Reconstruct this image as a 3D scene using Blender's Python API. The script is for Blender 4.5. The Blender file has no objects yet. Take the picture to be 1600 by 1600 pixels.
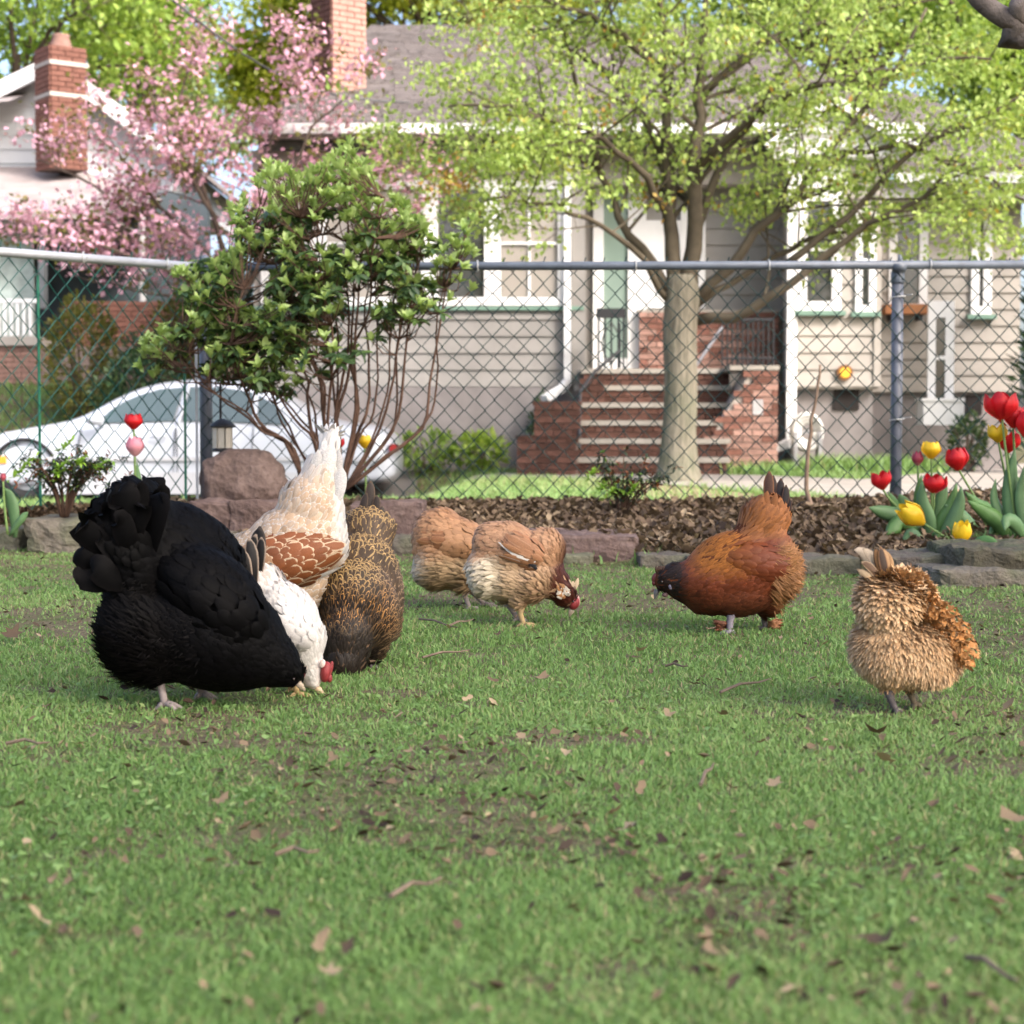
import bpy, bmesh, math, random
import numpy as np
from mathutils import Vector, Matrix, noise as mnoise

random.seed(7)
rng = np.random.default_rng(11)
SC = bpy.context.scene
COL = SC.collection
R = math.radians

# ------------------------------------------------------------------ camera
FPX = 2800.0                       # focal length in pixels of a 1600 px wide picture
CAM_H = 0.5
PITCH = math.atan(128.0 / FPX)
cam_d = bpy.data.cameras.new('camera')
cam = bpy.data.objects.new('camera', cam_d)
COL.objects.link(cam)
cam.location = (0, 0, CAM_H)
cam.rotation_euler = (math.pi / 2 - PITCH, 0, 0)
cam_d.sensor_width = 36
cam_d.lens = 36 * FPX / 1600
cam_d.clip_start = 0.05
cam_d.clip_end = 2000
cam_d.dof.use_dof = True
cam_d.dof.focus_distance = 4.1
cam_d.dof.aperture_fstop = 7.0
SC.camera = cam

# ------------------------------------------------------------------ light
SUN_DIR = Vector((0.56, -0.52, 0.66)).normalized()      # towards the sun: behind the viewer, to the right
w = bpy.data.worlds.new('World')
SC.world = w
w.use_nodes = True
nt = w.node_tree
sky = nt.nodes.new('ShaderNodeTexSky')
sky.sky_type = 'NISHITA'
sky.sun_disc = False
sky.sun_elevation = math.asin(SUN_DIR.z)
sky.sun_rotation = math.atan2(SUN_DIR.x, SUN_DIR.y)
sky.air_density = 0.7
sky.dust_density = 5.0
sky.ozone_density = 0.3
nt.links.new(sky.outputs[0], nt.nodes['Background'].inputs[0])
nt.nodes['Background'].inputs[1].default_value = 0.15
sun_d = bpy.data.lights.new('sun', 'SUN')
sun_d.energy = 1.1
sun_d.angle = R(10)
sun_d.color = (1.0, 0.985, 0.965)
sun = bpy.data.objects.new('sun', sun_d)
COL.objects.link(sun)
sun.rotation_euler = (-SUN_DIR).to_track_quat('-Z', 'Y').to_euler()
SC.view_settings.view_transform = 'Standard'
SC.view_settings.look = 'None'
SC.view_settings.gamma = 1
SC.view_settings.use_curve_mapping = False
SC.view_settings.exposure = 1.84
SC.cycles.max_bounces = 8
SC.cycles.transparent_max_bounces = 12
SC.cycles.use_denoising = True
SC.cycles.caustics_reflective = False
SC.cycles.caustics_refractive = False

# ------------------------------------------------------------------ helpers
_cp, _sp = math.cos(PITCH), math.sin(PITCH)
def ray(px, py):
    a = (px - 800) / FPX
    b = -(py - 800) / FPX
    return Vector((a, _cp + b * _sp, -_sp + b * _cp))
def P(px, py, y):
    """World point at distance y (along +Y) seen at photo pixel px, py."""
    d = ray(px, py)
    t = y / d.y
    return Vector((d.x * t, y, CAM_H + d.z * t))
def G(px, py, z=0.0):
    """Ground point (height z) seen at photo pixel px, py."""
    d = ray(px, py)
    t = (z - CAM_H) / d.z
    return Vector((d.x * t, d.y * t, z))

def tag(o, label=None, cat=None, group=None, kind=None):
    if label: o['label'] = label
    if cat: o['category'] = cat
    if group: o['group'] = group
    if kind: o['kind'] = kind
    return o
def thing(name, label, cat, loc=(0, 0, 0), rz=0.0, group=None):
    o = bpy.data.objects.new(name, None)
    o.empty_display_size = 0.1
    COL.objects.link(o)
    o.location = loc
    o.rotation_euler = (0, 0, rz)
    return tag(o, label, cat, group)
def link(name, me, parent=None, loc=None, rot=None, scale=None):
    o = bpy.data.objects.new(name, me)
    COL.objects.link(o)
    if parent is not None:
        o.parent = parent
    if loc is not None: o.location = loc
    if rot is not None: o.rotation_euler = rot
    if scale is not None: o.scale = scale
    return o

def np_mesh(name, V, F, mat, smooth=False, attrs=None, uv=None):
    """V (n,3); F (m,k) all with the same k, or a list of such arrays."""
    Fs = F if isinstance(F, list) else [F]
    me = bpy.data.meshes.new(name)
    V = np.ascontiguousarray(V, dtype=np.float32)
    me.vertices.add(len(V))
    me.vertices.foreach_set('co', V.ravel())
    loops = np.concatenate([f.ravel() for f in Fs]).astype(np.int32)
    counts = np.concatenate([np.full(len(f), f.shape[1]) for f in Fs]).astype(np.int32)
    starts = np.concatenate([[0], np.cumsum(counts)[:-1]]).astype(np.int32)
    me.loops.add(len(loops))
    me.loops.foreach_set('vertex_index', loops)
    me.polygons.add(len(counts))
    me.polygons.foreach_set('loop_start', starts)
    me.polygons.foreach_set('loop_total', counts)
    if smooth:
        me.polygons.foreach_set('use_smooth', np.ones(len(counts), dtype=bool))
    if uv is not None:
        l = me.uv_layers.new(name='UVMap')
        l.data.foreach_set('uv', np.ascontiguousarray(uv[loops], dtype=np.float32).ravel())
    for k, a in (attrs or {}).items():
        a = np.asarray(a, dtype=np.float32)
        if a.ndim == 1:
            at = me.attributes.new(k, 'FLOAT', 'POINT')
            at.data.foreach_set('value', a)
        else:
            if a.shape[1] == 3:
                a = np.concatenate([a, np.ones((len(a), 1), np.float32)], 1)
            at = me.attributes.new(k, 'FLOAT_COLOR', 'POINT')
            at.data.foreach_set('color', np.ascontiguousarray(a).ravel())
    me.update(calc_edges=True)
    if mat is not None:
        me.materials.append(mat)
    return me

class MB:
    """Collects shapes for one mesh."""
    def __init__(s):
        s.v = []; s.f = []
    def add(s, vs, fs):
        n = len(s.v)
        s.v += [tuple(v) for v in vs]
        s.f += [tuple(i + n for i in f) for f in fs]
        return s
    def box(s, x0, x1, y0, y1, z0, z1):
        v = [(x, y, z) for z in (z0, z1) for y in (y0, y1) for x in (x0, x1)]
        return s.add(v, [(0, 2, 3, 1), (4, 5, 7, 6), (0, 1, 5, 4), (2, 6, 7, 3), (0, 4, 6, 2), (1, 3, 7, 5)])
    def pbox(s, px0, py0, px1, py1, y, th):
        """Box whose front, at distance y, covers the photo rectangle; th deep."""
        a = P(px0, py0, y); b = P(px1, py1, y)
        return s.box(min(a.x, b.x), max(a.x, b.x), y, y + th, min(a.z, b.z), max(a.z, b.z))
    def obox(s, c, ax, ay, az):
        """Oriented box: centre and three half-axis vectors."""
        c, ax, ay, az = map(Vector, (c, ax, ay, az))
        v = [c + i * ax + j * ay + k * az for k in (-1, 1) for j in (-1, 1) for i in (-1, 1)]
        return s.add(v, [(0, 2, 3, 1), (4, 5, 7, 6), (0, 1, 5, 4), (2, 6, 7, 3), (0, 4, 6, 2), (1, 3, 7, 5)])
    def bar(s, a, b, wx, wz):
        a, b = Vector(a), Vector(b)
        d = (b - a); L = d.length; d.normalize()
        up = Vector((0, 0, 1)) if abs(d.z) < 0.95 else Vector((0, 1, 0))
        q = d.cross(up).normalized(); u = q.cross(d).normalized()
        return s.obox((a + b) / 2, d * L / 2, q * wx / 2, u * wz / 2)
    def tube(s, pts, rad, n=8, cap=True):
        pts = [Vector(p) for p in pts]
        if not hasattr(rad, '__len__'): rad = [rad] * len(pts)
        base = len(s.v)
        u = None
        for i, p in enumerate(pts):
            d = (pts[min(i + 1, len(pts) - 1)] - pts[max(i - 1, 0)])
            if d.length < 1e-9: d = Vector((0, 0, 1))
            d.normalize()
            if u is None:
                u = d.cross(Vector((0.31, 0.9, 0.27)))
                if u.length < 1e-3: u = d.cross(Vector((1, 0, 0)))
            else:
                u = u - d * u.dot(d)
            u.normalize()
            q = d.cross(u)
            for k in range(n):
                a = 2 * math.pi * k / n
                s.v.append(tuple(p + (u * math.cos(a) + q * math.sin(a)) * rad[i]))
        for i in range(len(pts) - 1):
            for k in range(n):
                a = base + i * n + k; b = base + i * n + (k + 1) % n
                s.f.append((a, b, b + n, a + n))
        if cap:
            s.f.append(tuple(base + k for k in range(n))[::-1])
            e = base + (len(pts) - 1) * n
            s.f.append(tuple(e + k for k in range(n)))
        return s
    def ell(s, c, r, rot=None, nu=12, nv=8):
        c = Vector(c)
        M = rot or Matrix.Identity(3)
        vs = [c + M @ Vector((0, 0, r[2]))]
        for j in range(1, nv):
            th = math.pi * j / nv
            for i in range(nu):
                ph = 2 * math.pi * i / nu
                vs.append(c + M @ Vector((r[0] * math.sin(th) * math.cos(ph), r[1] * math.sin(th) * math.sin(ph), r[2] * math.cos(th))))
        vs.append(c + M @ Vector((0, 0, -r[2])))
        fs = [(0, 1 + i, 1 + (i + 1) % nu) for i in range(nu)]
        for j in range(nv - 2):
            for i in range(nu):
                a = 1 + j * nu + i; b = 1 + j * nu + (i + 1) % nu
                fs.append((a, a + nu, b + nu, b))
        l = len(vs) - 1; o = 1 + (nv - 2) * nu
        fs += [(o + (i + 1) % nu, o + i, l) for i in range(nu)]
        return s.add(vs, fs)
    def lathe(s, c, prof, n=16):
        """prof: (radius, height) pairs round a vertical axis through c."""
        c = Vector(c)
        vs = [c + Vector((r * math.cos(2 * math.pi * k / n), r * math.sin(2 * math.pi * k / n), h)) for r, h in prof for k in range(n)]
        fs = [(i * n + k, i * n + (k + 1) % n, (i + 1) * n + (k + 1) % n, (i + 1) * n + k) for i in range(len(prof) - 1) for k in range(n)]
        fs.append(tuple(range(n))[::-1]); e = (len(prof) - 1) * n
        fs.append(tuple(e + k for k in range(n)))
        return s.add(vs, fs)
    def poly(s, pts, d):
        """Polygon pts extruded by vector d."""
        d = Vector(d); n = len(pts)
        vs = [Vector(p) for p in pts] + [Vector(p) + d for p in pts]
        fs = [tuple(range(n)), tuple(range(2 * n - 1, n - 1, -1))]
        fs += [(i, i + n, (i + 1) % n + n, (i + 1) % n) for i in range(n)]
        s.add(vs, fs)
        return s
    def mesh(s, name, mat, smooth=False):
        me = bpy.data.meshes.new(name)
        me.from_pydata(s.v, [], s.f)
        if smooth:
            me.polygons.foreach_set('use_smooth', np.ones(len(s.f), dtype=bool))
        bm = bmesh.new(); bm.from_mesh(me)
        bmesh.ops.recalc_face_normals(bm, faces=bm.faces)
        bm.to_mesh(me); bm.free()
        me.materials.append(mat)
        return me
    def build(s, name, mat, parent=None, smooth=False, **k):
        return link(name, s.mesh(name, mat, smooth), parent, **k)

# ------------------------------------------------------------------ materials
def lin(h):
    h = h.lstrip('#')
    c = [int(h[i:i + 2], 16) / 255 for i in (0, 2, 4)]
    return tuple(x / 12.92 if x <= 0.04045 else ((x + 0.055) / 1.055) ** 2.4 for x in c)
class NT:
    def __init__(s, name):
        s.m = bpy.data.materials.new(name); s.m.use_nodes = True
        s.t = s.m.node_tree; s.n = s.t.nodes; s.l = s.t.links
        s.b = s.n['Principled BSDF']; s.out = s.n['Material Output']
    def new(s, t, **k):
        x = s.n.new(t)
        for a, v in k.items(): setattr(x, a, v)
        return x
    def con(s, a, b): s.l.new(a, b)
    def coord(s, obj=True):
        return s.new('ShaderNodeTexCoord').outputs['Object' if obj else 'Generated']
    def noise(s, scale, detail=4, vec=None, rough=0.6):
        x = s.new('ShaderNodeTexNoise'); x.inputs['Scale'].default_value = scale
        x.inputs['Detail'].default_value = detail; x.inputs['Roughness'].default_value = rough
        if vec is not None: s.con(vec, x.inputs['Vector'])
        return x.outputs['Fac']
    def ramp(s, fac, stops):
        x = s.new('ShaderNodeValToRGB')
        e = x.color_ramp.elements
        while len(e) < len(stops): e.new(0.5)
        for i, (p, c) in enumerate(stops):
            e[i].position = p; e[i].color = (*c[:3], 1)
        s.con(fac, x.inputs[0])
        return x.outputs[0]
    def math(s, op, a, b=None, c=None):
        x = s.new('ShaderNodeMath', operation=op)
        for i, v in enumerate((a, b, c)):
            if v is None: continue
            if isinstance(v, (int, float)): x.inputs[i].default_value = v
            else: s.con(v, x.inputs[i])
        return x.outputs[0]
    def mix(s, fac, a, b, blend='MIX'):
        x = s.new('ShaderNodeMix', data_type='RGBA', blend_type=blend)
        for i, v in ((0, fac), (6, a), (7, b)):
            if isinstance(v, (int, float)): x.inputs[i].default_value = v
            elif isinstance(v, (tuple, list)): x.inputs[i].default_value = (*v[:3], 1)
            else: s.con(v, x.inputs[i])
        return x.outputs[2]
    def attr(s, name):
        x = s.new('ShaderNodeAttribute'); x.attribute_name = name
        return x
    def bump(s, h, strength=0.3, dist=0.01):
        x = s.new('ShaderNodeBump'); x.inputs['Strength'].default_value = strength; x.inputs['Distance'].default_value = dist
        s.con(h, x.inputs['Height']); s.con(x.outputs[0], s.b.inputs['Normal'])
    def objrand(s):
        return s.new('ShaderNodeObjectInfo').outputs['Random']
    def base(s, c, rough=0.6, spec=0.3, metal=0.0):
        if isinstance(c, (tuple, list)): s.b.inputs['Base Color'].default_value = (*c[:3], 1)
        else: s.con(c, s.b.inputs['Base Color'])
        s.b.inputs['Roughness'].default_value = rough
        s.b.inputs['Specular IOR Level'].default_value = spec
        s.b.inputs['Metallic'].default_value = metal
        return s
    def translucent(s, col, fac):
        t = s.new('ShaderNodeBsdfTranslucent')
        if isinstance(col, (tuple, list)): t.inputs[0].default_value = (*col[:3], 1)
        else: s.con(col, t.inputs[0])
        m = s.new('ShaderNodeMixShader'); m.inputs[0].default_value = fac
        s.con(s.b.outputs[0], m.inputs[1]); s.con(t.outputs[0], m.inputs[2])
        s.con(m.outputs[0], s.out.inputs[0])

def M_plain(name, c, rough=0.6, spec=0.3, var=0.25, scale=6.0, bump=0.15, metal=0.0, detail=5, bdist=0.005, objvar=0.0):
    """Painted or worn surface: colour broken up by two noises, slight bump; objvar varies it from piece to piece."""
    m = NT(name)
    co = m.coord()
    f = m.noise(scale, detail, co)
    d = tuple(x * (1 - var) for x in c); h = tuple(min(1, x * (1 + var)) for x in c)
    col = m.ramp(f, [(0.3, d), (0.7, h)])
    if objvar:
        r = m.objrand()
        col = m.mix(1.0, col, m.ramp(r, [(0, (1 - objvar,) * 3), (1, (1 + objvar * 0.6,) * 3)]), 'MULTIPLY')
    m.base(col, rough, spec, metal)
    if bump: m.bump(m.noise(scale * 8, 4, co), bump, bdist)
    return m.m
def M_leaf(name, stops, rough=0.5, spec=0.35, trans=0.35, attr='c0', use_attr=True):
    """Leaf colour from a per-leaf random value, light passing through."""
    m = NT(name)
    fac = m.attr('rnd').outputs['Fac'] if use_attr else m.objrand()
    col = m.ramp(fac, stops)
    m.base(col, rough, spec)
    m.translucent(m.mix(1.0, col, (1.15, 1.15, 0.72), 'MULTIPLY'), trans)
    return m.m
# ------------------------------------------------------------------ the ground
HY = 21.5                                   # front wall of the house over the way
EDGE = [(-500, 852), (40, 858), (350, 868), (640, 866), (1000, 880), (1300, 893), (1600, 908), (2300, 935)]
EDGE_W = [G(a, b) for a, b in EDGE]
def edge_y(x):
    return np.interp(x, [p.x for p in EDGE_W], [p.y for p in EDGE_W])
CORNER = P(312, 422, 8.5)                   # fence corner post
FEND = P(1760, 411, 8.5)
FLEFT = P(-420, 362, 6.92)
def fence_y(x):
    """Distance of the fence line: straight across, then coming nearer on the left of its corner."""
    return np.where(x > CORNER.x, 8.5, 8.5 + (x - CORNER.x) * (8.5 - FLEFT.y) / (CORNER.x - FLEFT.x))
def sstep(a, b, x):
    t = np.clip((x - a) / (b - a), 0, 1)
    return t * t * (3 - 2 * t)
def ground_z(x, y):
    x = np.asarray(x, float); y = np.asarray(y, float)
    e = np.minimum(edge_y(x), fence_y(x) - 0.25); fy = fence_y(x)
    z = (0.06 * sstep(e + 0.02, e + 0.22, y) + (0.07 + 0.04 * sstep(0.5, 2.5, x)) * sstep(e + 0.2, fy, y)) * (1 - sstep(fy + 0.05, fy + 0.7, y))
    z = z + 0.012 * np.sin(x * 1.7 + 0.5 * y) * np.sin(y * 1.3 - x) * (1 - sstep(9, 12, y)) 
    drive = sstep(-0.2, -1.2, x) * sstep(11.5, 15, y) * (1 - sstep(20.2, 21.2, y))
    z = z - 0.28 * drive
    bank = sstep(-2.2, -3.6, x) * sstep(20.6, 24.5, y)
    return z + 1.15 * bank

def M_ground():
    m = NT('soil_and_grass')
    co = m.coord()
    n1 = m.noise(1.3, 6, co); n2 = m.noise(14, 5, co); n3 = m.noise(90, 3, co)
    green = m.ramp(n2, [(0.25, (0.05, 0.085, 0.02)), (0.75, (0.10, 0.155, 0.036))])
    soil = m.ramp(n3, [(0.3, (0.075, 0.06, 0.036)), (0.7, (0.21, 0.17, 0.11))])
    k = m.math('ADD', m.math('MULTIPLY', n1, 0.65), m.math('MULTIPLY', n2, 0.45))
    col = m.mix(m.ramp(k, [(0.40, (0, 0, 0)), (0.58, (1, 1, 1))]), green, soil)
    m.base(col, 0.95, 0.1)
    m.bump(n3, 0.8, 0.02)
    return m.m
def grid_sheet(name, xs, ys, mat, dz=0.0, zf=None):
    X, Y = np.meshgrid(xs, ys)
    Z = (zf or ground_z)(X, Y) + dz
    V = np.stack([X.ravel(), Y.ravel(), Z.ravel()], 1)
    nx, ny = len(xs), len(ys)
    i = (np.arange(ny - 1)[:, None] * nx + np.arange(nx - 1)[None]).ravel()
    F = np.stack([i, i + 1, i + nx + 1, i + nx], 1)
    return link(name, np_mesh(name, V, F, mat, smooth=True))
xs = np.concatenate([[-900, -300, -100, -40, -20, -14], np.arange(-10, 10.01, 0.12), [14, 20, 40, 100, 300, 900]])
ys = np.concatenate([[-600, -100, -30, -10, -4], np.arange(-1, 10, 0.10), np.arange(10, 27, 0.25), [32, 45, 80, 200, 500, 1200]])
tag(grid_sheet('ground', xs, ys, M_ground()), kind='structure')

def sheet_poly(name, pts, mat, dz):
    """Flat sheet following the ground, outlined by photo pixels on the ground."""
    w = [G(a, b) for a, b in pts]
    bm = bmesh.new()
    f = bm.faces.new([bm.verts.new((p.x, p.y, 0)) for p in w])
    bmesh.ops.triangulate(bm, faces=bm.faces[:])
    for _ in range(3):
        bmesh.ops.subdivide_edges(bm, edges=bm.edges[:], cuts=1, use_grid_fill=True)
    for v in bm.verts:
        v.co.z = float(ground_z(v.co.x, v.co.y)) + dz
    me = bpy.data.meshes.new(name); bm.to_mesh(me); bm.free()
    me.materials.append(mat)
    bmesh_fix = bmesh.new(); bmesh_fix.from_mesh(me); bmesh.ops.recalc_face_normals(bmesh_fix, faces=bmesh_fix.faces)
    if sum(x.normal.z for x in bmesh_fix.faces) < 0:
        bmesh.ops.reverse_faces(bmesh_fix, faces=bmesh_fix.faces)
    bmesh_fix.to_mesh(me); bmesh_fix.free()
    return tag(link(name, me), kind='structure')
conc = M_plain('old_concrete', (0.30, 0.27, 0.235), 0.9, 0.2, 0.18, 2.5, 0.3, bdist=0.01)
sheet_poly('path', [(560, 741.5), (930, 741.5), (1180, 745), (1345, 752), (1480, 739), (1640, 722), (1900, 716), (1900, 800), (1420, 797), (1290, 781), (1180, 771), (1000, 757), (850, 750.5), (560, 748.5)], conc, 0.02)
sheet_poly('dirt', [(985, 757), (1060, 762), (1180, 774), (1240, 784), (1200, 792), (1060, 796), (960, 785), (950, 765)], M_plain('bare_dirt', (0.24, 0.18, 0.115), 0.95, 0.1, 0.3, 5, 0.5), 0.012)
tag(grid_sheet('driveway', np.linspace(-16, -1.1, 60), np.linspace(17.6, 21.4, 20), M_plain('driveway_asphalt', (0.13, 0.12, 0.115), 0.9, 0.2, 0.2, 4, 0.4), 0.02), kind='structure')

# ------------------------------------------------------------------ grass
def blades(X, Y, Z, H, W, lean, rnd):
    n = len(X)
    a = rng.uniform(0, 2 * np.pi, n)
    ux, uy = np.cos(a), np.sin(a)
    b = rng.uniform(0, 2 * np.pi, n)
    lx, ly = np.cos(b) * lean * H, np.sin(b) * lean * H
    V = np.empty((n, 5, 3), np.float32)
    for k, (t, wd) in enumerate(((0, 1), (0, -1), (0.55, 0.8), (0.55, -0.8), (1, 0))):
        V[:, k, 0] = X + ux * W * wd * 0.5 + lx * t * t
        V[:, k, 1] = Y + uy * W * wd * 0.5 + ly * t * t
        V[:, k, 2] = Z + H * t * (1 - 0.25 * t * np.minimum(lean, 1.5))
    i = np.arange(n)[:, None] * 5
    F = np.concatenate([i + np.array([[0, 1, 3]]), i + np.array([[0, 3, 2]]), i + np.array([[2, 3, 4]])], 0)
    return V.reshape(-1, 3), F, np.repeat(rnd, 5)
def vnoise(x, y, s, seed=0.0):
    """Cheap smooth value noise, vectorised."""
    x = x * s + seed * 17.3; y = y * s - seed * 9.1
    xi, yi = np.floor(x), np.floor(y); xf, yf = x - xi, y - yi
    def h(a, b):
        v = np.sin(a * 127.1 + b * 311.7 + seed) * 43758.5453
        return v - np.floor(v)
    u, v = xf * xf * (3 - 2 * xf), yf * yf * (3 - 2 * yf)
    return (h(xi, yi) * (1 - u) + h(xi + 1, yi) * u) * (1 - v) + (h(xi, yi + 1) * (1 - u) + h(xi + 1, yi + 1) * u) * v
GRASS_STOPS = [(0.0, (0.085, 0.165, 0.045)), (0.45, (0.165, 0.29, 0.085)), (0.8, (0.24, 0.36, 0.125)), (0.92, (0.33, 0.34, 0.16)), (1.0, (0.36, 0.29, 0.17))]
grass_mat = M_leaf('grass_blade', GRASS_STOPS, 0.5, 0.3, 0.3)
n = 430000
u = rng.random(n)
Y = 1.15 * (8.4 / 1.15) ** u                       # thinner with distance
X = rng.uniform(-1, 1, n) * (0.315 * Y + 0.12)
p = vnoise(X, Y, 2.2, 1) * 0.36 + vnoise(X, Y, 7, 2) * 0.38 + vnoise(X, Y, 22, 3) * 0.26
keep = (Y < edge_y(X) + 0.04) & (rng.random(n) < sstep(0.34, 0.56, p) * 0.80 + 0.20)
X, Y, p = X[keep], Y[keep], p[keep]
H = rng.uniform(0.006, 0.016, len(X)) * (0.55 + 0.9 * p) * (1 + 0.03 * Y)
tall = rng.random(len(X)) < 0.012
H[tall] *= 1.8
W = rng.uniform(0.0014, 0.0026, len(X)) * (0.8 + 0.22 * Y)
lean = rng.uniform(0.1, 1.3, len(X))
dry = rng.random(len(X)) < 0.07
rnd = np.clip(rng.normal(0.28 + 0.42 * vnoise(X, Y, 1.1, 5), 0.16, len(X)), 0, 0.88)
rnd[dry] = rng.uniform(0.9, 1, dry.sum())
V, F, r = blades(X, Y, ground_z(X, Y) - 0.002, H, W, lean, rnd)
tag(link('grass', np_mesh('grass', V, F, grass_mat, attrs={'rnd': r})), 'short patchy green lawn grass in front of the flower bed', 'grass', kind='stuff')
# lawn beyond the fence
n = 90000
Y = rng.uniform(9.2, 21.3, n); X = rng.uniform(-0.34, 0.34, n) * Y
on_path = np.zeros(n, bool)
def inside(pts, X, Y):
    w = [G(a, b) for a, b in pts]; c = np.zeros(len(X), bool)
    for i in range(len(w)):
        a, b = w[i], w[i - 1]
        c ^= ((a.y > Y) != (b.y > Y)) & (X < (b.x - a.x) * (Y - a.y) / (b.y - a.y + 1e-12) + a.x)
    return c
on_path |= inside([(560, 741.5), (930, 741.5), (1180, 745), (1345, 752), (1480, 739), (1640, 722), (1900, 716), (1900, 800), (1420, 797), (1290, 781), (1180, 771), (1000, 757), (850, 750.5), (560, 748.5)], X, Y)
on_path |= inside([(985, 757), (1060, 762), (1180, 774), (1240, 784), (1200, 792), (1060, 796), (960, 785), (950, 765)], X, Y) & (rng.random(n) < 0.8)
on_path |= (X < -1.2) & (Y > 17.4)
on_path |= rng.random(n) > 0.35 + 0.9 * vnoise(X, Y, 1.0, 8)
X, Y = X[~on_path], Y[~on_path]
rnd = np.clip(rng.normal(0.55 + 0.3 * vnoise(X, Y, .6, 9), 0.14, len(X)), 0, 0.9)
V, F, r = blades(X, Y, ground_z(X, Y) - 0.003, rng.uniform(0.04, 0.11, len(X)), rng.uniform(0.008, 0.016, len(X)), rng.uniform(0.2, 1.2, len(X)), rnd)
tag(link('grass', np_mesh('grass', V, F, grass_mat, attrs={'rnd': r})), 'bright green lawn grass beyond the chain link fence', 'grass', kind='stuff')
n = 14000
X = rng.uniform(-9.5, -3.0, n); Y = rng.uniform(20.9, 26, n)
V, F, r = blades(X, Y, ground_z(X, Y), rng.uniform(0.05, 0.13, n), rng.uniform(0.012, 0.022, n), rng.uniform(0.2, 1.2, n), np.clip(rng.normal(0.5, 0.15, n), 0, 0.9))
tag(link('grass', np_mesh('grass', V, F, grass_mat, attrs={'rnd': r})), 'green grassy bank behind the parked car', 'grass', kind='stuff')

# ------------------------------------------------------------------ leaf mulch on the bed
def leaf_bits(X, Y, Z, S, tilt, rnd, jag=True):
    """Small curled dead-leaf scraps: a 2 x 3 grid of vertices each, bent two ways."""
    n = len(X)
    a = rng.uniform(0, 2 * np.pi, n)
    d = np.stack([np.cos(a), np.sin(a), np.zeros(n)], 1)
    e = np.stack([-np.sin(a), np.cos(a), np.zeros(n)], 1)
    t1 = rng.uniform(-tilt, tilt, n)[:, None]; t2 = rng.uniform(-tilt, tilt, n)[:, None]
    up = np.array([[0, 0, 1.0]])
    d = d + up * t1; e = e + up * t2
    c = np.stack([X, Y, Z], 1)
    curl = rng.uniform(-0.1, 0.55, n)[:, None]
    V = np.empty((n, 7, 3), np.float32)
    asp = rng.uniform(0.4, 0.75, n)[:, None]; S = S[:, None]
    prof = [(-1, 0), (-0.35, 0.9), (-0.35, -0.9), (0.3, 1.0), (0.3, -1.0), (1, 0), (0, 0)]
    for k, (i, j) in enumerate(prof):
        jj = j * rng.uniform(0.55, 1.2, n)[:, None]
        V[:, k] = c + d * S * i * 0.5 + e * S * jj * 0.5 * asp + up * S * curl * (abs(i) * 0.35 + abs(j) * 0.45)
    i = np.arange(n)[:, None] * 7
    F = np.concatenate([i + np.array([t]) for t in ((0, 6, 1), (0, 2, 6), (1, 6, 3), (2, 4, 6), (3, 6, 5), (4, 5, 6))], 0)
    return V.reshape(-1, 3), F, np.repeat(rnd, 7)
DEAD = [(0.0, (0.03, 0.02, 0.015)), (0.35, (0.10, 0.068, 0.044)), (0.7, (0.215, 0.155, 0.098)), (1.0, (0.40, 0.31, 0.195))]
dead_mat = M_leaf('dead_leaf', DEAD, 0.75, 0.2, 0.12)
n = 42000
X = rng.uniform(-2.9, 3.0, n)
lo = np.minimum(edge_y(X), fence_y(X) - 0.25) + 0.10; hi = fence_y(X) + 0.15
Y = lo + (hi - lo) * rng.random(n)
Z = ground_z(X, Y) + rng.uniform(0.0, 0.035, n) * (0.4 + vnoise(X, Y, 3, 4))
V, F, r = leaf_bits(X, Y, Z, rng.uniform(0.015, 0.05, n), 1.1, np.clip(rng.normal(0.45 + 0.3 * (vnoise(X, Y, 5, 12) - .5), 0.2, n), 0, 1))
tag(link('leaf_mulch', np_mesh('leaf_mulch', V, F, dead_mat, attrs={'rnd': r})), 'brown shredded leaf mulch covering the flower bed', 'mulch', kind='stuff')
n = 11000
Y = 1.2 * (8.0 / 1.2) ** rng.random(n); X = rng.uniform(-1, 1, n) * (0.31 * Y + 0.1)
k = (Y < edge_y(X)) & (rng.random(n) < 0.10 + 0.9 * (1 - sstep(0.36, 0.54, vnoise(X, Y, 2.2, 1) * 0.5 + vnoise(X, Y, 7, 2) * 0.3 + vnoise(X, Y, 22, 3) * 0.2)))
X, Y = X[k], Y[k]
V, F, r = leaf_bits(X, Y, ground_z(X, Y) + rng.uniform(0.004, 0.018, len(X)), 0.005 + 0.018 * rng.random(len(X)) ** 2.2, 0.7, np.clip(rng.normal(0.40, 0.28, len(X)), 0, 1))
tag(link('leaf_litter', np_mesh('leaf_litter', V, F, dead_mat, attrs={'rnd': r})), 'tiny scraps of dead leaf strewn through the lawn', 'leaf litter', kind='stuff')
n = 9000
Y = 1.2 * (8.0 / 1.2) ** rng.random(n); X = rng.uniform(-1, 1, n) * (0.31 * Y + 0.1)
k = (Y < edge_y(X)) & (vnoise(X, Y, 1.6, 41) > 0.5)
X, Y = X[k], Y[k]
V, F, r = leaf_bits(X, Y, ground_z(X, Y) + rng.uniform(0.005, 0.016, len(X)), rng.uniform(0.006, 0.015, len(X)), 0.5, np.clip(rng.normal(0.5, 0.2, len(X)), 0, 0.85))
tag(link('clover', np_mesh('clover', V, F, grass_mat, attrs={'rnd': r})), 'small green clover leaves mixed into the lawn grass', 'clover', kind='stuff')
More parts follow.
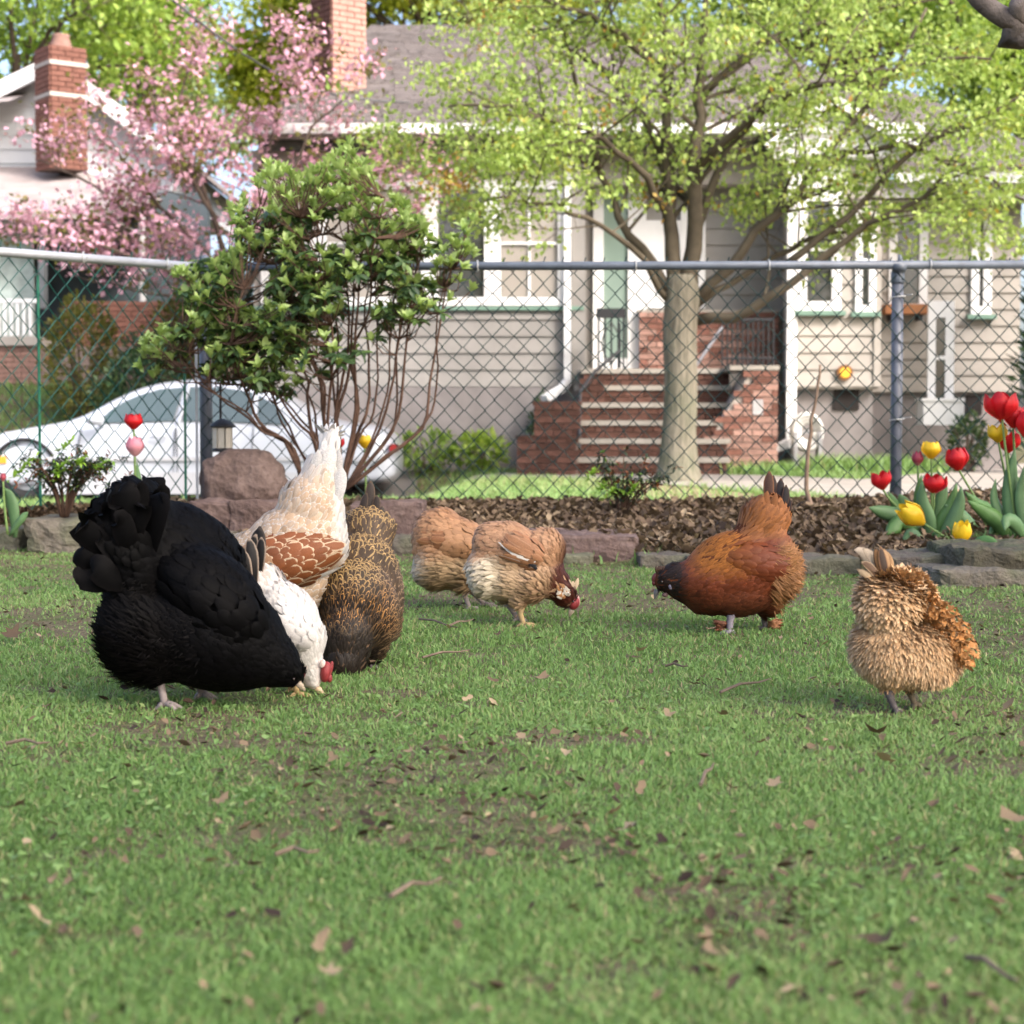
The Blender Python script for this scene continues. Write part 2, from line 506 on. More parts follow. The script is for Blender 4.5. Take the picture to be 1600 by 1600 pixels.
# ------------------------------------------------------------------ leaves and ribbons shared by the plants
LEAFPROF = np.array([0.25, 0.85, 1.0, 0.62, 0.04])
def leaf_arrays(Pt, N, T, L, W, droop, rnd, fold=0.25):
    n = len(Pt)
    N = N / (np.linalg.norm(N, axis=1, keepdims=True) + 1e-9)
    T = T / (np.linalg.norm(T, axis=1, keepdims=True) + 1e-9)
    B = np.cross(N, T); B /= np.linalg.norm(B, axis=1, keepdims=True) + 1e-9
    N = np.cross(T, B)
    V = np.empty((n, 4, 3, 3), np.float32)
    vs = (0.0, 0.35, 0.7, 1.0); pf = (0.12, 0.95, 0.85, 0.03)
    for i, v in enumerate(vs):
        mid = Pt + T * (L * v)[:, None] - N * (L * droop * v * v)[:, None]
        for j, u in enumerate((-1, 0, 1)):
            V[:, i, j] = mid + B * (W * 0.5 * u * pf[i])[:, None] + N * (W * fold * abs(u) * pf[i])[:, None]
    q = np.array([[i * 3 + j, i * 3 + j + 1, i * 3 + j + 4, i * 3 + j + 3] for i in range(3) for j in range(2)])
    F = (np.arange(n)[:, None, None] * 12 + q[None]).reshape(-1, 4)
    return V.reshape(-1, 3), F, np.repeat(rnd, 12)
def ribbon(pts, wid, prof, n=9, view=(0, -1, 0.2), camber=0.2, cols=5):
    m = n
    p = catmull([list(q) for q in pts], m)
    t = np.gradient(p, axis=0); t /= np.linalg.norm(t, axis=1, keepdims=True) + 1e-9
    b = np.cross(t, np.array(view)); b /= np.linalg.norm(b, axis=1, keepdims=True) + 1e-9
    nn = np.cross(b, t)
    pr = np.interp(np.linspace(0, 1, m), np.linspace(0, 1, len(prof)), prof)
    us = np.linspace(-1, 1, cols)
    V = np.empty((m, cols, 3), np.float32)
    for j, u in enumerate(us):
        V[:, j] = p + b * (u * 0.5 * wid * pr)[:, None] - nn * (u * u * camber * wid * pr)[:, None]
    F = np.array([[i * cols + j, i * cols + j + 1, (i + 1) * cols + j + 1, (i + 1) * cols + j] for i in range(m - 1) for j in range(cols - 1)])
    return V.reshape(-1, 3), F
def catmull(pts, m):
    p = np.asarray(pts, float)
    if len(p) == 2: return p[0] + (p[1] - p[0]) * np.linspace(0, 1, m)[:, None]
    p = np.vstack([2 * p[0] - p[1], p, 2 * p[-1] - p[-2]])
    t = np.linspace(0, len(p) - 3 - 1e-6, m); i = t.astype(int); f = (t - i)[:, None]
    a, b, c, d = p[i], p[i + 1], p[i + 2], p[i + 3]
    return 0.5 * (2 * b + (c - a) * f + (2 * a - 5 * b + 4 * c - d) * f * f + (3 * b - a - 3 * c + d) * f ** 3)
def gz(x, y): return float(ground_z(x, y))

# ------------------------------------------------------------------ chain link fence
GALV = M_plain('galvanised_pipe', (0.42, 0.43, 0.45), 0.45, 0.5, 0.12, 12, 0.1, metal=0.35)
SLATE = M_plain('dark_painted_pipe', (0.105, 0.125, 0.155), 0.42, 0.5, 0.2, 14, 0.15)
SLATE_POST = M_plain('grey_painted_post', (0.095, 0.105, 0.13), 0.45, 0.5, 0.18, 10, 0.15)
VINYL = M_plain('dark_green_vinyl_wire', (0.008, 0.028, 0.027), 0.6, 0.2, 0.2, 20, 0)
VINYL_L = M_plain('green_vinyl_wire', (0.006, 0.065, 0.052), 0.6, 0.2, 0.2, 20, 0)
STAKE = M_plain('green_stake', (0.012, 0.13, 0.075), 0.4, 0.5, 0.2, 20, 0.1)
TIE = M_plain('aluminium_tie', (0.55, 0.55, 0.53), 0.4, 0.5, 0.1, 20, 0, metal=0.4)
ZR = P(1000, 417, 8.5).z                       # height of the rail
def chain_link(a, b, mat, root, pitch=0.0478, level=0.0497, top=None):
    a, b = Vector((a.x, a.y, 0)), Vector((b.x, b.y, 0))
    d = b - a; L = d.length; d.normalize(); q = Vector((-d.y, d.x, 0))
    mb = MB()
    nlev = int((top - 0.05) / level)
    for k in range(int(L / pitch)):
        pts = []
        ph = k % 2
        for i in range(nlev + 1):
            z = top - i * level
            side = (i + ph) % 2
            x = (k + side) * pitch
            off = 0.0032 if side else -0.0032
            wob = 0.004 * math.sin(k * 1.7 + i * 0.9) + 0.006 * math.sin(k * .13 + i * .31)
            pts.append(a + d * (x + wob) + q * off + Vector((0, 0, z + 0.003 * math.sin(k * .6 + i))))
        if ph == 0:
            pts.insert(0, pts[0] + Vector((0, 0, 0.024)) + d * 0.008)
        mb.tube(pts, 0.0033, 4, cap=False)
    o = mb.build('wire_mesh', mat, root)
    o['kind'] = 'stuff'
    return o
def rail_ties(root, a, b, fr, mat):
    d = (b - a)
    for t in fr:
        c = a + d * t
        mb = MB()
        pts = [c + Vector((0.004 * math.sin(s * .5), math.cos(s) * 0.027, math.sin(s) * 0.027)) for s in np.linspace(-1.2, 4.4, 12)]
        pts.append(pts[-1] + Vector((0.02, 0, 0.03)))
        mb.tube(pts, 0.0028, 5)
        mb.build('tie_wire', mat, root)
fy = 8.5
back = thing('chain_link_fence', 'chain link fence with dark slate top rail in front of the grey house', 'fence', (0, 0, 0))
A = Vector((CORNER.x, fy, ZR)); B = Vector((P(1760, 411, fy).x, fy, ZR + 0.012))
JOINT = P(1405, 414, fy)
mb = MB(); mb.tube([A, A.lerp(B, .5), B], 0.0205, 12); mb.build('top_rail', SLATE, back, True)
px = JOINT.x
mb = MB(); mb.tube([(px, fy + 0.03, -0.1), (px, fy + 0.03, ZR - 0.03)], 0.0275, 14); mb.build('post', SLATE_POST, back, True)
mb = MB(); mb.lathe((px, fy + 0.03, ZR - 0.075), [(0.031, 0), (0.033, 0.005), (0.033, 0.05), (0.030, 0.058), (0.02, 0.07), (0.012, 0.085)], 14)
mb.tube([(px, fy, ZR - 0.028), (px, fy, ZR + 0.028)], 0.015, 8)
mb.tube([(px - 0.03, fy, ZR), (px + 0.03, fy, ZR)], 0.0245, 12)
mb.tube([(px, fy, ZR + 0.02), (px + .004, fy, ZR + 0.04), (px + .002, fy, ZR + 0.058)], [0.014, 0.01, 0.006], 8)
mb.build('post_cap', SLATE, back, True)
cx = CORNER.x + 0.02
mb = MB(); mb.tube([(cx, fy + 0.03, -0.1), (cx, fy + 0.03, ZR + 0.01)], 0.03, 14); mb.lathe((cx, fy + .03, ZR + .01), [(0.034, 0), (0.034, 0.02), (0.02, 0.04), (0.004, 0.05)], 14); mb.build('post', SLATE_POST, back, True)
chain_link(A, B, VINYL, back, top=ZR + 0.022)
rail_ties(back, A, B, [(P(p, 415, fy).x - A.x) / (B.x - A.x) for p in (745, 992, 1200, 1452)], TIE)
for zz in (P(1405, 468, fy).z, P(1405, 660, fy).z):
    mb = MB(); mb.tube([(px + 0.035 * math.cos(s), fy + 0.022 + 0.034 * math.sin(s), zz + 0.003 * s) for s in np.linspace(2.6, 6.9, 10)] + [(px + 0.062, fy - 0.006, zz + .024)], 0.003, 5)
    mb.build('tie_wire', TIE, back)
left = thing('chain_link_fence', 'green chain link fence with pale silver top rail coming forward at the far left', 'fence', (0, 0, 0))
A2 = Vector((FLEFT.x, FLEFT.y, ZR)); B2 = Vector((CORNER.x - 0.02, fy - 0.01, ZR))
mb = MB(); mb.tube([A2, A2.lerp(B2, .5) + Vector((0, 0, -0.004)), B2], 0.0205, 12); mb.build('top_rail', GALV, left, True)
chain_link(A2, B2, VINYL_L, left, pitch=0.0478, top=ZR + 0.022)
def tl(pxx):
    r = ray(pxx, 415); d = B2 - A2
    den = r.x * d.y - r.y * d.x
    return (A2.y * r.x - A2.x * r.y) / -den
rail_ties(left, A2, B2, [tl(130), tl(262)], TIE)
for pxx, zt, yo in ((57, 1.18, 0.02), (289, 0.80, -0.03)):
    c = A2 + (B2 - A2) * tl(pxx)
    mb = MB(); mb.tube([(c.x, c.y + yo, 0.0), (c.x, c.y + yo, zt)], 0.0065, 8)
    o = mb.build('garden_stake', STAKE)
    tag(o, 'tall thin green stake standing against the left fence' if pxx < 100 else 'short thin green stake beside the fence corner post', 'stake')
c = A2 + (B2 - A2) * tl(306)
mb = MB(); mb.box(c.x - 0.006, c.x + 0.006, c.y - 0.012, c.y - 0.008, 0.1, ZR); mb.build('tension_bar', GALV, left)

# ------------------------------------------------------------------ stones
def stone(name, label, x0, yt, x1, yb, y, depth, mat, group=None, amp=0.12, seed=0, cat='stone', tilt=0, round_=0.0, cuts=9, below=0.05, back=0.0):
    if y is None: y = float(edge_y(P((x0 + x1) / 2, 800, 6.8).x)) - 0.06 + back
    a = P(x0, yt, y); b = P(x1, yb, y)
    w_, h_ = (b.x - a.x), (a.z - b.z) + below
    bm = bmesh.new(); bmesh.ops.create_cube(bm, size=1)
    bmesh.ops.subdivide_edges(bm, edges=bm.edges[:], cuts=cuts, use_grid_fill=True)
    off = Vector((seed * 3.1, seed * 1.7, seed))
    for v in bm.verts:
        p = v.co.copy()
        if round_: 
            n_ = p / (abs(p.x) ** 2.3 + abs(p.y) ** 2.3 + abs(p.z) ** 2.3) ** (1 / 2.3) * 0.52
            p = p.lerp(n_, round_)
        q = Vector((p.x * w_, p.y * depth, p.z * h_))
        m = min(w_, depth, h_)
        dn = mnoise.noise_vector(q * (1.2 / m) + off) * amp * m + mnoise.noise_vector(q * (4 / m) + off) * amp * 0.4 * m + mnoise.noise_vector(q * (11 / m) + off) * amp * 0.16 * m
        edge = sum(1 for c in (p.x, p.y, p.z) if abs(c) > 0.47)
        if edge > 1: q *= 0.965
        v.co = q + dn
    me = bpy.data.meshes.new(name); bm.to_mesh(me); bm.free()
    me.materials.append(mat)
    if round_ > 0.2: me.polygons.foreach_set('use_smooth', np.ones(len(me.polygons), bool))
    o = link(name, me, None, ((a.x + b.x) / 2, y + depth / 2, (a.z + b.z) / 2 - below / 2), (0, R(tilt), 0))
    return tag(o, label, cat, group)
def M_stone(name, c, c2, moss=0.0):
    m = NT(name); co = m.coord()
    n1 = m.noise(5, 6, co); n2 = m.noise(38, 5, co)
    col = m.ramp(m.math('ADD', m.math('MULTIPLY', n1, .6), m.math('MULTIPLY', n2, .4)), [(0.3, tuple(x * .55 for x in c)), (0.5, c), (0.72, c2)])
    if moss:
        geo = m.new('ShaderNodeNewGeometry'); s = m.new('ShaderNodeSeparateXYZ'); m.con(geo.outputs['Normal'], s.inputs[0])
        k = m.math('MULTIPLY', m.ramp(n1, [(0.45, (0, 0, 0)), (0.6, (1, 1, 1))]), moss)
        col = m.mix(k, col, (0.06, 0.085, 0.03))
    m.base(col, 0.9, 0.2); m.bump(n2, 1.0, 0.02)
    return m.m
RED_STONE = M_stone('red_sandstone', (0.135, 0.092, 0.08), (0.235, 0.172, 0.152))
BOULDER = M_stone('brown_boulder', (0.125, 0.088, 0.075), (0.23, 0.172, 0.152))
FLAG = M_stone('grey_flagstone', (0.17, 0.15, 0.12), (0.29, 0.26, 0.21), 0.5)
MOSSY = M_stone('mossy_flagstone', (0.10, 0.09, 0.065), (0.19, 0.17, 0.13), 0.55)
GREY = M_stone('grey_edging_stone', (0.13, 0.11, 0.092), (0.23, 0.20, 0.17), 0.4)
stone('boulder', 'rough brown boulder sitting on flat red stones beside the fence post', 310, 708, 440, 802, 7.55, 0.34, BOULDER, amp=0.17, seed=5, round_=0.97, cat='boulder', cuts=17)
stone('edging_stone', 'red sandstone block under the left part of the boulder', 296, 783, 362, 818, 7.38, 0.34, RED_STONE, 'stones edging the flower bed', seed=3)
stone('edging_stone', 'red sandstone block under the right part of the boulder', 358, 784, 470, 822, 7.36, 0.34, RED_STONE, 'stones edging the flower bed', seed=4)
stone('edging_stone', 'thick red stone lying behind the speckled hen', 545, 786, 662, 824, 7.3, 0.36, RED_STONE, 'stones edging the flower bed', seed=5)
stone('edging_stone', 'dark low stone at the lawn edge behind the speckled hen', 590, 838, 665, 860, None, 0.3, GREY, 'stones edging the flower bed', seed=6)
stone('edging_stone', 'long flat red slab to the right of the bearded tan hen', 760, 836, 998, 868, None, 0.42, RED_STONE, 'stones edging the flower bed', seed=7, amp=0.14, tilt=1)
stone('edging_stone', 'pale stone lying under the long red slab', 840, 866, 925, 884, None, 0.3, FLAG, 'stones edging the flower bed', seed=8, back=-.1)
stone('edging_stone', 'low grey stone behind the head of the red hen', 1000, 869, 1085, 892, None, 0.2, GREY, 'stones edging the flower bed', seed=9)
stone('edging_stone', 'low mossy stone hidden behind the body of the red hen', 1078, 872, 1200, 894, None, 0.2, MOSSY, 'stones edging the flower bed', seed=10)
stone('edging_stone', 'grey stone between the red hen and the curly buff hen', 1195, 872, 1345, 894, None, 0.22, GREY, 'stones edging the flower bed', seed=11)
stone('edging_stone', 'thin reddish flat stone below the drooping yellow tulip', 1392, 868, 1500, 890, None, 0.34, GREY, 'stones edging the flower bed', seed=12, tilt=-1)
stone('edging_stone', 'upper mossy flagstone of the stack at the right edge', 1500, 858, 1680, 893, None, 0.5, MOSSY, 'stones edging the flower bed', seed=13, amp=0.16)
stone('edging_stone', 'lower dark flagstone of the stack at the right edge', 1465, 890, 1660, 916, None, 0.55, FLAG, 'stones edging the flower bed', seed=14, amp=0.16, back=-.12)
stone('edging_stone', 'broad pale flat stone under the left shrub', 38, 812, 150, 850, None, 0.4, FLAG, 'stones edging the flower bed', seed=15, amp=0.16)
stone('edging_stone', 'small pale stone at the left edge of the lawn', -40, 828, 30, 856, None, 0.3, FLAG, 'stones edging the flower bed', seed=16)
stone('edging_stone', 'pale flat stone between the black hen and the cream hen', 335, 838, 405, 862, None, 0.3, FLAG, 'stones edging the flower bed', seed=17)

# ------------------------------------------------------------------ lantern on a hook by the corner post
lt = P(349, 690, 8.25)
lan = thing('garden_lantern', 'small black capped lantern with cream panes behind the boulder', 'lantern', (lt.x, lt.y, 0.13))
BLACKM = M_plain('black_iron', (0.02, 0.02, 0.022), 0.5, 0.4, 0.2, 20, 0.1)
s = 2800 / 8.25
zc = lambda py: P(349, py, 8.25).z - 0.13
mb = MB(); mb.tube([(-0.015, 0.02, -0.05), (-0.015, 0.02, zc(600)), (-0.005, 0.02, zc(590)), (0.0, 0.0, zc(600))], 0.006, 8); mb.build('hook_pole', BLACKM, lan)
mb = MB(); mb.lathe((0, -0.02, zc(668)), [(0.058, 0), (0.06, 0.006), (0.05, 0.018), (0.028, 0.032), (0.01, 0.04)], 12); mb.build('cap', BLACKM, lan, True)
mb = MB()
for k in range(8):
    a = 2 * math.pi * k / 8
    mb.obox((0.042 * math.cos(a), -0.02 + 0.042 * math.sin(a), (zc(668) + zc(700)) / 2), (-0.014 * math.sin(a), 0.014 * math.cos(a), 0), (0.002 * math.cos(a), 0.002 * math.sin(a), 0), (0, 0, (zc(668) - zc(700)) / 2))
mb.build('pane', M_plain('cream_pane', (0.62, 0.56, 0.46), 0.4, 0.4, 0.1, 20, 0), lan)
mb = MB(); mb.lathe((0, -0.02, zc(706)), [(0.048, 0), (0.05, 0.01), (0.044, 0.018)], 12); mb.build('base', BLACKM, lan, True)

# ------------------------------------------------------------------ rhododendron
BARK = M_plain('reddish_bark', (0.095, 0.055, 0.038), 0.85, 0.2, 0.35, 18, 0.4)
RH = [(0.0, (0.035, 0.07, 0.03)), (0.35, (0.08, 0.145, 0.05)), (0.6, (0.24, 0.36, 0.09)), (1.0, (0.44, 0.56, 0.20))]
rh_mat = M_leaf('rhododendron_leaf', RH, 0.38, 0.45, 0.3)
def px_tube(mb, pts, r0, r1, y, n=7, m=12, jit=0.006):
    w_ = [P(a, b, y + d) for a, b, d in pts]
    p = catmull([list(q) for q in w_], m)
    p += rng.normal(0, jit, p.shape) * np.linspace(0.2, 1, m)[:, None]
    mb.tube(p, list(np.linspace(r0, r1, m)), n)
    return p
YB = 7.85
base = P(525, 748, YB)
bush = thing('rhododendron', 'tall bushy rhododendron with pale new leaves in front of the fence', 'bush', (0, 0, 0))
STEMS = [[(505, 765, 0), (497, 690, 0), (470, 655, .03), (420, 612, .05), (330, 592, .08), (262, 545, .05)],
 [(515, 765, 0), (495, 680, .02), (490, 640, .05), (465, 585, .08), (415, 535, .1), (352, 470, .1)],
 [(520, 765, 0), (505, 650, 0), (500, 600, -.03), (478, 540, -.05), (440, 440, -.1), (415, 360, -.1)],
 [(527, 765, 0), (524, 650, 0), (536, 590, .02), (545, 520, .03), (540, 420, 0), (548, 290, 0)],
 [(535, 765, 0), (560, 685, .02), (584, 645, .02), (590, 560, .05), (588, 480, .1), (582, 390, .15)],
 [(538, 765, 0), (592, 702, -.02), (622, 650, -.04), (633, 560, -.05), (640, 480, -.05), (652, 400, -.03)],
 [(540, 765, 0), (602, 715, 0), (660, 668, .02), (672, 600, .05), (690, 490, .1), (712, 390, .1)],
 [(472, 765, -.02), (460, 702, -.05), (418, 676, -.08), (372, 642, -.1), (318, 598, -.15), (285, 520, -.2)],
 [(530, 765, 0), (531, 690, .03), (520, 600, .1), (508, 500, .15), (498, 400, .2), (495, 310, .2)],
 [(532, 765, 0), (556, 640, -.05), (552, 560, -.1), (560, 480, -.15), (565, 400, -.2), (600, 310, -.2)],
 [(508, 765, 0), (480, 720, .05), (440, 660, .12), (425, 610, .2), (390, 500, .25), (330, 430, .25)],
 [(538, 765, 0), (580, 690, .1), (605, 610, .15), (610, 540, .2), (620, 440, .25), (630, 360, .25)],
 [(470, 740, -.05), (445, 690, -.08), (405, 660, -.12), (385, 610, -.15), (360, 540, -.25), (380, 450, -.3)],
 [(528, 765, 0), (512, 690, -.08), (514, 620, -.14), (520, 540, -.2), (505, 440, -.25), (470, 340, -.28)]]
for st in STEMS[:12]:
    STEMS = STEMS + [[(a + random.uniform(-6, 6) * i, b + random.uniform(-8, 8) * (i > 0), d + random.uniform(-.04, .04) * i) for i, (a, b, d) in enumerate(st)]]
allp = []
for st in STEMS:
    mb = MB(); p = px_tube(mb, st, random.uniform(0.006, 0.0105), 0.0025, YB, 7, 16, 0.004)
    mb.build('stem', BARK, bush, True); allp.append(p[4:])
allp = np.concatenate(allp)
POLY = [(212, 592), (232, 520), (300, 505), (268, 430), (300, 408), (372, 398), (360, 335), (420, 262), (480, 272), (540, 232), (590, 272), (640, 330), (690, 378), (735, 350), (742, 405), (700, 440), (690, 500), (640, 505), (600, 520), (560, 560), (520, 580), (440, 615), (350, 600), (280, 580)]
def in_poly(P_, x, y):
    c = False
    for i in range(len(P_)):
        (x1, y1), (x2, y2) = P_[i], P_[i - 1]
        if (y1 > y) != (y2 > y) and x < (x2 - x1) * (y - y1) / (y2 - y1) + x1: c = not c
    return c
ros = []
while len(ros) < 1350:
    x, y = random.uniform(205, 745), random.uniform(230, 620)
    if in_poly(POLY, x, y):
        if y > 500 and x > 480 and random.random() < 0.7: continue
        if y > 560 and random.random() < 0.5: continue
        if (x > 660 or x < 290) and random.random() < 0.55: continue
        if vnoise(np.array([x]), np.array([y]), 0.02, 3)[0] < 0.33: continue
        ros.append((x, y, random.uniform(-0.42, 0.42) * (1 - abs(x - 480) / 500)))
for x, y in [(736, 345), (728, 360), (715, 375), (728, 395), (700, 470), (718, 440), (735, 455), (222, 575), (240, 590), (255, 565), (545, 225), (548, 250), (420, 262), (365, 330), (372, 350)]:
    ros.append((x, y, random.uniform(-.1, .1)))
mb = MB(); PP, NN, TT, LL, WW_, DD, RR = [], [], [], [], [], [], []
for x, y, d in ros:
    c = np.array(P(x, y, YB + d))
    k = np.argmin(((allp - c) ** 2 * [1, 1, 0.8]).sum(1) + 0.05 * (allp[:, 2] > c[2] - 0.03))
    q = allp[k]
    L0 = np.linalg.norm(q - c)
    if L0 > 0.02:
        mb.tube([q, q * .5 + c * .5 + np.array([random.gauss(0, .01), random.gauss(0, .01), -0.02]), c], [0.0035, 0.0028, 0.002], 4)
    ax = c - q; ax = ax / (np.linalg.norm(ax) + 1e-6) * 0.5 + np.array([random.gauss(0, .25), random.gauss(0, .25), 0.9]); ax /= np.linalg.norm(ax)
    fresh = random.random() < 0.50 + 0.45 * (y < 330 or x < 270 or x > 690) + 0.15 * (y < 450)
    u = np.cross(ax, [0.3, 0.8, 0.1]); u /= np.linalg.norm(u); v = np.cross(ax, u)
    nl = random.randint(6, 9); a0 = random.random() * 6.28
    for i in range(nl):
        a = a0 + 2.4 * i
        r = u * math.cos(a) + v * math.sin(a)
        el = random.uniform(0.55, 1.4) if fresh else random.uniform(-0.5, 0.35)
        T = r * math.cos(el) + ax * math.sin(el)
        N = ax * math.cos(el) - r * math.sin(el)
        PP.append(c + ax * random.uniform(-.006, .006)); TT.append(T); NN.append(N)
        LL.append(random.uniform(0.036, 0.058) if fresh else random.uniform(0.042, 0.066)); WW_.append(LL[-1] * random.uniform(0.38, 0.52)); DD.append(random.uniform(-.05, .35))
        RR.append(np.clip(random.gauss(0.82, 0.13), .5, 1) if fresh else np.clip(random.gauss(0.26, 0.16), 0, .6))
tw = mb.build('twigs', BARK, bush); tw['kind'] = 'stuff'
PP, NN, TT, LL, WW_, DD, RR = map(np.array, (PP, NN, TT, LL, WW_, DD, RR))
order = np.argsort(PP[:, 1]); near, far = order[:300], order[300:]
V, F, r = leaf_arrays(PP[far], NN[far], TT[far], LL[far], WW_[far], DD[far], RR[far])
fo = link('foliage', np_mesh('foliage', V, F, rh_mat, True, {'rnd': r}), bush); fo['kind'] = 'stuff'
def leaf_parts(root, idx, PP, NN, TT, LL, WW_, DD, RR, mat, q=6):
    """Single leaves as objects that share a few meshes, one per tint."""
    lib = {}
    for i in idx:
        key = (round(float(RR[i]) * q), random.randint(0, 1))
        if key not in lib:
            V, F, r = leaf_arrays(np.zeros((1, 3)), np.array([[0, 0, 1.0]]), np.array([[1.0, 0, 0]]), np.array([1.0]), np.array([0.44]), np.array([0.08 + 0.22 * key[1]]), np.array([key[0] / q]))
            lib[key] = np_mesh('leaf', V, F, mat, True, {'rnd': r})
        T = Vector(TT[i]).normalized(); N = Vector(NN[i]); B = N.cross(T).normalized(); N = T.cross(B)
        o = link('leaf', lib[key], root)
        o.matrix_local = Matrix.Translation(Vector(PP[i])) @ Matrix((T, B, N)).transposed().to_4x4() @ Matrix.Scale(float(LL[i]), 4)
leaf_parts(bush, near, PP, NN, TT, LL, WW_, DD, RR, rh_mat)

# ------------------------------------------------------------------ small azaleas
AZ = [(0.0, (0.014, 0.022, 0.014)), (0.4, (0.035, 0.06, 0.025)), (0.6, (0.16, 0.05, 0.022)), (0.75, (0.30, 0.10, 0.03)), (0.8, (0.16, 0.30, 0.04)), (1.0, (0.30, 0.50, 0.06))]
az_mat = M_leaf('azalea_leaf', AZ, 0.45, 0.4, 0.25)
def azalea(label, cx, cy, w_, h_, y, limes, nros=95, dens=1.0):
    g = P(cx, cy, y)
    root = thing('azalea', label, 'shrub', (0, 0, 0), 0, 'small azaleas in the flower bed')
    zg = gz(g.x, y)
    b = Vector((g.x, y, zg))
    PPl = []; tips = []
    for k in range(13):
        a = random.uniform(-1, 1); dd = random.uniform(-.12, .12)
        mb = MB(); tx, ty = cx + a * w_ * 0.5, cy - h_ * random.uniform(0.45, 1.0) * (1 - 0.3 * abs(a))
        p = px_tube(mb, [(cx + a * 6, cy + 8, 0), (cx + a * w_ * .14, cy - h_ * .3, dd * .3), (cx + a * w_ * .34, cy - h_ * .55, dd * .7), (tx, ty, dd)], 0.006, 0.0022, y, 5, 9, 0.004)
        mb.build('stem', BARK, root, True); tips.append(p[3:])
    tips = np.concatenate(tips)
    A = [[] for _ in range(7)]
    lim = [np.array(P(x_, y_, y - 0.12)) for x_, y_ in limes]
    cs = []
    for k in range(nros):
        q = tips[random.randrange(len(tips))]
        cs.append((q + np.array([random.gauss(0, .022), random.gauss(0, .03), random.gauss(0.008, .018)]), 0))
    cs += [(c, 1) for c in lim for _ in range(3)]
    for c, lime in cs:
        if c[2] < zg + 0.035: continue
        red = random.random() < 0.2
        for i in range(11 if lime else 6):
            a = random.random() * 6.28; el = random.uniform(-0.3, 1.2) if lime or red else random.uniform(-.8, .8)
            T = np.array([math.cos(a) * math.cos(el), math.sin(a) * math.cos(el), math.sin(el)])
            N = np.array([-math.cos(a) * math.sin(el), -math.sin(a) * math.sin(el), math.cos(el)])
            Ls = random.uniform(0.018, 0.036)
            for l_, v_ in zip(A, (c + np.array([random.gauss(0, .006)] * 3) * (2 if lime else 1), N, T, Ls, Ls * 0.36, random.uniform(0, .4), random.uniform(.84, 1) if lime else (random.uniform(.55, .74) if red else (random.uniform(.0, .42) if random.random() < .9 else random.uniform(.8, .9))))):
                l_.append(v_)
    A = [np.array(a) for a in A]
    V, F, r = leaf_arrays(*A)
    o = link('foliage', np_mesh('foliage', V, F, az_mat, True, {'rnd': r}), root); o['kind'] = 'stuff'
azalea('small dark azalea with lime green shoots at the left edge of the bed', 100, 800, 165, 125, 7.45, [(46, 722), (98, 728), (92, 740), (126, 722), (100, 700), (158, 728), (30, 740)], 230)
azalea('small azalea with reddish buds in front of the maple trunk', 972, 815, 150, 110, 8.0, [(940, 762), (955, 770), (925, 742), (990, 765)], 150)

# ------------------------------------------------------------------ tulips
TUL_LEAF = M_plain('tulip_leaf', (0.075, 0.165, 0.045), 0.5, 0.35, 0.22, 9, 0.15)
TUL_LEAF2 = M_plain('tulip_leaf_pale', (0.09, 0.175, 0.07), 0.5, 0.35, 0.2, 9, 0.15)
TUL_STEM = M_plain('tulip_stem', (0.15, 0.24, 0.07), 0.5, 0.35, 0.1, 9, 0)
def M_petal(name, stops):
    m = NT(name)
    col = m.ramp(m.math('ADD', m.math('MULTIPLY', m.attr('pv').outputs['Fac'], 0.6), m.math('MULTIPLY', m.noise(9, 5, m.coord()), 0.4)), stops)
    m.base(col, 0.4, 0.35); m.translucent(col, 0.25)
    return m.m
PET_RED = M_petal('red_petal', [(0.12, (0.62, 0.16, 0.03)), (0.25, (0.50, 0.016, 0.016)), (0.6, (0.60, 0.014, 0.02)), (0.8, (0.36, 0.008, 0.018)), (0.95, (0.58, 0.05, 0.06))])
PET_YEL = M_petal('yellow_petal', [(0.1, (0.70, 0.42, 0.02)), (0.5, (0.80, 0.52, 0.02)), (0.95, (0.86, 0.62, 0.04))])
PET_PINK = M_petal('pink_petal', [(0.1, (0.70, 0.42, 0.42)), (0.5, (0.66, 0.28, 0.33)), (0.95, (0.55, 0.16, 0.24))])
PET_STRIPE = M_petal('striped_petal', [(0.1, (0.55, 0.45, 0.32)), (0.35, (0.42, 0.08, 0.10)), (0.95, (0.32, 0.03, 0.07))])
def petal_mesh(mat, wide, open_, n=7, c=5):
    V, pv = [], []
    for i in range(n):
        v = i / (n - 1)
        rr = 0.12 + 0.42 * math.sin(min(1, v * 1.5) * math.pi / 2) + open_ * 1.4 * v ** 2 - 0.42 * max(0, v - 0.55)
        ww = wide * 1.42 * math.sin(math.pi * (0.16 + 0.70 * v))
        for j in range(c):
            u = -1 + 2 * j / (c - 1)
            a = u * ww
            r2 = rr * (1 + 0.05 * (1 - abs(u)))
            V.append((r2 * math.cos(a), r2 * math.sin(a), v * 1.0 - 0.05 * u * u * v + 0.03 * (1 - abs(u)) * (v > .9)))
            pv.append(v if abs(u) < .9 else v * .8)
    F = np.array([[i * c + j, i * c + j + 1, (i + 1) * c + j + 1, (i + 1) * c + j] for i in range(n - 1) for j in range(c - 1)])
    return np_mesh('petal', np.array(V), F, mat, True, {'pv': np.array(pv)})
PETM = {}
TS = 1.14
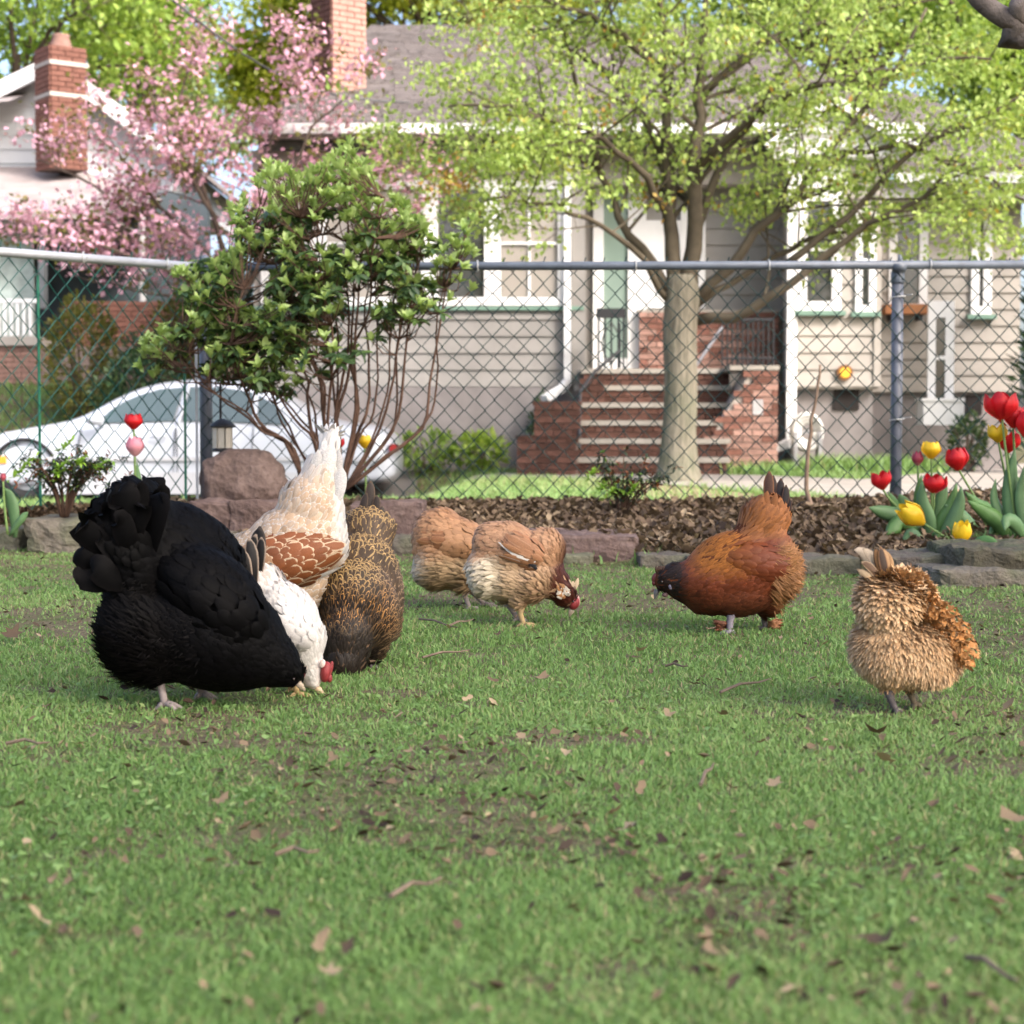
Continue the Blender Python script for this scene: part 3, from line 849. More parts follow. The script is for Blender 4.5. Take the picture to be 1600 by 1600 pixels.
def tulip(label, stem, y, hpx, wpx, kind, lean=(0, 0, 1), open_=0.03, leaves=(), group='tulips in the flower bed', wild=0.0):
    """stem: photo points from the ground up to the blossom's base; hpx, wpx: size of the blossom."""
    g = P(stem[0][0], stem[0][1], y)
    root = thing('tulip', label, 'tulip', (0, 0, 0), 0, group)
    s = FPX / y
    mb = MB()
    p = px_tube(mb, [(a, b, c) for a, b, c in stem], 0.0055, 0.0042, y, 7, 10, 0.0)
    mb.build('stem', TUL_STEM, root, True)
    top = Vector(p[-1]); ax = Vector(lean).normalized()
    M = ax.to_track_quat('Z', 'Y').to_matrix().to_4x4()
    mat = {'red': PET_RED, 'yellow': PET_YEL, 'pink': PET_PINK, 'stripe': PET_STRIPE}[kind]
    key = (kind, round(open_, 2))
    if key not in PETM: PETM[key] = [petal_mesh(mat, w_, open_) for w_ in (0.60, 0.52)]
    a0 = random.random() * 2
    for k in range(6):
        o = link('petal', PETM[key][k % 2], root)
        tl_ = random.gauss(0, 0.03 + wild * .6) + (0.02 if k % 2 else 0)
        o.matrix_local = Matrix.Translation(top - ax * 0.002) @ M @ Matrix.Rotation(a0 + k * math.pi / 3, 4, 'Z') @ Matrix.Rotation(tl_, 4, 'Y') @ Matrix.Diagonal((TS * wpx / s * (1.0 if k % 2 else 0.92), TS * wpx / s * (1.0 if k % 2 else 0.92), TS * hpx / s * random.uniform(.94, 1.03), 1))
    for pts, wd in leaves:
        V, F = ribbon([P(a, b, y + c) for a, b, c in pts], wd / s, (0.35, 0.8, 1.0, 0.9, 0.6, 0.05), 10, (random.uniform(-.5, .5), -1, random.uniform(0, .4)), 0.22)
        o = link('leaf', np_mesh('leaf', V, F, random.choice((TUL_LEAF, TUL_LEAF2)), True), root)
        so = o.modifiers.new('thick', 'SOLIDIFY'); so.thickness = 0.0015
Y1 = 7.0
tulip('small red tulip left of the fence post', [(1432, 842, .0), (1408, 800, 0), (1390, 780, 0), (1379, 764, 0)], Y1, 26, 24, 'red', (-.25, 0, 1), 0.06, [([(1432, 845, 0), (1408, 810, -.02), (1380, 800, -.03), (1358, 793, -.05)], 26), ([(1438, 845, 0), (1420, 815, .02), (1400, 785, .02), (1388, 768, .02)], 20), ([(1438, 845, -.02), (1415, 818, -.05), (1398, 822, -.08), (1384, 836, -.1)], 30), ([(1440, 840, 0), (1425, 810, .03), (1412, 785, .03), (1405, 772, .03)], 24)], wild=0.12)
tulip('yellow tulip on a long stem between the striped bud and the large red tulip', [(1458, 845, .06), (1456, 790, .06), (1456, 750, .06), (1455, 716, .06)], Y1, 23, 26, 'yellow', (0, 0, 1), 0.05, [([(1460, 842, .06), (1468, 800, .06), (1474, 760, .06), (1465, 735, .06)], 20)])
tulip('striped red and cream tulip bud, beside the fence post', [(1445, 845, .08), (1437, 790, .08), (1435, 755, .08), (1434, 727, .08)], Y1, 20, 17, 'stripe', (0, 0, 1), -0.04, [([(1450, 842, .05), (1440, 800, .05), (1437, 770, .05), (1440, 742, .05)], 20)])
tulip('red tulip with pale petal edge low among the leaves, below the yellow one', [(1452, 845, -.04), (1456, 810, -.04), (1459, 790, -.04), (1459, 769, -.04)], Y1, 25, 29, 'red', (0, -.2, 1), 0.05, [([(1455, 845, -.05), (1450, 815, -.06), (1440, 785, -.06), (1441, 750, -.06)], 26), ([(1458, 845, -.04), (1475, 815, -.06), (1488, 790, -.06), (1495, 755, -.06)], 26), ([(1462, 846, -.06), (1480, 830, -.1), (1498, 790, -.1), (1502, 760, -.1)], 24)], wild=0.1)
tulip('large red tulip leaning on a bent stem toward the post', [(1545, 835, .02), (1530, 790, .02), (1512, 758, .02), (1498, 734, .02)], Y1, 30, 31, 'red', (-.18, 0, 1), 0.0, [([(1540, 838, 0), (1520, 820, -.03), (1500, 800, -.05), (1475, 788, -.06)], 24), ([(1560, 835, 0), (1545, 800, 0), (1530, 790, -.02), (1508, 768, -.04)], 26)])
tulip('drooping yellow tulip on a stem bent across the mulch', [(1518, 858, -.1), (1492, 848, -.14), (1465, 832, -.16), (1443, 818, -.16)], Y1 - .1, 40, 31, 'yellow', (-.75, -.1, .55), 0.0, [([(1445, 848, -.1), (1430, 835, -.12), (1420, 845, -.15), (1411, 856, -.16)], 24), ([(1455, 846, -.08), (1462, 835, -.12), (1466, 845, -.15), (1468, 852, -.18)], 14)])
tulip('yellow tulip resting low above the flat stone', [(1540, 868, .06), (1526, 862, .02), (1512, 860, 0), (1502, 850, 0)], 6.3, 32, 26, 'yellow', (.0, -.15, 1), 0.05, [([(1525, 862, -.1), (1530, 850, -.12), (1545, 846, -.14), (1560, 850, -.16)], 22)], wild=0.08)
Y2 = 6.55
tulip('tall red tulip, topmost bloom at the right edge', [(1592, 850, 0), (1580, 770, 0), (1572, 710, 0), (1566, 655, 0)], Y2, 37, 38, 'red', (-.1, 0, 1), 0.1, [([(1592, 850, 0), (1582, 800, .0), (1580, 750, .0), (1586, 700, .0)], 28), ([(1585, 850, 0), (1560, 815, -.02), (1540, 800, -.03), (1512, 782, -.05)], 28), ([(1588, 848, .02), (1570, 810, .02), (1556, 780, .02), (1556, 748, .02)], 22)], wild=0.14)
tulip('red tulip just below the topmost bloom at the right edge', [(1600, 850, .02), (1592, 780, .02), (1586, 720, .02), (1583, 668, .02)], Y2, 30, 28, 'red', (.05, 0, 1), 0.08, [([(1600, 850, .05), (1598, 800, .05), (1592, 760, .05), (1570, 735, .05)], 24)], wild=0.12)
tulip('red tulip cut by the right border of the photo', [(1612, 850, -.04), (1608, 780, -.04), (1604, 730, -.04), (1602, 682, -.04)], Y2, 36, 30, 'red', (.05, 0, 1), 0.06, [([(1610, 850, -.04), (1590, 820, -.08), (1575, 812, -.1), (1570, 830, -.12)], 24), ([(1612, 850, -.02), (1604, 810, -.02), (1598, 770, -.02), (1604, 720, -.02)], 26)], wild=0.1)
tulip('yellow tulip hanging below the tall red tulips', [(1590, 850, .06), (1578, 780, .06), (1568, 730, .06), (1560, 690, .06)], Y2, 25, 26, 'yellow', (-.1, -.1, 1), 0.08, [([(1585, 852, .06), (1578, 830, .04), (1560, 822, .02), (1545, 835, .0)], 26)], wild=0.1)
tulip('red tulip with parted petals behind the yellow bloom at the right', [(1595, 850, .1), (1588, 780, .1), (1580, 735, .1), (1575, 706, .1)], Y2, 30, 28, 'red', (.05, 0, 1), 0.12, [([(1594, 850, .1), (1600, 815, .1), (1606, 790, .1), (1612, 760, .1)], 24)], wild=0.15)
Y3 = 7.55
tulip('red tulip standing before the white car', [(214, 790, 0), (211, 740, 0), (210, 700, 0), (209, 670, 0)], Y3, 21, 24, 'red', (0, 0, 1), 0.04)
tulip('pink tulip below the single red tulip, above the black hen', [(213, 790, -.02), (212, 760, -.02), (211, 735, -.02), (211, 712, -.02)], Y3, 26, 25, 'pink', (0, 0, 1), -0.02, [([(213, 790, -.02), (214, 770, -.02), (216, 750, -.02), (214, 722, -.02)], 14)])
tulip('leafy tulip without a bloom at the left border', [(12, 835, 0), (8, 800, 0), (6, 775, 0), (5, 752, 0)], 7.3, 12, 8, 'stripe', (0, 0, 1), -0.04, [([(22, 840, 0), (18, 800, 0), (12, 775, 0), (6, 762, 0)], 24), ([(14, 838, 0), (30, 815, -.02), (38, 805, -.02), (44, 800, -.02)], 12)])
Y4 = 8.25
tulip('red and white tulip glimpsed above the tail of the cream hen', [(516, 780, 0), (514, 730, 0), (513, 700, 0), (512, 686, 0)], Y4, 18, 15, 'red', (0, 0, 1), 0.03)
tulip('red tulip glimpsed among the bush stems', [(536, 780, 0), (534, 740, 0), (532, 715, 0), (531, 700, 0)], Y4, 15, 12, 'red', (0, 0, 1), 0.05)
tulip('yellow tulip glimpsed among the bush stems', [(572, 780, 0), (571, 740, 0), (570, 715, 0), (570, 700, 0)], Y4, 18, 18, 'yellow', (0, 0, 1), 0.06)

# green weeds at the foot of the right tulips and along the stones
V_, F_, r_ = [], [], []
n = 700
X = np.concatenate([rng.normal(P(1560, 850, 6.7).x, 0.10, 260), rng.uniform(-2.6, 2.6, 440)]); Yw = np.concatenate([rng.normal(6.6, .06, 260), np.zeros(440)])
Yw[260:] = edge_y(X[260:]) + rng.normal(0.02, 0.04, 440)
kk = np.concatenate([np.ones(260, bool), vnoise(X[260:], Yw[260:] * 0, 3.0, 31) > 0.55]); X, Yw = X[kk], Yw[kk]
V, F, r = blades(X, Yw, ground_z(X, Yw), rng.uniform(0.03, 0.085, len(X)), rng.uniform(0.005, 0.012, len(X)), rng.uniform(.2, 1.3, len(X)), np.clip(rng.normal(.4, .15, len(X)), 0, .9))
tag(link('weeds', np_mesh('weeds', V, F, grass_mat, attrs={'rnd': r})), 'tufts of taller grass along the edging stones', 'weeds', kind='stuff')

# stick
sb = MB(); px_tube(sb, [(1300, 845, -.1), (1262, 775, 0), (1262, 720, 0), (1268, 660, 0), (1278, 610, 0), (1283, 570, 0)], 0.012, 0.005, 7.9, 7, 14, 0.004)
tag(sb.build('stick', M_plain('dry_stick', (0.22, 0.155, 0.11), 0.85, 0.2, 0.3, 20, 0.4), None, True), 'thin bare upright stick in the mulch before the fence', 'stick')
# ------------------------------------------------------------------ single dead leaves and twigs on the lawn
def dead_leaf_mesh(seed, rv):
    rs = random.Random(seed)
    n = 11; V = [(0, 0, 0.0)]; F = []
    lob = rs.choice((2, 3, 3, 5))
    for k in range(n):
        a = 2 * math.pi * k / n
        r = 0.5 * (0.72 + 0.28 * math.cos(lob * a) + rs.uniform(-.12, .12)) * (0.55 + 0.45 * abs(math.cos(a)))
        x, y_ = r * math.cos(a), r * math.sin(a)
        V.append((x, y_, 0.9 * x * x * rs.uniform(.2, 1.0) + 1.4 * y_ * y_ * rs.uniform(.3, 1) + rs.uniform(-.03, .05)))
    for k in range(n): F.append((0, 1 + k, 1 + (k + 1) % n))
    return np_mesh('fallen_leaf', np.array(V), np.array(F), dead_mat, True, {'rnd': np.full(n + 1, rv)})
DL = [dead_leaf_mesh(i, 0.35 + 0.6 * ((i * 37) % 16) / 16) for i in range(16)]
SPOTS = [(20, 1005, 50), (25, 1285, 55), (75, 1310, 35), (345, 1275, 32), (325, 1378, 40), (360, 1385, 34), (390, 1382, 34), (355, 1365, 26), (430, 1355, 40), (45, 1440, 46), (60, 1468, 44), (20, 1440, 26), (85, 1490, 34), (115, 1480, 34), (500, 1515, 42), (515, 1565, 60), (545, 1525, 40), (365, 1540, 40), (260, 1060, 22), (850, 1065, 26), (815, 1168, 26), (1000, 1025, 26), (770, 1070, 18), (1085, 1080, 20), (1130, 1132, 34), (1045, 1130, 24), (1385, 1215, 44), (1365, 1165, 44), (1490, 1165, 24), (1495, 1300, 30), (1590, 1320, 60), (980, 1330, 50), (990, 1362, 48), (960, 1300, 34), (1000, 1260, 30), (1140, 1258, 30), (1210, 1255, 34), (885, 1195, 24), (950, 1148, 22), (1025, 1415, 26), (1100, 1442, 30), (1110, 1405, 22), (1255, 1510, 30), (1380, 1525, 56), (1340, 1520, 40), (1075, 1540, 26), (1110, 1540, 34), (1490, 1525, 34), (825, 1585, 30), (1290, 1575, 30), (900, 1470, 26), (1575, 1418, 50), (1575, 1125, 40), (610, 1325, 30), (595, 1300, 22), (620, 1220, 40), (520, 1200, 30), (1310, 1085, 22), (1270, 1075, 20), (780, 1000, 16), (905, 880, 14), (935, 890, 16), (1110, 995, 20), (1220, 1010, 14), (1480, 1000, 14), (1540, 1055, 16), (210, 1260, 20), (140, 1140, 18), (340, 1310, 18), (700, 990, 16), (670, 1150, 18), (1450, 1240, 22), (1190, 1180, 22), (640, 1190, 18), (730, 1100, 18), (770, 1270, 22), (470, 1160, 14), (75, 1120, 22), (180, 1075, 20), (40, 1190, 22), (250, 1370, 26), (195, 1375, 26), (105, 1410, 22)]
BIGL = {(20, 1005): 'brown dead leaf at the left border level with the black hen', (25, 1285): 'large curled dead leaf at the left border of the mid lawn', (75, 1310): 'dark dead leaf just right of the large curled one at the left border', (345, 1275): 'single grey pink dead leaf below the black hen', (45, 1440): 'big pale dead leaf low at the left border', (515, 1565): 'widest pale dead leaf at the bottom edge left of centre', (1385, 1215): 'pale grey dead leaf below the buff hen', (1365, 1165): 'dark folded dead leaf just under the buff hen', (1590, 1320): 'large dark brown dead leaf at the right border', (1495, 1300): 'small dark upright dead leaf near the right border', (1575, 1418): 'long flat dead leaf at the right border of the lower lawn', (1380, 1525): 'wide brown dead leaf at the lower right', (815, 1168): 'lone tan dead leaf in the centre of the lawn', (1575, 1125): 'dark dead leaf right of the buff hen', (520, 1200): 'rusty tuft of dead leaf below the white hen'}
for i, (x, y, wpx) in enumerate(SPOTS):
    g = G(x, y)
    s = FPX / g.y
    o = link('fallen_leaf', DL[(i * 7) % 16], None, (g.x, g.y, gz(g.x, g.y) + 0.021), (R(random.uniform(-34, 38)), R(random.uniform(-32, 32)), random.random() * 6.28), (wpx / s * random.uniform(.95, 1.3),) * 3)
    tag(o, BIGL.get((x, y), 'dry curled brown leaf lying flat on the lawn'), 'dead leaf', 'dead leaves scattered on the lawn')
TWL = ['thin dark twig near the middle of the lawn left of centre', 'brown twig low in the lawn left of the centre, slanting up', 'long thin twig in the grass between the red and the buff hen', 'pale straw twig in front of the left tan hen', 'thin twig between the speckled hen and the tan hens', 'straight twig at the left border below the black hen', 'twig in the grass to the right of the speckled hen', 'short upright twig below the red hen in the mid lawn', 'long dark twig at the lower right corner of the lawn', 'small twig left of the long twig below the red hen']
TWIG = M_plain('dead_twig', (0.16, 0.12, 0.09), 0.85, 0.2, 0.3, 20, 0.3)
for i, (x0, y0, x1, y1) in enumerate([(430, 1356, 500, 1358), (610, 1428, 690, 1408), (1125, 1088, 1205, 1072), (700, 985, 740, 978), (655, 975, 715, 990), (10, 1175, 78, 1178), (660, 1030, 735, 1022), (1095, 1245, 1115, 1215), (1510, 1540, 1590, 1590), (1040, 1045, 1075, 1050)]):
    a, b = G(x0, y0), G(x1, y1)
    a.z = gz(a.x, a.y) + .014; b.z = gz(b.x, b.y) + .02
    mb = MB(); mb.tube([a, a.lerp(b, .4) + Vector((0, 0.01, .004)), a.lerp(b, .75) + Vector((0, -.006, .0)), b], [0.003, 0.0028, 0.002, 0.0012], 5)
    tag(mb.build('twig', TWIG), TWL[i], 'twig', 'dead twigs on the lawn')
# ------------------------------------------------------------------ building materials
SIDING = M_plain('shaded_beige_siding', (0.245, 0.232, 0.217), 0.75, 0.25, 0.16, 1.6, 0.1, objvar=0.10)  # left part: greyer, darker siding copy with the trees' shade in its colour
SIDING_R = M_plain('sunlit_cream_siding', (0.32, 0.295, 0.265), 0.75, 0.25, 0.16, 1.6, 0.1, objvar=0.10)  # right part: lighter, warmer siding copy with sunlight in its colour
WHITE = M_plain('white_trim_paint', (0.66, 0.66, 0.66), 0.5, 0.35, 0.06, 4, 0.05)
GREENTRIM = M_plain('dull_green_trim', (0.14, 0.23, 0.18), 0.6, 0.3, 0.15, 4, 0.05)
FOUND = M_plain('grey_foundation', (0.21, 0.19, 0.185), 0.9, 0.2, 0.15, 3, 0.3)
SOFFIT = M_plain('soffit_taupe', (0.33, 0.30, 0.27), 0.8, 0.2, 0.1, 3, 0.05)
DARKIN = M_plain('dark_interior', (0.022, 0.018, 0.017), 0.8, 0.2, 0.3, 2, 0)
SHINGLE = M_plain('weathered_shingle', (0.135, 0.118, 0.112), 0.95, 0.15, 0.25, 6, 0.4, objvar=0.14)
MORTAR = M_plain('mortar', (0.42, 0.37, 0.33), 0.95, 0.1, 0.15, 20, 0.3)
MORTAR_D = M_plain('dark_mortar', (0.20, 0.15, 0.13), 0.95, 0.1, 0.15, 20, 0.3)
TREAD = M_plain('stone_tread', (0.31, 0.285, 0.25), 0.85, 0.25, 0.12, 8, 0.2)
BRICK_R = M_plain('red_brick', (0.19, 0.09, 0.068), 0.9, 0.15, 0.25, 14, 0.4, objvar=0.35)
BRICK_D = M_plain('dark_and_shaded_brick', (0.11, 0.055, 0.042), 0.9, 0.15, 0.3, 14, 0.4, objvar=0.4)  # also serves shaded brickwork, with the shade put into the colour
BRICK_P = M_plain('pale_and_sunlit_brick', (0.31, 0.185, 0.15), 0.9, 0.15, 0.2, 14, 0.4, objvar=0.25)  # also serves sunlit brickwork, with the sunlight put into the colour
IRON = M_plain('wrought_iron', (0.025, 0.025, 0.028), 0.5, 0.4, 0.2, 20, 0.1)
def M_glass(name, tint, rough=0.04):
    m = NT(name)
    m.base(tint, rough, 0.8)
    return m.m
GLASS = M_glass('dark_window_glass', (0.035, 0.036, 0.036))
GLASS_C = M_glass('curtained_window_glass', (0.30, 0.27, 0.24), 0.12)
GLASS_G = M_glass('greenish_door_glass', (0.20, 0.27, 0.23), 0.08)

def wall_bricks(root, o, u, n, length, height, mats, keep=None, bw=0.215, bh=0.0725, stuff=False, mortar=MORTAR, name='brick', depth=0.012, max_parts=300):
    """Running-bond bricks proud of a mortar slab. o: lower corner, u: along, n: outward; keep(s, t) cuts the outline."""
    o, u, n = Vector(o), Vector(u).normalized(), Vector(n).normalized()
    up = Vector((0, 0, 1))
    lib = {}
    smb = MB()
    rows = int(round(height / bh)); cnt = 0
    for r in range(rows):
        x = -(bw / 2 if r % 2 else 0)
        while x < length - 0.02:
            a, b = max(x, 0), min(x + bw, length)
            s, t = (a + b) / 2, (r + 0.5) * bh
            x += bw
            if b - a < 0.04: continue
            if keep and not keep(s, t): continue
            w_ = round(b - a - 0.011, 3)
            c = o + u * s + up * t + n * random.uniform(0.003, 0.008)
            if stuff or cnt >= max_parts:
                smb.obox(c, u * w_ / 2, n * depth, up * (bh - 0.011) / 2)
            else:
                k = (w_, random.randrange(len(mats)))
                if k not in lib:
                    m_ = MB(); m_.obox((0, 0, 0), (w_ / 2, 0, 0), (0, depth, 0), (0, 0, (bh - 0.011) / 2))
                    lib[k] = m_.mesh(name, mats[k[1]])
                ob = link(name, lib[k], root)
                ob.matrix_local = Matrix.Translation(c) @ Matrix((u, n, up)).transposed().to_4x4()
                cnt += 1
    if smb.v:
        ob = smb.build(name, mats[0], root); ob['kind'] = 'stuff'
    return cnt

HW = HY                                              # front of the left wing
house = thing('house', 'grey beige house with brown shingle roof, brick steps and white window frames', 'house', (0, 0, 0))
def X_(px, y=HY): return P(px, 672, y).x
def Z_(py, y=HY): return P(800, py, y).z
def part(name, fn, mat, root=house, smooth=False, label=None):
    mb = MB(); fn(mb); o = mb.build(name, mat, root, smooth)
    if label: o['label'] = label
    return o
def siding(x0, x1, z0, z1, y, mat, step=0.2, first=None, skip=()):
    """Lapped boards: each leans out at its lower edge."""
    z = z0
    while z < z1 - 0.02:
        t = min(z + step, z1)
        segs = [(x0, x1)]
        for (a, b, c, d) in skip:
            if z < d - 0.02 and t > c + 0.02:
                ns = []
                for s0, s1 in segs:
                    if b <= s0 or a >= s1: ns.append((s0, s1)); continue
                    if a > s0 + .01: ns.append((s0, a))
                    if b < s1 - .01: ns.append((b, s1))
                segs = ns
        for s0, s1 in segs:
            mb = MB()
            v = [(s0, y - 0.028, z), (s1, y - 0.028, z), (s1, y - 0.006, t), (s0, y - 0.006, t), (s0, y + 0.004, z), (s1, y + 0.004, z), (s1, y + 0.004, t), (s0, y + 0.004, t)]
            mb.add(v, [(0, 1, 2, 3), (5, 4, 7, 6), (4, 5, 1, 0), (3, 2, 6, 7), (4, 0, 3, 7), (1, 5, 6, 2)])
            mb.build('siding_board', mat, house)
        z = t
def window(x0, x1, z0, z1, y, root, frame=0.09, vbars=(), hbars=(0.5,), glass=None, sill=True, fmat=None, depth=0.06, bar=0.03, name='window'):
    fm = fmat or WHITE
    mb = MB()
    mb.box(x0, x0 + frame, y - depth, y + 0.02, z0, z1); mb.box(x1 - frame, x1, y - depth, y + 0.02, z0, z1)
    mb.box(x0 + frame, x1 - frame, y - depth, y + 0.02, z1 - frame, z1); mb.box(x0 + frame, x1 - frame, y - depth, y + 0.02, z0, z0 + frame)
    f = mb.build(name, fm, root)
    gx0, gx1, gz0, gz1 = x0 + frame, x1 - frame, z0 + frame, z1 - frame
    vs = [gx0] + [gx0 + (gx1 - gx0) * t for t in vbars] + [gx1]; hs = [gz0] + [gz0 + (gz1 - gz0) * t for t in hbars] + [gz1]
    mb = MB(); k = 0
    for v in vs[1:-1]: mb.box(v - bar / 2, v + bar / 2, y - 0.036, y - 0.004, gz0, gz1); k = 1
    for h_ in hs[1:-1]: mb.box(gx0, gx1, y - 0.042, y - 0.002, h_ - bar / 2, h_ + bar / 2); k = 1
    if k: mb.build('mullion', fm, f)
    for i in range(len(vs) - 1):
        for j in range(len(hs) - 1):
            mb = MB(); mb.box(vs[i] + bar * .4, vs[i + 1] - bar * .4, y - 0.012, y - 0.006, hs[j] + bar * .4, hs[j + 1] - bar * .4)
            mb.build('pane', glass or GLASS, f)
    if sill:
        mb = MB(); mb.box(x0 - 0.05, x1 + 0.05, y - depth - 0.05, y + 0.01, z0 - 0.055, z0 - 0.002); mb.build('sill', GREENTRIM, f)
    return f

# ---- left wing: a closed-in porch with big windows
WX0, WX1 = X_(398), X_(912)
zs, ze = Z_(485), Z_(236)
part('wall', lambda m: m.box(WX0, WX1, HY, HY + 0.25, Z_(700) - 0.3, ze), SOFFIT)
part('foundation', lambda m: m.box(WX0, WX1 - 0.02, HY - 0.02, HY, -0.3, Z_(604)), FOUND)
siding(WX0, WX1, Z_(604), zs, HY, SIDING, 0.2)
part('sill_trim', lambda m: m.box(WX0, WX1, HY - 0.06, HY, zs, Z_(479)), GREENTRIM)
part('frieze', lambda m: m.box(WX0, WX1 + .05, HY - 0.05, HY, Z_(284), ze), SOFFIT)
for a, b, gl, vb, hb in ((500, 672, GLASS_C, (0.5,), (0.5,)), (672, 770, GLASS, (), ()), (770, 884, GLASS_C, (0.5,), (0.5,))):
    window(X_(a), X_(b), Z_(478), Z_(283), HY, house, 0.10, vb, hb, gl, False)
window(X_(410), X_(500), Z_(478), Z_(283), HY, house, 0.10, (0.5,), (0.5,), GLASS_C, False)
part('corner_board', lambda m: m.box(X_(893), WX1 + 0.01, HY - 0.045, HY, Z_(604), Z_(284)), SIDING)
part('side_wall', lambda m: m.box(WX1 - 0.02, WX1, HY + 0.002, HY + .498, -0.3, ze), SIDING)
def downspout(pts, r=0.045):
    mb = MB()
    for a, b in zip(pts[:-1], pts[1:]):
        mb.bar(a, b, r * 1.7, r * 1.7)
    for p in pts[1:-1]: mb.ell(p, (r, r, r), None, 8, 6)
    return mb.build('downspout', WHITE, house)
yq = HY - 0.08
downspout([(X_(893), yq, Z_(238)), (X_(886), yq, Z_(300)), (X_(886), yq, Z_(596)), (X_(878), yq - 0.06, Z_(607)), (X_(850), yq - 0.3, Z_(624))], 0.05)
# ---- roof
yr = HY + 5.6; ez = Z_(206); yo = HY - 0.42
rz = 6.55
RXa, RXb, EXa, EXb = -2.1, 3.3, X_(405), X_(1420)
def roof_pt(u, v, dz=0.0):
    x = (EXa + (RXa - EXa) * v) * (1 - u) + (EXb + (RXb - EXb) * v) * u
    return Vector((x, yo + (yr - yo) * v, ez + (rz - ez) * v + dz))
mb = MB()
q = [roof_pt(0, 0), roof_pt(1, 0), roof_pt(1, 1), roof_pt(0, 1)]
qb = [Vector((EXa, yr * 2 - yo, ez)), Vector((EXb, yr * 2 - yo, ez))]
vs = q + qb
mb.add([p - Vector((0, 0, .03)) for p in vs], [(0, 1, 2, 3), (1, 5, 2), (0, 3, 4), (3, 2, 5, 4), (0, 4, 5, 1)])
mb.build('roof', SHINGLE, house)
nrow = 46
for r in range(nrow):
    v0, v1 = r / nrow, (r + 1.06) / nrow
    mb = MB(); x = 0.0; ncol = 34
    cuts = [0.0] + sorted(random.uniform(0.02, 0.98) for _ in range(ncol)) + [1.0]
    for a, b in zip(cuts[:-1], cuts[1:]):
        if b - a < 0.004: continue
        h_ = random.uniform(0.012, 0.024)
        g = 0.0012
        p0, p1, p2, p3 = roof_pt(a + g, v0, h_), roof_pt(b - g, v0, h_), roof_pt(b - g, v1, 0.004), roof_pt(a + g, v1, 0.004)
        b0, b1 = roof_pt(a + g, v0, -0.01), roof_pt(b - g, v0, -0.01)
        mb.add([p0, p1, p2, p3, b0, b1], [(0, 1, 2, 3), (4, 5, 1, 0)])
    mb.build('shingle_row', SHINGLE, house)
mb = MB()
for x0, x1 in ((EXa, EXb),):
    mb.box(x0 - .03, x1 + .03, yo - 0.11, yo - 0.005, ez - 0.10, ez + 0.015)
mb.build('gutter', WHITE, house)
part('soffit', lambda m: m.box(EXa + .05, EXb - .05, yo, HY + .3, ez - 0.14, ez - 0.105), SOFFIT)
part('eave_shade_strip', lambda m: m.box(EXa + .05, EXb - .05, HY - 0.3, HY - 0.2, ze - 0.03, ez - 0.145), M_plain('painted_rafter_shade', (0.06, 0.06, 0.05), 0.8))  # solid strip coloured dark to stand in for shade under the rafters
# ---- chimney of the grey house, set cornerwise
cb = P(519, 150, HY + 1.2)
chx, chy = cb.x, cb.y
ch = MB()
u1 = Vector((math.cos(R(-38)), math.sin(R(-38)) * -1, 0)); u1 = Vector((0.80, 0.60, 0)).normalized(); u2 = Vector((-0.60, 0.80, 0)).normalized()
cw1, cw2 = 0.50, 0.50
cz0, cz1 = Z_(170), 7.3
corner = Vector((chx, chy, 0))
ctr = corner + u1 * cw1 / 2 + u2 * cw2 / 2
chim = MB().obox((ctr.x, ctr.y, (cz0 + cz1) / 2), u1 * (cw1 / 2 - 0.012), u2 * (cw2 / 2 - 0.012), (0, 0, (cz1 - cz0) / 2)).build('chimney', MORTAR_D, house)
wall_bricks(chim, corner + Vector((0, 0, cz0)), u1, -u2, cw1, cz1 - cz0, [BRICK_P], stuff=True)  # sunward face: paler bricks paint the sunlight in
wall_bricks(chim, corner + u2 * cw2 + Vector((0, 0, cz0)), -u2, -u1, cw2, cz1 - cz0, [BRICK_D], stuff=True)  # left face: darker bricks paint its shade in
# ---- main front wall to the right of the left wing, with the door
MY = HY + 0.5                                       # recessed wall with the entry
def Xm(px): return P(px, 672, MY).x
def Zm(py): return P(800, py, MY).z
def zy(py, y): return P(800, py, y).z
part('entry_wall', lambda m: m.box(WX1, X_(1242) + .15, MY, MY + 0.2, -0.3, Z_(236)), SIDING)
siding(Xm(1085), Xm(1232), zy(486, MY), zy(262, MY), MY, SIDING, 0.2)
dr = part('door', lambda m: (m.box(Xm(926), Xm(942), MY - 0.07, MY, zy(578, MY), zy(262, MY)), m.box(Xm(980), Xm(1000), MY - 0.07, MY, zy(578, MY), zy(262, MY)), m.box(Xm(942), Xm(980), MY - 0.07, MY, zy(282, MY), zy(262, MY)), m.box(Xm(942), Xm(980), MY - 0.05, MY, zy(578, MY), zy(560, MY))), WHITE)
part('pane', lambda m: m.box(Xm(942), Xm(980), MY - 0.03, MY - 0.01, zy(560, MY), zy(282, MY)), GLASS_G, dr)
part('sidelight', lambda m: (m.box(Xm(1000) + .003, Xm(1008), MY - 0.06, MY, zy(574, MY), zy(300, MY)),), WHITE)
part('porch_wall_panel', lambda m: m.box(Xm(1008) + .003, Xm(1062), MY - 0.05, MY, zy(482, MY), zy(345, MY)), WHITE)
window(Xm(1062), Xm(1100), zy(482, MY), zy(330, MY), MY, house, 0.08, (), (0.5,), GLASS, False)
part('entry_frieze', lambda m: m.box(WX1 + .005, X_(1240), MY - 0.4, MY - 0.003, zy(288, MY - .4), zy(232, MY - .4)), SOFFIT)
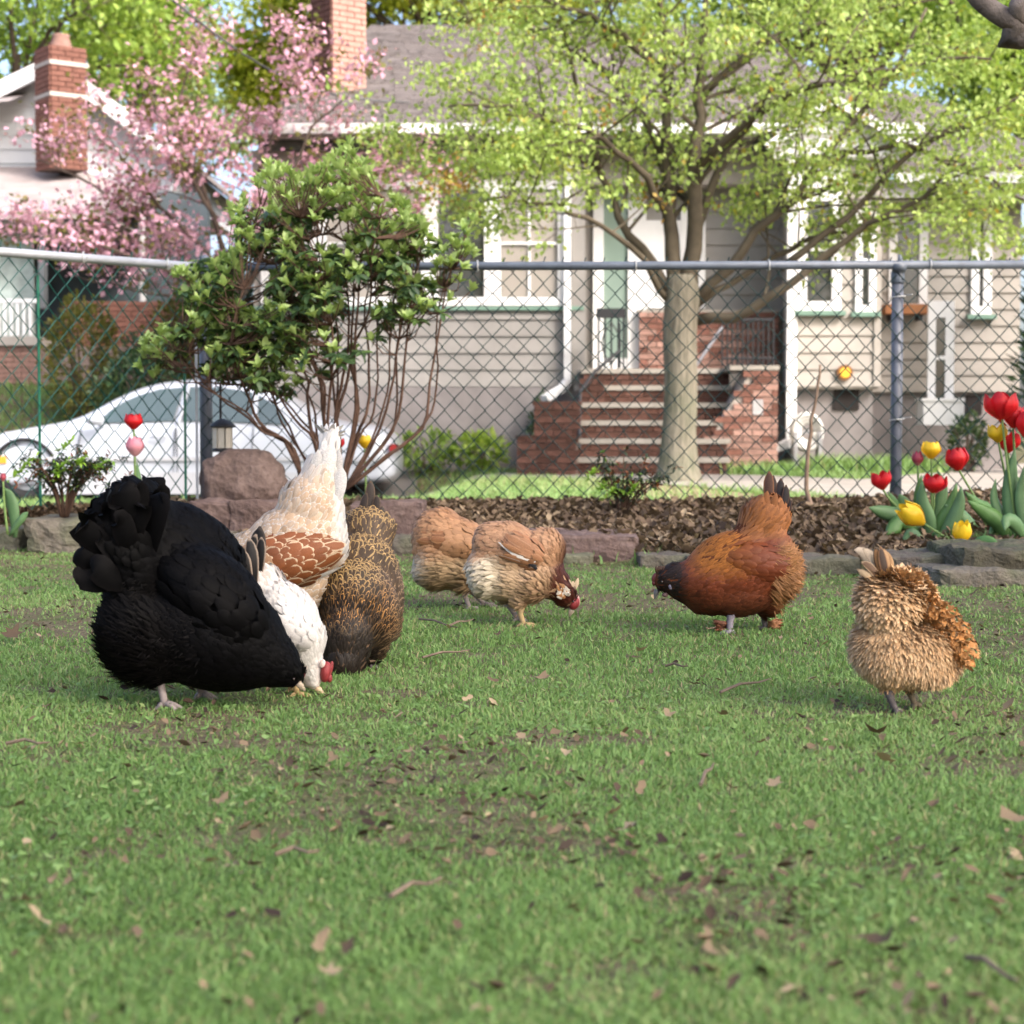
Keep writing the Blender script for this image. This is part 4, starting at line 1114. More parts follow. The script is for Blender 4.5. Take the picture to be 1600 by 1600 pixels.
part('arch_trim', lambda m: m.tube([(Xm(925) + (Xm(1010) - Xm(925)) * t, MY - 0.12, zy(290, MY) + 0.14 * math.sin(math.pi * t)) for t in np.linspace(0, 1, 10)], 0.05, 8), WHITE, smooth=True)
# ---- right-hand projection and the wall beyond
BY = HY - 0.35
bx0, bx1 = P(1238, 600, BY).x, P(1372, 600, BY).x
Xb = lambda px: P(px, 600, BY).x
Zb = lambda py: P(800, py, BY).z
bz0, bz1 = Zb(604), Zb(250)
part('bay_wall', lambda m: m.box(bx0, bx1, BY, BY + 3, bz0 - .03, bz1), SIDING_R)
part('bay_foundation', lambda m: m.box(bx0 + .04, bx1 - .04, BY + .12, BY + 3, -0.3, bz0 - .035), FOUND)
wins = [(Xb(1244), Xb(1312), Zb(486), Zb(300)), (Xb(1334), Xb(1366), Zb(488), Zb(330))]
siding(bx0 + .0, bx1, bz0, bz1, BY, SIDING_R, 0.2, skip=wins)
for (a, b, c, d) in wins:
    window(a, b, c, d, BY, house, 0.11 if b - a > .4 else 0.08, (), (0.52,), GLASS, True)
part('corner_board', lambda m: m.box(bx0 - 0.05, bx0 + 0.045, BY - 0.05, BY - .001, Zb(700), bz1), WHITE)
part('corner_board', lambda m: m.box(bx1 - 0.06, bx1 + 0.02, BY - 0.045, BY + .001, bz0, bz1), SIDING_R)
gz0 = bz1
part('gable', lambda m: m.poly([(bx0 - .25, BY - 0.12, gz0), (bx1 + .28, BY - 0.12, gz0), (bx1 + .28, BY - .12, gz0 + .12), ((bx0 + bx1) / 2 - .1, BY - 0.12, gz0 + 0.55), (bx0 - .25, BY - .12, gz0 + .12)], (0, 0.1, 0)), WHITE)
for k in range(4):
    part('gable_board', lambda m: m.box(bx0 - .2 + .12 * k, bx1 + .2 - .12 * k, BY - 0.145, BY - 0.121, gz0 + 0.02 + k * 0.11, gz0 + 0.115 + k * 0.11), WHITE)
part('bay_roof', lambda m: (m.add([(bx0 - .35, BY - .3, gz0 + .1), ((bx0 + bx1) / 2 - .1, BY - .3, gz0 + .66), ((bx0 + bx1) / 2 - .1, BY + 4, gz0 + .66), (bx0 - .35, BY + 4, gz0 + .1)], [(0, 1, 2, 3)]), m.add([(bx1 + .35, BY - .3, gz0 + .1), ((bx0 + bx1) / 2 - .1, BY - .3, gz0 + .66), ((bx0 + bx1) / 2 - .1, BY + 4, gz0 + .66), (bx1 + .35, BY + 4, gz0 + .1)], [(0, 3, 2, 1)])), SHINGLE)
part('rake', lambda m: (m.bar((bx0 - .36, BY - .32, gz0 + .09), ((bx0 + bx1) / 2 - .1, BY - .32, gz0 + .65), .03, .1), m.bar((bx1 + .36, BY - .32, gz0 + .09), ((bx0 + bx1) / 2 - .1, BY - .32, gz0 + .65), .03, .1)), WHITE)
part('bay_lintel', lambda m: (m.box(bx0 + .02, Xb(1320), BY - .05, BY - .03, Zb(298), Zb(262))), WHITE)
RY = HY + 0.35
Xr = lambda px: P(px, 600, RY).x
Zr = lambda py: P(800, py, RY).z
rx0, rx1 = bx1 + .003, Xr(1592)
part('right_wall', lambda m: m.box(rx0, rx1, RY, RY + 4, Zr(612) - .02, Zr(282)), SIDING_R)
part('right_foundation', lambda m: m.box(rx0, rx1 - .04, RY + 0.06, RY + 4, -0.3, Zr(612) - .025), FOUND)
rw = [(Xr(1386), Xr(1446), Zr(488), Zr(330)), (Xr(1514), Xr(1546), Zr(492), Zr(330))]
siding(rx0, rx1, Zr(612), Zr(300), RY, SIDING_R, 0.2, skip=rw)
for a, b, c, d in rw:
    window(a, b, c, d, RY, house, 0.10, (), (0.5,), GLASS, b - a < .35)
part('right_frieze', lambda m: m.box(rx0, rx1 + .5, RY - .5, RY - .003, Zr(318), Zr(290)), M_plain('grey_soffit', (0.40, 0.39, 0.40), 0.7))
part('right_gutter', lambda m: m.box(Xr(1380), rx1 + .8, RY - .62, RY - .502, Zr(296), Zr(281)), WHITE)
part('right_roof', lambda m: m.add([(bx1 - .3, RY - .55, Zr(282)), (rx1 + .8, RY - .55, Zr(282)), (rx1 - .6, RY + 3.4, Zr(282) + 1.7), (bx1 - 1.2, RY + 3.4, Zr(282) + 1.7)], [(0, 1, 2, 3)]), SHINGLE)
part('basement_window', lambda m: m.box(Xr(1512), Xr(1536), RY + .03, RY + .059, Zr(648), Zr(618)), DARKIN)
part('basement_window', lambda m: m.box(Xb(1305), Xb(1345), BY + .09, BY + .119, Zb(640), Zb(608)), DARKIN)
part('water_outlet', lambda m: m.box(Xr(1392), Xr(1397), RY - .05, RY - .029, Zr(575), Zr(560)), WHITE)
# white downspout at the bay, running out along the ground
yq = BY - 0.12
gx = P(1234, 600, yq).x
downspout([(gx, yq, zy(250, yq)), (gx, yq, zy(690, yq)), (P(1222, 694, yq - .1).x, yq - .1, zy(697, yq - .1)), (P(1130, 728, yq - 1.0).x, yq - 1.0, zy(724, yq - 1.0))], 0.05)

# ------------------------------------------------------------------ the brick steps
steps = thing('brick_steps', 'red brick entry steps with pale stone treads leading to the white door', 'steps', (0, 0, 0))
nst = 6
yl = MY - 1.1                                         # front edge of the landing
sx0, sx1 = P(905, 600, yl).x, P(1140, 600, yl).x
zl = zy(576, yl)
rise = zl / nst; run = 0.29
for k in range(nst):
    z1 = zl - k * rise; yf = yl - k * run
    x0, x1 = sx0 - 0.075 * k + .05, sx1 - 0.04 * k
    part('tread', lambda m: m.box(x0 - .03, x1 + .03, yf - 0.03, yf + run + (1.1 if k == 0 else .02), z1 - 0.055, z1), TREAD, steps)
    part('riser', lambda m: m.box(x0, x1, yf + 0.02, yf + 0.3, z1 - rise, z1 - 0.056), MORTAR_D, steps)
    wall_bricks(steps, (x0, yf + 0.008, z1 - rise + .002), (1, 0, 0), (0, -1, 0), x1 - x0, rise - 0.058, [BRICK_D], bh=(rise - 0.058) / 2, max_parts=26)  # risers in the dark brick, their shade carried by the colour
# left piers, two tiers and the sloping cheek
def pier(px0, px1, pyt, pyb, y, depth, mats, name='pier', cap=True):
    x0, x1 = P(px0, 600, y).x, P(px1, 600, y).x; z0, z1 = -0.2, zy(pyt, y)
    part(name, lambda m: m.box(x0 + .012, x1 - .012, y + .012, y + depth, z0, z1 - .004), MORTAR_D, steps)
    wall_bricks(steps, (x0, y, 0), (1, 0, 0), (0, -1, 0), x1 - x0, z1, mats, mortar=MORTAR_D, max_parts=40)
    if cap: part('pier_cap', lambda m: m.box(x0 - .01, x1 + .01, y - .02, y + depth + .01, z1 - .003, z1 + .035), BRICK_D, steps)
pier(807, 905, 686, 730, yl - 1.62, 0.5, [BRICK_D])  # piers get the tree's shade through the darker brick colour
pier(834, 908, 632, 686, yl - 1.1, 0.6, [BRICK_D])
pier(905, 945, 592, 632, yl - 0.48, 0.6, [BRICK_D], cap=False)
# right cheek wall, its top stepping down toward the path
yc = yl - 0.9
cx0, cx1 = P(1085, 600, yc).x, P(1216, 600, yc).x
ct = zy(578, yc)
slope = lambda s: ct * min(1, max(0.16, 0.10 + 0.95 * (s / (cx1 - cx0)) / 0.72))
part('cheek_core', lambda m: m.poly([(cx0 + .012, yc + .012, -.1), (cx1 - .012, yc + .012, -.1), (cx1 - .012, yc + .012, ct - .005), (cx0 + (cx1 - cx0) * .68, yc + .012, ct - .005), (cx0 + .02, yc + .012, 0.12)], (0, 0.9, 0)), MORTAR, steps)
wall_bricks(steps, (cx0, yc, 0), (1, 0, 0), (0, -1, 0), cx1 - cx0, ct, [BRICK_P, BRICK_P, BRICK_R], keep=lambda s, t: t < slope(s), max_parts=90)  # mostly the paler brick, so the cheek's sunlight is in the colour
part('cheek_cap', lambda m: m.box(P(1140, 600, yc).x, cx1 + .01, yc - .02, yc + .9, ct, ct + .05), TREAD, steps)
part('stone_plaque', lambda m: m.box(P(1176, 600, yc).x, P(1192, 600, yc).x, yc - .03, yc - .016, zy(648, yc), zy(624, yc)), M_plain('grey_plaque', (0.40, 0.38, 0.38), 0.8), steps)
# back brick wall beside the door
yb = MY - 0.16
part('wall_core', lambda m: m.box(P(998, 600, yb).x + .01, P(1216, 600, yb).x, yb + .012, MY - .052, zl - .3, zy(486, yb)), MORTAR, steps)
wall_bricks(steps, (P(998, 600, yb).x, yb, zl), (1, 0, 0), (0, -1, 0), P(1216, 600, yb).x - P(998, 600, yb).x, zy(488, yb) - zl, [BRICK_R, BRICK_R, BRICK_P], max_parts=110)
part('wall_cap', lambda m: m.box(P(996, 600, yb).x, P(1218, 600, yb).x, yb - .02, MY - .053, zy(488, yb), zy(484, yb)), TREAD, steps)
# iron railings
rail = MB(); yrr = yl - .75
xa, xb = P(1128, 600, yrr).x, P(1208, 600, yrr).x
for k in range(11):
    x = xa + (xb - xa) * k / 10
    rail.tube([(x, yrr, ct + .05), (x, yrr, zy(500, yrr))], 0.011, 6)
rail.tube([(xa, yrr, zy(500, yrr)), (xb, yrr, zy(500, yrr))], 0.018, 6); rail.tube([(xa, yrr, zy(560, yrr)), (xb, yrr, zy(560, yrr))], 0.014, 6)
rail.build('railing', IRON, steps)
part('handrail', lambda m: (m.tube([P(1128, 512, yrr), P(1085, 575, yrr - .3), P(1082, 650, yrr - .9)], 0.02, 6), m.tube([P(1085, 575, yrr - .3), P(1086, 640, yrr - .3)], 0.014, 6)), M_plain('grey_iron', (0.13, 0.13, 0.15), 0.5, 0.4), steps)
part('handrail', lambda m: (m.tube([P(968, 548, yl), P(930, 580, yl - .5), P(906, 612, yl - .9), P(905, 700, yl - 1.2)], 0.02, 6), m.tube([P(968, 505, yl), P(968, 575, yl)], 0.016, 6)), IRON, steps)
gate = thing('iron_gate_panel', 'black topped iron railing panel standing before the entry door', 'railing', (0, 0, 0))
yg = yl + .1
part('top_bar', lambda m: m.box(P(932, 600, yg).x, P(977, 600, yg).x, yg - .04, yg + .04, zy(497, yg), zy(482, yg)), IRON, gate)
part('bars', lambda m: [m.tube([(P(a, 600, yg).x, yg, zl), (P(a, 600, yg).x, yg, zy(497, yg))], 0.012, 6) for a in (935, 945, 955, 966, 974)], IRON, gate)
part('scroll', lambda m: [m.tube([(P(955, 600, yg).x + sgn * .11 * math.sin(t * 3.14), yg, zl + .05 + (zy(497, yg) - zl - .1) * t) for t in np.linspace(0, 1, 12)], 0.009, 5) for sgn in (-1, 1)], IRON, gate)

# ------------------------------------------------------------------ things round the house
fb = thing('flower_box', 'brown wooden flower box under the window behind the fence post', 'flower box', (0, 0, 0))
yfb = RY - .3
part('box', lambda m: (m.box(P(1383, 600, yfb).x, P(1452, 600, yfb).x, yfb, yfb + .26, zy(490, yfb), zy(475, yfb))), M_plain('stained_wood', (0.30, 0.13, 0.055), 0.7, 0.3, 0.25, 8), fb)
part('bracket', lambda m: [m.box(P(a, 600, yfb).x, P(a, 600, yfb).x + .04, yfb + .02, yfb + .26, zy(500, yfb), zy(490, yfb) - .003) for a in (1392, 1436)], IRON, fb)
th = thing('wall_medallion', 'small round yellow and brown plaque on the cream siding', 'plaque', (0, 0, 0))
pm = P(1320, 582, BY - .05)
def disc(m, c, r, y0, y1, n=18):
    m.poly([(c.x + r * math.cos(2 * math.pi * k / n), y0, c.z + r * math.sin(2 * math.pi * k / n)) for k in range(n)], (0, y1 - y0, 0))
part('rim', lambda m: disc(m, pm, 0.092, BY - .075, BY - .025), M_plain('brown_rim', (0.20, 0.085, 0.03), 0.6), th)
part('face', lambda m: disc(m, pm, 0.062, BY - .085, BY - .0755), M_plain('yellow_face', (0.75, 0.40, 0.04), 0.5), th)
hr = thing('hose_reel', 'pale grey hose reel with coiled hose beside the white downspout', 'hose reel', (0, 0, 0))
yh = BY - .5; hc = P(1262, 675, yh)
part('drum', lambda m: [m.tube([(hc.x + r * math.cos(t) * .8, yh + dy, hc.z + r * math.sin(t)) for t in np.linspace(0, 6.283, 18)], 0.03, 6) for r, dy in ((.20, 0), (.16, .02), (.12, .04), (.18, .08), (.21, .1))], M_plain('pale_hose', (0.50, 0.49, 0.47), 0.6), hr, True)
part('stand', lambda m: (m.box(hc.x - .16, hc.x - .12, yh - .05, yh + .2, 0, hc.z), m.box(hc.x + .12, hc.x + .16, yh - .05, yh + .2, 0, hc.z), m.box(hc.x - .2, hc.x + .2, yh + .03, yh + .07, hc.z - .02, hc.z + .02)), M_plain('grey_plastic', (0.25, 0.25, 0.26), 0.5), hr)
wp = thing('leaning_window', 'tall narrow white framed panel with dark glass leaning on the shaded wall', 'window panel', (0, 0, 0))
yw = RY - .55
part('frame', lambda m: (m.pbox(1451, 470, 1461, 640, yw, .05), m.pbox(1478, 470, 1490, 640, yw, .05), m.pbox(1461, 470, 1478, 496, yw + .002, .046), m.pbox(1461, 556, 1478, 562, yw + .002, .046), m.pbox(1461, 626, 1478, 640, yw + .002, .046)), WHITE, wp)
for a, b in ((496, 556), (562, 626)):
    part('pane', lambda m: m.pbox(1461, a, 1478, b, yw + .02, .01), GLASS, wp)
bxo = thing('white_box', 'white utility box on the ground under the tall white panel', 'box', (0, 0, 0))
yw2 = RY - .75
part('case', lambda m: m.pbox(1443, 627, 1506, 664, yw2, .35), WHITE, bxo)
part('lid', lambda m: m.pbox(1441, 622, 1508, 626.6, yw2 - .02, .39), WHITE, bxo)

# edging bricks of the foundation bed
edge_b = MB()
for k in range(26):
    a = G(640 + k * 7.5, 728)
    edge_b.obox((a.x, a.y, .05), (.045, 0, 0), (0, .09, 0), (0, 0, .06))
tag(edge_b.build('brick_edging', BRICK_D), 'low dark brick edging along the plants under the grey wall', 'edging')

# ------------------------------------------------------------------ the house far left
LY = 27.0
lh = thing('house', 'white sided house with tall red brick chimney at the far left', 'house', (0, 0, 0))
Xl = lambda px, y=LY: P(px, 400, y).x
Zl = lambda py, y=LY: P(100, py, y).z
WSID = M_plain('white_siding', (0.60, 0.62, 0.64), 0.7, 0.25, 0.05, 3, 0.05, objvar=0.05)
LROOF = M_plain('grey_brown_roof', (0.30, 0.26, 0.25), 0.9, 0.15, 0.2, 2.5, 0.3)
part('wall', lambda m: m.poly([(Xl(-220), LY, Zl(300)), (Xl(270), LY, Zl(300)), (Xl(270), LY, Zl(240)), (Xl(95), LY, Zl(105)), (Xl(-220), LY, Zl(245))], (0, 6, 0)), WSID, lh)
z = Zl(300); k = 0
apx, apz = Xl(95), Zl(112)
while z < apz:
    t = z + .21
    f0 = min(1, max(0, (z - Zl(240)) / (apz - Zl(240)))) if z > Zl(240) else 0
    a, b = Xl(-220) + (apx - Xl(-220)) * f0, Xl(270) + (apx - Xl(270)) * f0
    if b - a > .3:
        part('siding_board', lambda m: m.add([(a, LY - .03, z), (b, LY - .03, z), (b, LY - .006, t), (a, LY - .006, t), (a, LY - .002, z), (b, LY - .002, z)], [(0, 1, 2, 3), (4, 5, 1, 0)]), WSID, lh)
    z = t
part('roof', lambda m: (m.poly([(Xl(95), LY - .35, Zl(92)), (Xl(300), LY - .35, Zl(250)), (Xl(300), LY - .35, Zl(258)), (Xl(95), LY - .35, Zl(104))], (0, 7, 0)), m.poly([(Xl(95), LY - .35, Zl(92)), (Xl(-300), LY - .35, Zl(282)), (Xl(-300), LY - .35, Zl(292)), (Xl(95), LY - .35, Zl(104))], (0, 7, 0))), LROOF, lh)
part('rake', lambda m: (m.bar((Xl(95), LY - .38, Zl(108)), (Xl(300), LY - .38, Zl(262)), .05, .22), m.bar((Xl(95), LY - .38, Zl(108)), (Xl(-300), LY - .38, Zl(297)), .05, .22)), WHITE, lh)
part('dormer_roof', lambda m: m.add([(Xl(-60), LY - 1.0, Zl(165, LY - 1)), (Xl(46), LY - 1.0, Zl(158, LY - 1)), (Xl(48), LY + 1, Zl(135, LY + 1)), (Xl(-60), LY + 1, Zl(140, LY + 1))], [(0, 1, 2, 3)]), LROOF, lh)
# chimney of the far left house, cornerwise
cy = LY - 1.3
cc = P(80, 200, cy)
cw1 = cw2 = .55
cz0, cz1 = P(80, 262, cy).z, P(80, 72, cy).z
corner = Vector((cc.x, cc.y, 0)); ctr = corner + u1 * cw1 / 2 + u2 * cw2 / 2
chim = MB().obox((ctr.x, ctr.y, (cz0 + cz1) / 2), u1 * (cw1 / 2 - .012), u2 * (cw2 / 2 - .012), (0, 0, (cz1 - cz0) / 2)).build('chimney', MORTAR_D, lh)
wall_bricks(chim, corner + Vector((0, 0, cz0)), u1, -u2, cw1, cz1 - cz0, [BRICK_R], stuff=True)
wall_bricks(chim, corner + u2 * cw2 + Vector((0, 0, cz0)), -u2, -u1, cw2, cz1 - cz0, [BRICK_R], stuff=True)
for f in (0.28, 0.86):
    zz = cz0 + (cz1 - cz0) * (1 - f * .45)
    o = MB().obox((ctr.x, ctr.y, zz), u1 * (cw1 / 2 + .02), u2 * (cw2 / 2 + .02), (0, 0, .03)).build('chimney_band', MORTAR, chim)
o = MB().lathe((ctr.x, ctr.y, cz1), [(.2, 0), (.17, .05), (.12, .2), (.13, .24)], 12).build('chimney_pot', BRICK_P, chim, True)
# its front porch: hipped roof, dark recess, pale panel and brick base
PY = LY - 3.0
part('porch_roof', lambda m: m.add([(Xl(-160, PY), PY, Zl(332, PY)), (Xl(195, PY), PY, Zl(328, PY)), (Xl(110), LY - .1, Zl(262)), (Xl(-160), LY - .1, Zl(262)), (Xl(-160, PY), PY, Zl(345, PY)), (Xl(195, PY), PY, Zl(341, PY)), (Xl(260), LY + .5, Zl(300))], [(0, 1, 2, 3), (4, 5, 1, 0), (1, 6, 2)]), LROOF, lh)
part('porch_ceiling', lambda m: m.box(Xl(-160, PY), Xl(185, PY), PY + .05, LY - .05, Zl(345, PY) - .02, Zl(345, PY) - .003), SOFFIT, lh)
part('porch_wall', lambda m: m.box(Xl(-200), Xl(330), LY - .3, LY - .04, 1.2, Zl(305)), M_plain('shaded_recess_wall', (0.085, 0.105, 0.115), 0.7, 0.2, 0.2, 2), lh)  # dark wall colour stands in for shade inside the porch recess
part('porch_panel', lambda m: m.box(Xl(-120, PY + .6), Xl(52, PY + .6), PY + .6, PY + .66, Zl(530, PY), Zl(352, PY)), M_plain('pale_green_panel', (0.36, 0.42, 0.39), 0.7), lh)
part('porch_column', lambda m: m.box(Xl(52, PY) + .01, Xl(62, PY), PY + .2, PY + .4, Zl(480, PY), Zl(345, PY)), M_plain('dark_column', (0.10, 0.11, 0.12), 0.7), lh)
window(Xl(60), Xl(82), Zl(455), Zl(430), LY - .31, lh, .05, (), (), GLASS_C, False)
part('porch_railing', lambda m: (m.box(Xl(-100, PY), Xl(54, PY), PY + .1, PY + .16, Zl(472, PY), Zl(466, PY)), [m.box(Xl(-90 + 10 * k, PY), Xl(-90 + 10 * k, PY) + .04, PY + .11, PY + .15, Zl(524, PY), Zl(472, PY) - .003) for k in range(14)]), WHITE, lh)
part('porch_floor', lambda m: m.box(Xl(-120, PY), Xl(62, PY), PY - .05, LY - .31, Zl(540, PY), Zl(526, PY)), SOFFIT, lh)
bx = (Xl(-120, PY), PY, .9)
part('brick_core', lambda m: m.box(Xl(-120, PY), Xl(330, PY), PY + .03, LY - .31, .6, Zl(541, PY)), MORTAR_D, lh)
wall_bricks(lh, (Xl(62, PY), PY + 1.2, 1.0), (1, 0, 0), (0, -1, 0), Xl(330, PY) - Xl(62, PY), Zl(460, PY) - 1.0, [BRICK_R], stuff=True)
part('brick_wall_core', lambda m: m.box(Xl(62, PY), Xl(330, PY), PY + 1.21, PY + 1.4, .8, Zl(462, PY)), MORTAR_D, lh)
wall_bricks(lh, (Xl(-120, PY), PY + .02, .9), (1, 0, 0), (0, -1, 0), Xl(62, PY) - Xl(-120, PY), Zl(542, PY) - .9, [BRICK_P], stuff=True)
part('downpipe', lambda m: m.tube([(Xl(231, LY - 1), LY - 1.4, 1.0), (Xl(231, LY - 1), LY - 1.4, Zl(330))], .05, 8), WHITE, lh)

# ------------------------------------------------------------------ parked white car
CY = 19.0
car = thing('parked_car', 'white sedan parked beyond the fence at the left', 'car', (0, 0, 0))
CARP = NT('white_car_paint'); CARP.base((0.46, 0.49, 0.54), 0.28, 0.5); CARP.b.inputs['Coat Weight'].default_value = 0.5; CARP = CARP.m
CAR_LOW = M_plain('white_car_cladding', (0.42, 0.43, 0.45), 0.5, 0.4, 0.05, 3, 0)
TYRE = M_plain('rubber_tyre', (0.02, 0.02, 0.021), 0.85, 0.2, 0.2, 20, 0.2)
RIM = M_plain('alloy_rim', (0.45, 0.46, 0.48), 0.35, 0.5, 0.1, 10, 0, metal=0.6)
CGLASS = M_glass('tinted_car_glass', (0.055, 0.085, 0.09), 0.05)
sc_ = FPX / CY
cgz = -0.26
def cx_(px): return P(px, 672, CY).x
def cz_(py): return P(300, py, CY).z
CW = 1.76
# stations along the length: photo x, bottom, shoulder (belt), top y pixel (roof or bonnet), half width
ST = [(-104, 752, 726, 712, .62), (-92, 764, 716, 698, .74), (-60, 766, 704, 686, .82), (0, 766, 690, 674, .86), (60, 766, 678, 664, .87), (112, 766, 668, 655, .88), (150, 766, 665, 634, .88), (190, 766, 664, 612, .88), (235, 766, 663, 598, .88), (290, 766, 663, 593, .88), (345, 766, 664, 594, .88), (395, 766, 666, 601, .88), (440, 766, 668, 620, .88), (482, 764, 670, 646, .87), (520, 762, 672, 660, .86), (570, 760, 676, 664, .84), (605, 756, 690, 672, .80), (620, 748, 712, 700, .70)]
prof = []
for px_, b_, s_, t_, hw in ST:
    zb, zs_, zt = cz_(b_), cz_(s_), cz_(t_)
    cab = max(0.0, zt - zs_ - .12)
    tw_ = hw - 0.06 - cab * 0.42
    zm = (zb + zs_) / 2
    half = [(hw - .05, zb), (hw, zb + .08), (hw + .012, zm), (hw - .005, zs_ - .03), (hw - .05, zs_ + .015), ((hw + tw_) / 2 - .02, zs_ + (zt - zs_) * .5), (tw_, zt - .035 - .02 * (cab > 0)), (tw_ - .12, zt - .004), (tw_ * .45, zt + .012 + .02 * (cab > 0))]
    prof.append((cx_(px_), half))
V, F = [], []
for x, half in prof:
    ring = [(x, -a, z) for a, z in half] + [(x, a, z) for a, z in half[::-1]]
    V += ring
m_ = len(V) // len(prof)
for i in range(len(prof) - 1):
    for j in range(m_):
        F.append((i * m_ + j, i * m_ + (j + 1) % m_, (i + 1) * m_ + (j + 1) % m_, (i + 1) * m_ + j))
F += [tuple(range(m_))[::-1], tuple((len(prof) - 1) * m_ + j for j in range(m_))]
off = Vector((0, CY + CW / 2, 0))
mb = MB(); mb.add([Vector(v) + off for v in V], F)
cb_ = mb.build('body', CARP, car, True)
ss = cb_.modifiers.new('sub', 'SUBSURF'); ss.levels = 2; ss.render_levels = 2
def side_pt(px_, f):
    """Point on the near side between belt (0) and roof (1)."""
    xs_ = [s[0] for s in ST]
    b_ = np.interp(px_, xs_, [s[2] for s in ST]); t_ = np.interp(px_, xs_, [s[3] for s in ST]); hw = np.interp(px_, xs_, [s[4] for s in ST])
    zs_, zt = cz_(b_) + .02, cz_(t_) - .045
    cab = max(0.0, zt - zs_ - .1)
    y = CY + CW / 2 - (hw - .045 - f * (0.02 + cab * 0.45)) - .03
    return Vector((cx_(px_), y, zs_ + (zt - zs_) * f))
def car_glass(name, outline, mat=CGLASS):
    mb = MB(); n_ = len(outline)
    pts = [side_pt(a, f) for a, f in outline]
    mb.add(pts + [p + Vector((0, .02, 0)) for p in pts], [tuple(range(n_)), tuple(range(2 * n_ - 1, n_ - 1, -1))] + [(i, i + n_, (i + 1) % n_ + n_, (i + 1) % n_) for i in range(n_)])
    return mb.build(name, mat, car)
car_glass('window', [(150, .05), (270, .05), (278, .55), (283, .93), (246, .93), (215, .88), (190, .78), (170, .62)])
car_glass('window', [(284, .05), (395, .05), (392, .90), (345, .93), (294, .93)])
car_glass('window', [(402, .05), (448, .05), (430, .72), (402, .88)])
mb = MB()
for px_, f0, f1 in ((277, .0, .98), (398, .0, .96)):
    a, b = side_pt(px_, f0), side_pt(px_ + (14 if px_ < 300 else 0), f1)
    mb.bar(a + Vector((0, -.012, 0)), b + Vector((0, -.012, 0)), .05, .02)
mb.build('door_pillar', CARP, car)
def seam(pts):
    mb = MB(); mb.tube([Vector((cx_(a), CY + CW / 2 - .9 - .002, cz_(b))) for a, b in pts], .006, 5); return mb.build('door_seam', TYRE, car)
seam([(128, 672), (122, 700), (126, 745), (270, 748), (274, 670)]); seam([(276, 668), (278, 748), (392, 748), (396, 668)])
mb = MB(); mb.box(cx_(70), cx_(600), CY - .035, CY - .012, cz_(720), cz_(714)); mb.build('side_trim', CAR_LOW, car)
mb = MB(); mb.box(cx_(65), cx_(500), CY - .03, CY + .1, cz_(772), cz_(738)); mb.build('sill_panel', CAR_LOW, car)
mb = MB(); mb.tube([(cx_(236), CY - .04, cz_(682)), (cx_(243), CY - .06, cz_(682)), (cx_(256), CY - .06, cz_(682)), (cx_(262), CY - .04, cz_(682))], .014, 6); mb.build('door_handle', CARP, car)
mb = MB(); mb.ell((cx_(153), CY - .14, cz_(656)), (.10, .07, .06)); mb.bar((cx_(158), CY - .1, cz_(660)), (cx_(160), CY + .02, cz_(664)), .04, .03); mb.build('mirror', CARP, car, True)
mb = MB(); mb.box(cx_(-14), cx_(9), CY + .0, CY + .03, cz_(724), cz_(713)); mb.build('side_marker', M_plain('amber_lens', (0.80, 0.30, 0.03), 0.25, 0.5, 0.05, 5, 0), car)
mb = MB(); mb.box(cx_(-100), cx_(-72), CY + .06, CY + .35, cz_(716), cz_(702)); mb.build('headlight', M_glass('clear_lens', (.5, .5, .5), .1), car)
mb = MB(); mb.box(cx_(608), cx_(619), CY + .04, CY + .4, cz_(706), cz_(694)); mb.build('tail_light', M_plain('red_lens', (0.3, 0.02, 0.02), 0.25, 0.5, 0, 5, 0), car)
wr_ = 0.325
for px_ in (38, 498):
    for yy in (CY + .03, CY + CW - .25):
        c = Vector((cx_(px_), yy, cgz + wr_))
        w_ = thing('wheel', None, None); w_.parent = car
        mb = MB(); n_ = 28
        rings = [(wr_ * .64, .0), (wr_ * .93, -.005), (wr_, .03), (wr_, .19), (wr_ * .93, .22), (wr_ * .64, .215)]
        V = [(c.x + r * math.cos(2 * math.pi * k / n_), c.y + d, c.z + r * math.sin(2 * math.pi * k / n_)) for r, d in rings for k in range(n_)]
        F = [(i * n_ + k, i * n_ + (k + 1) % n_, ((i + 1) % 6) * n_ + (k + 1) % n_, ((i + 1) % 6) * n_ + k) for i in range(6) for k in range(n_)]
        mb.add(V, F); mb.build('tyre', TYRE, w_, True)
        mb = MB(); disc(mb, c, wr_ * .63, c.y + .06, c.y + .16, 24)
        for k in range(5):
            a = 2 * math.pi * k / 5 + .3
            mb.bar((c.x, c.y + .03, c.z), (c.x + math.cos(a) * wr_ * .6, c.y + .045, c.z + math.sin(a) * wr_ * .6), .03, .07)
        mb.build('rim', RIM, w_)
mb = MB(); c = (cx_(38), CY - .0, cgz + wr_)
mb.tube([(c[0] + .335 * math.cos(t), CY - .012, c[2] + .335 * math.sin(t)) for t in np.linspace(-.1, math.pi + .1, 16)], .022, 6); mb.build('wheel_arch', TYRE, car, True)

# utility cable
mb = MB(); a, b = P(255, -12, 20), P(640, 160, HY - .2)
mb.tube([a.lerp(b, t) + Vector((0, 0, -.35 * math.sin(math.pi * t))) for t in np.linspace(0, 1, 14)], .014, 6)
tag(mb.build('utility_cable', IRON), 'thin dark overhead cable running down to the grey house roof', 'cable')
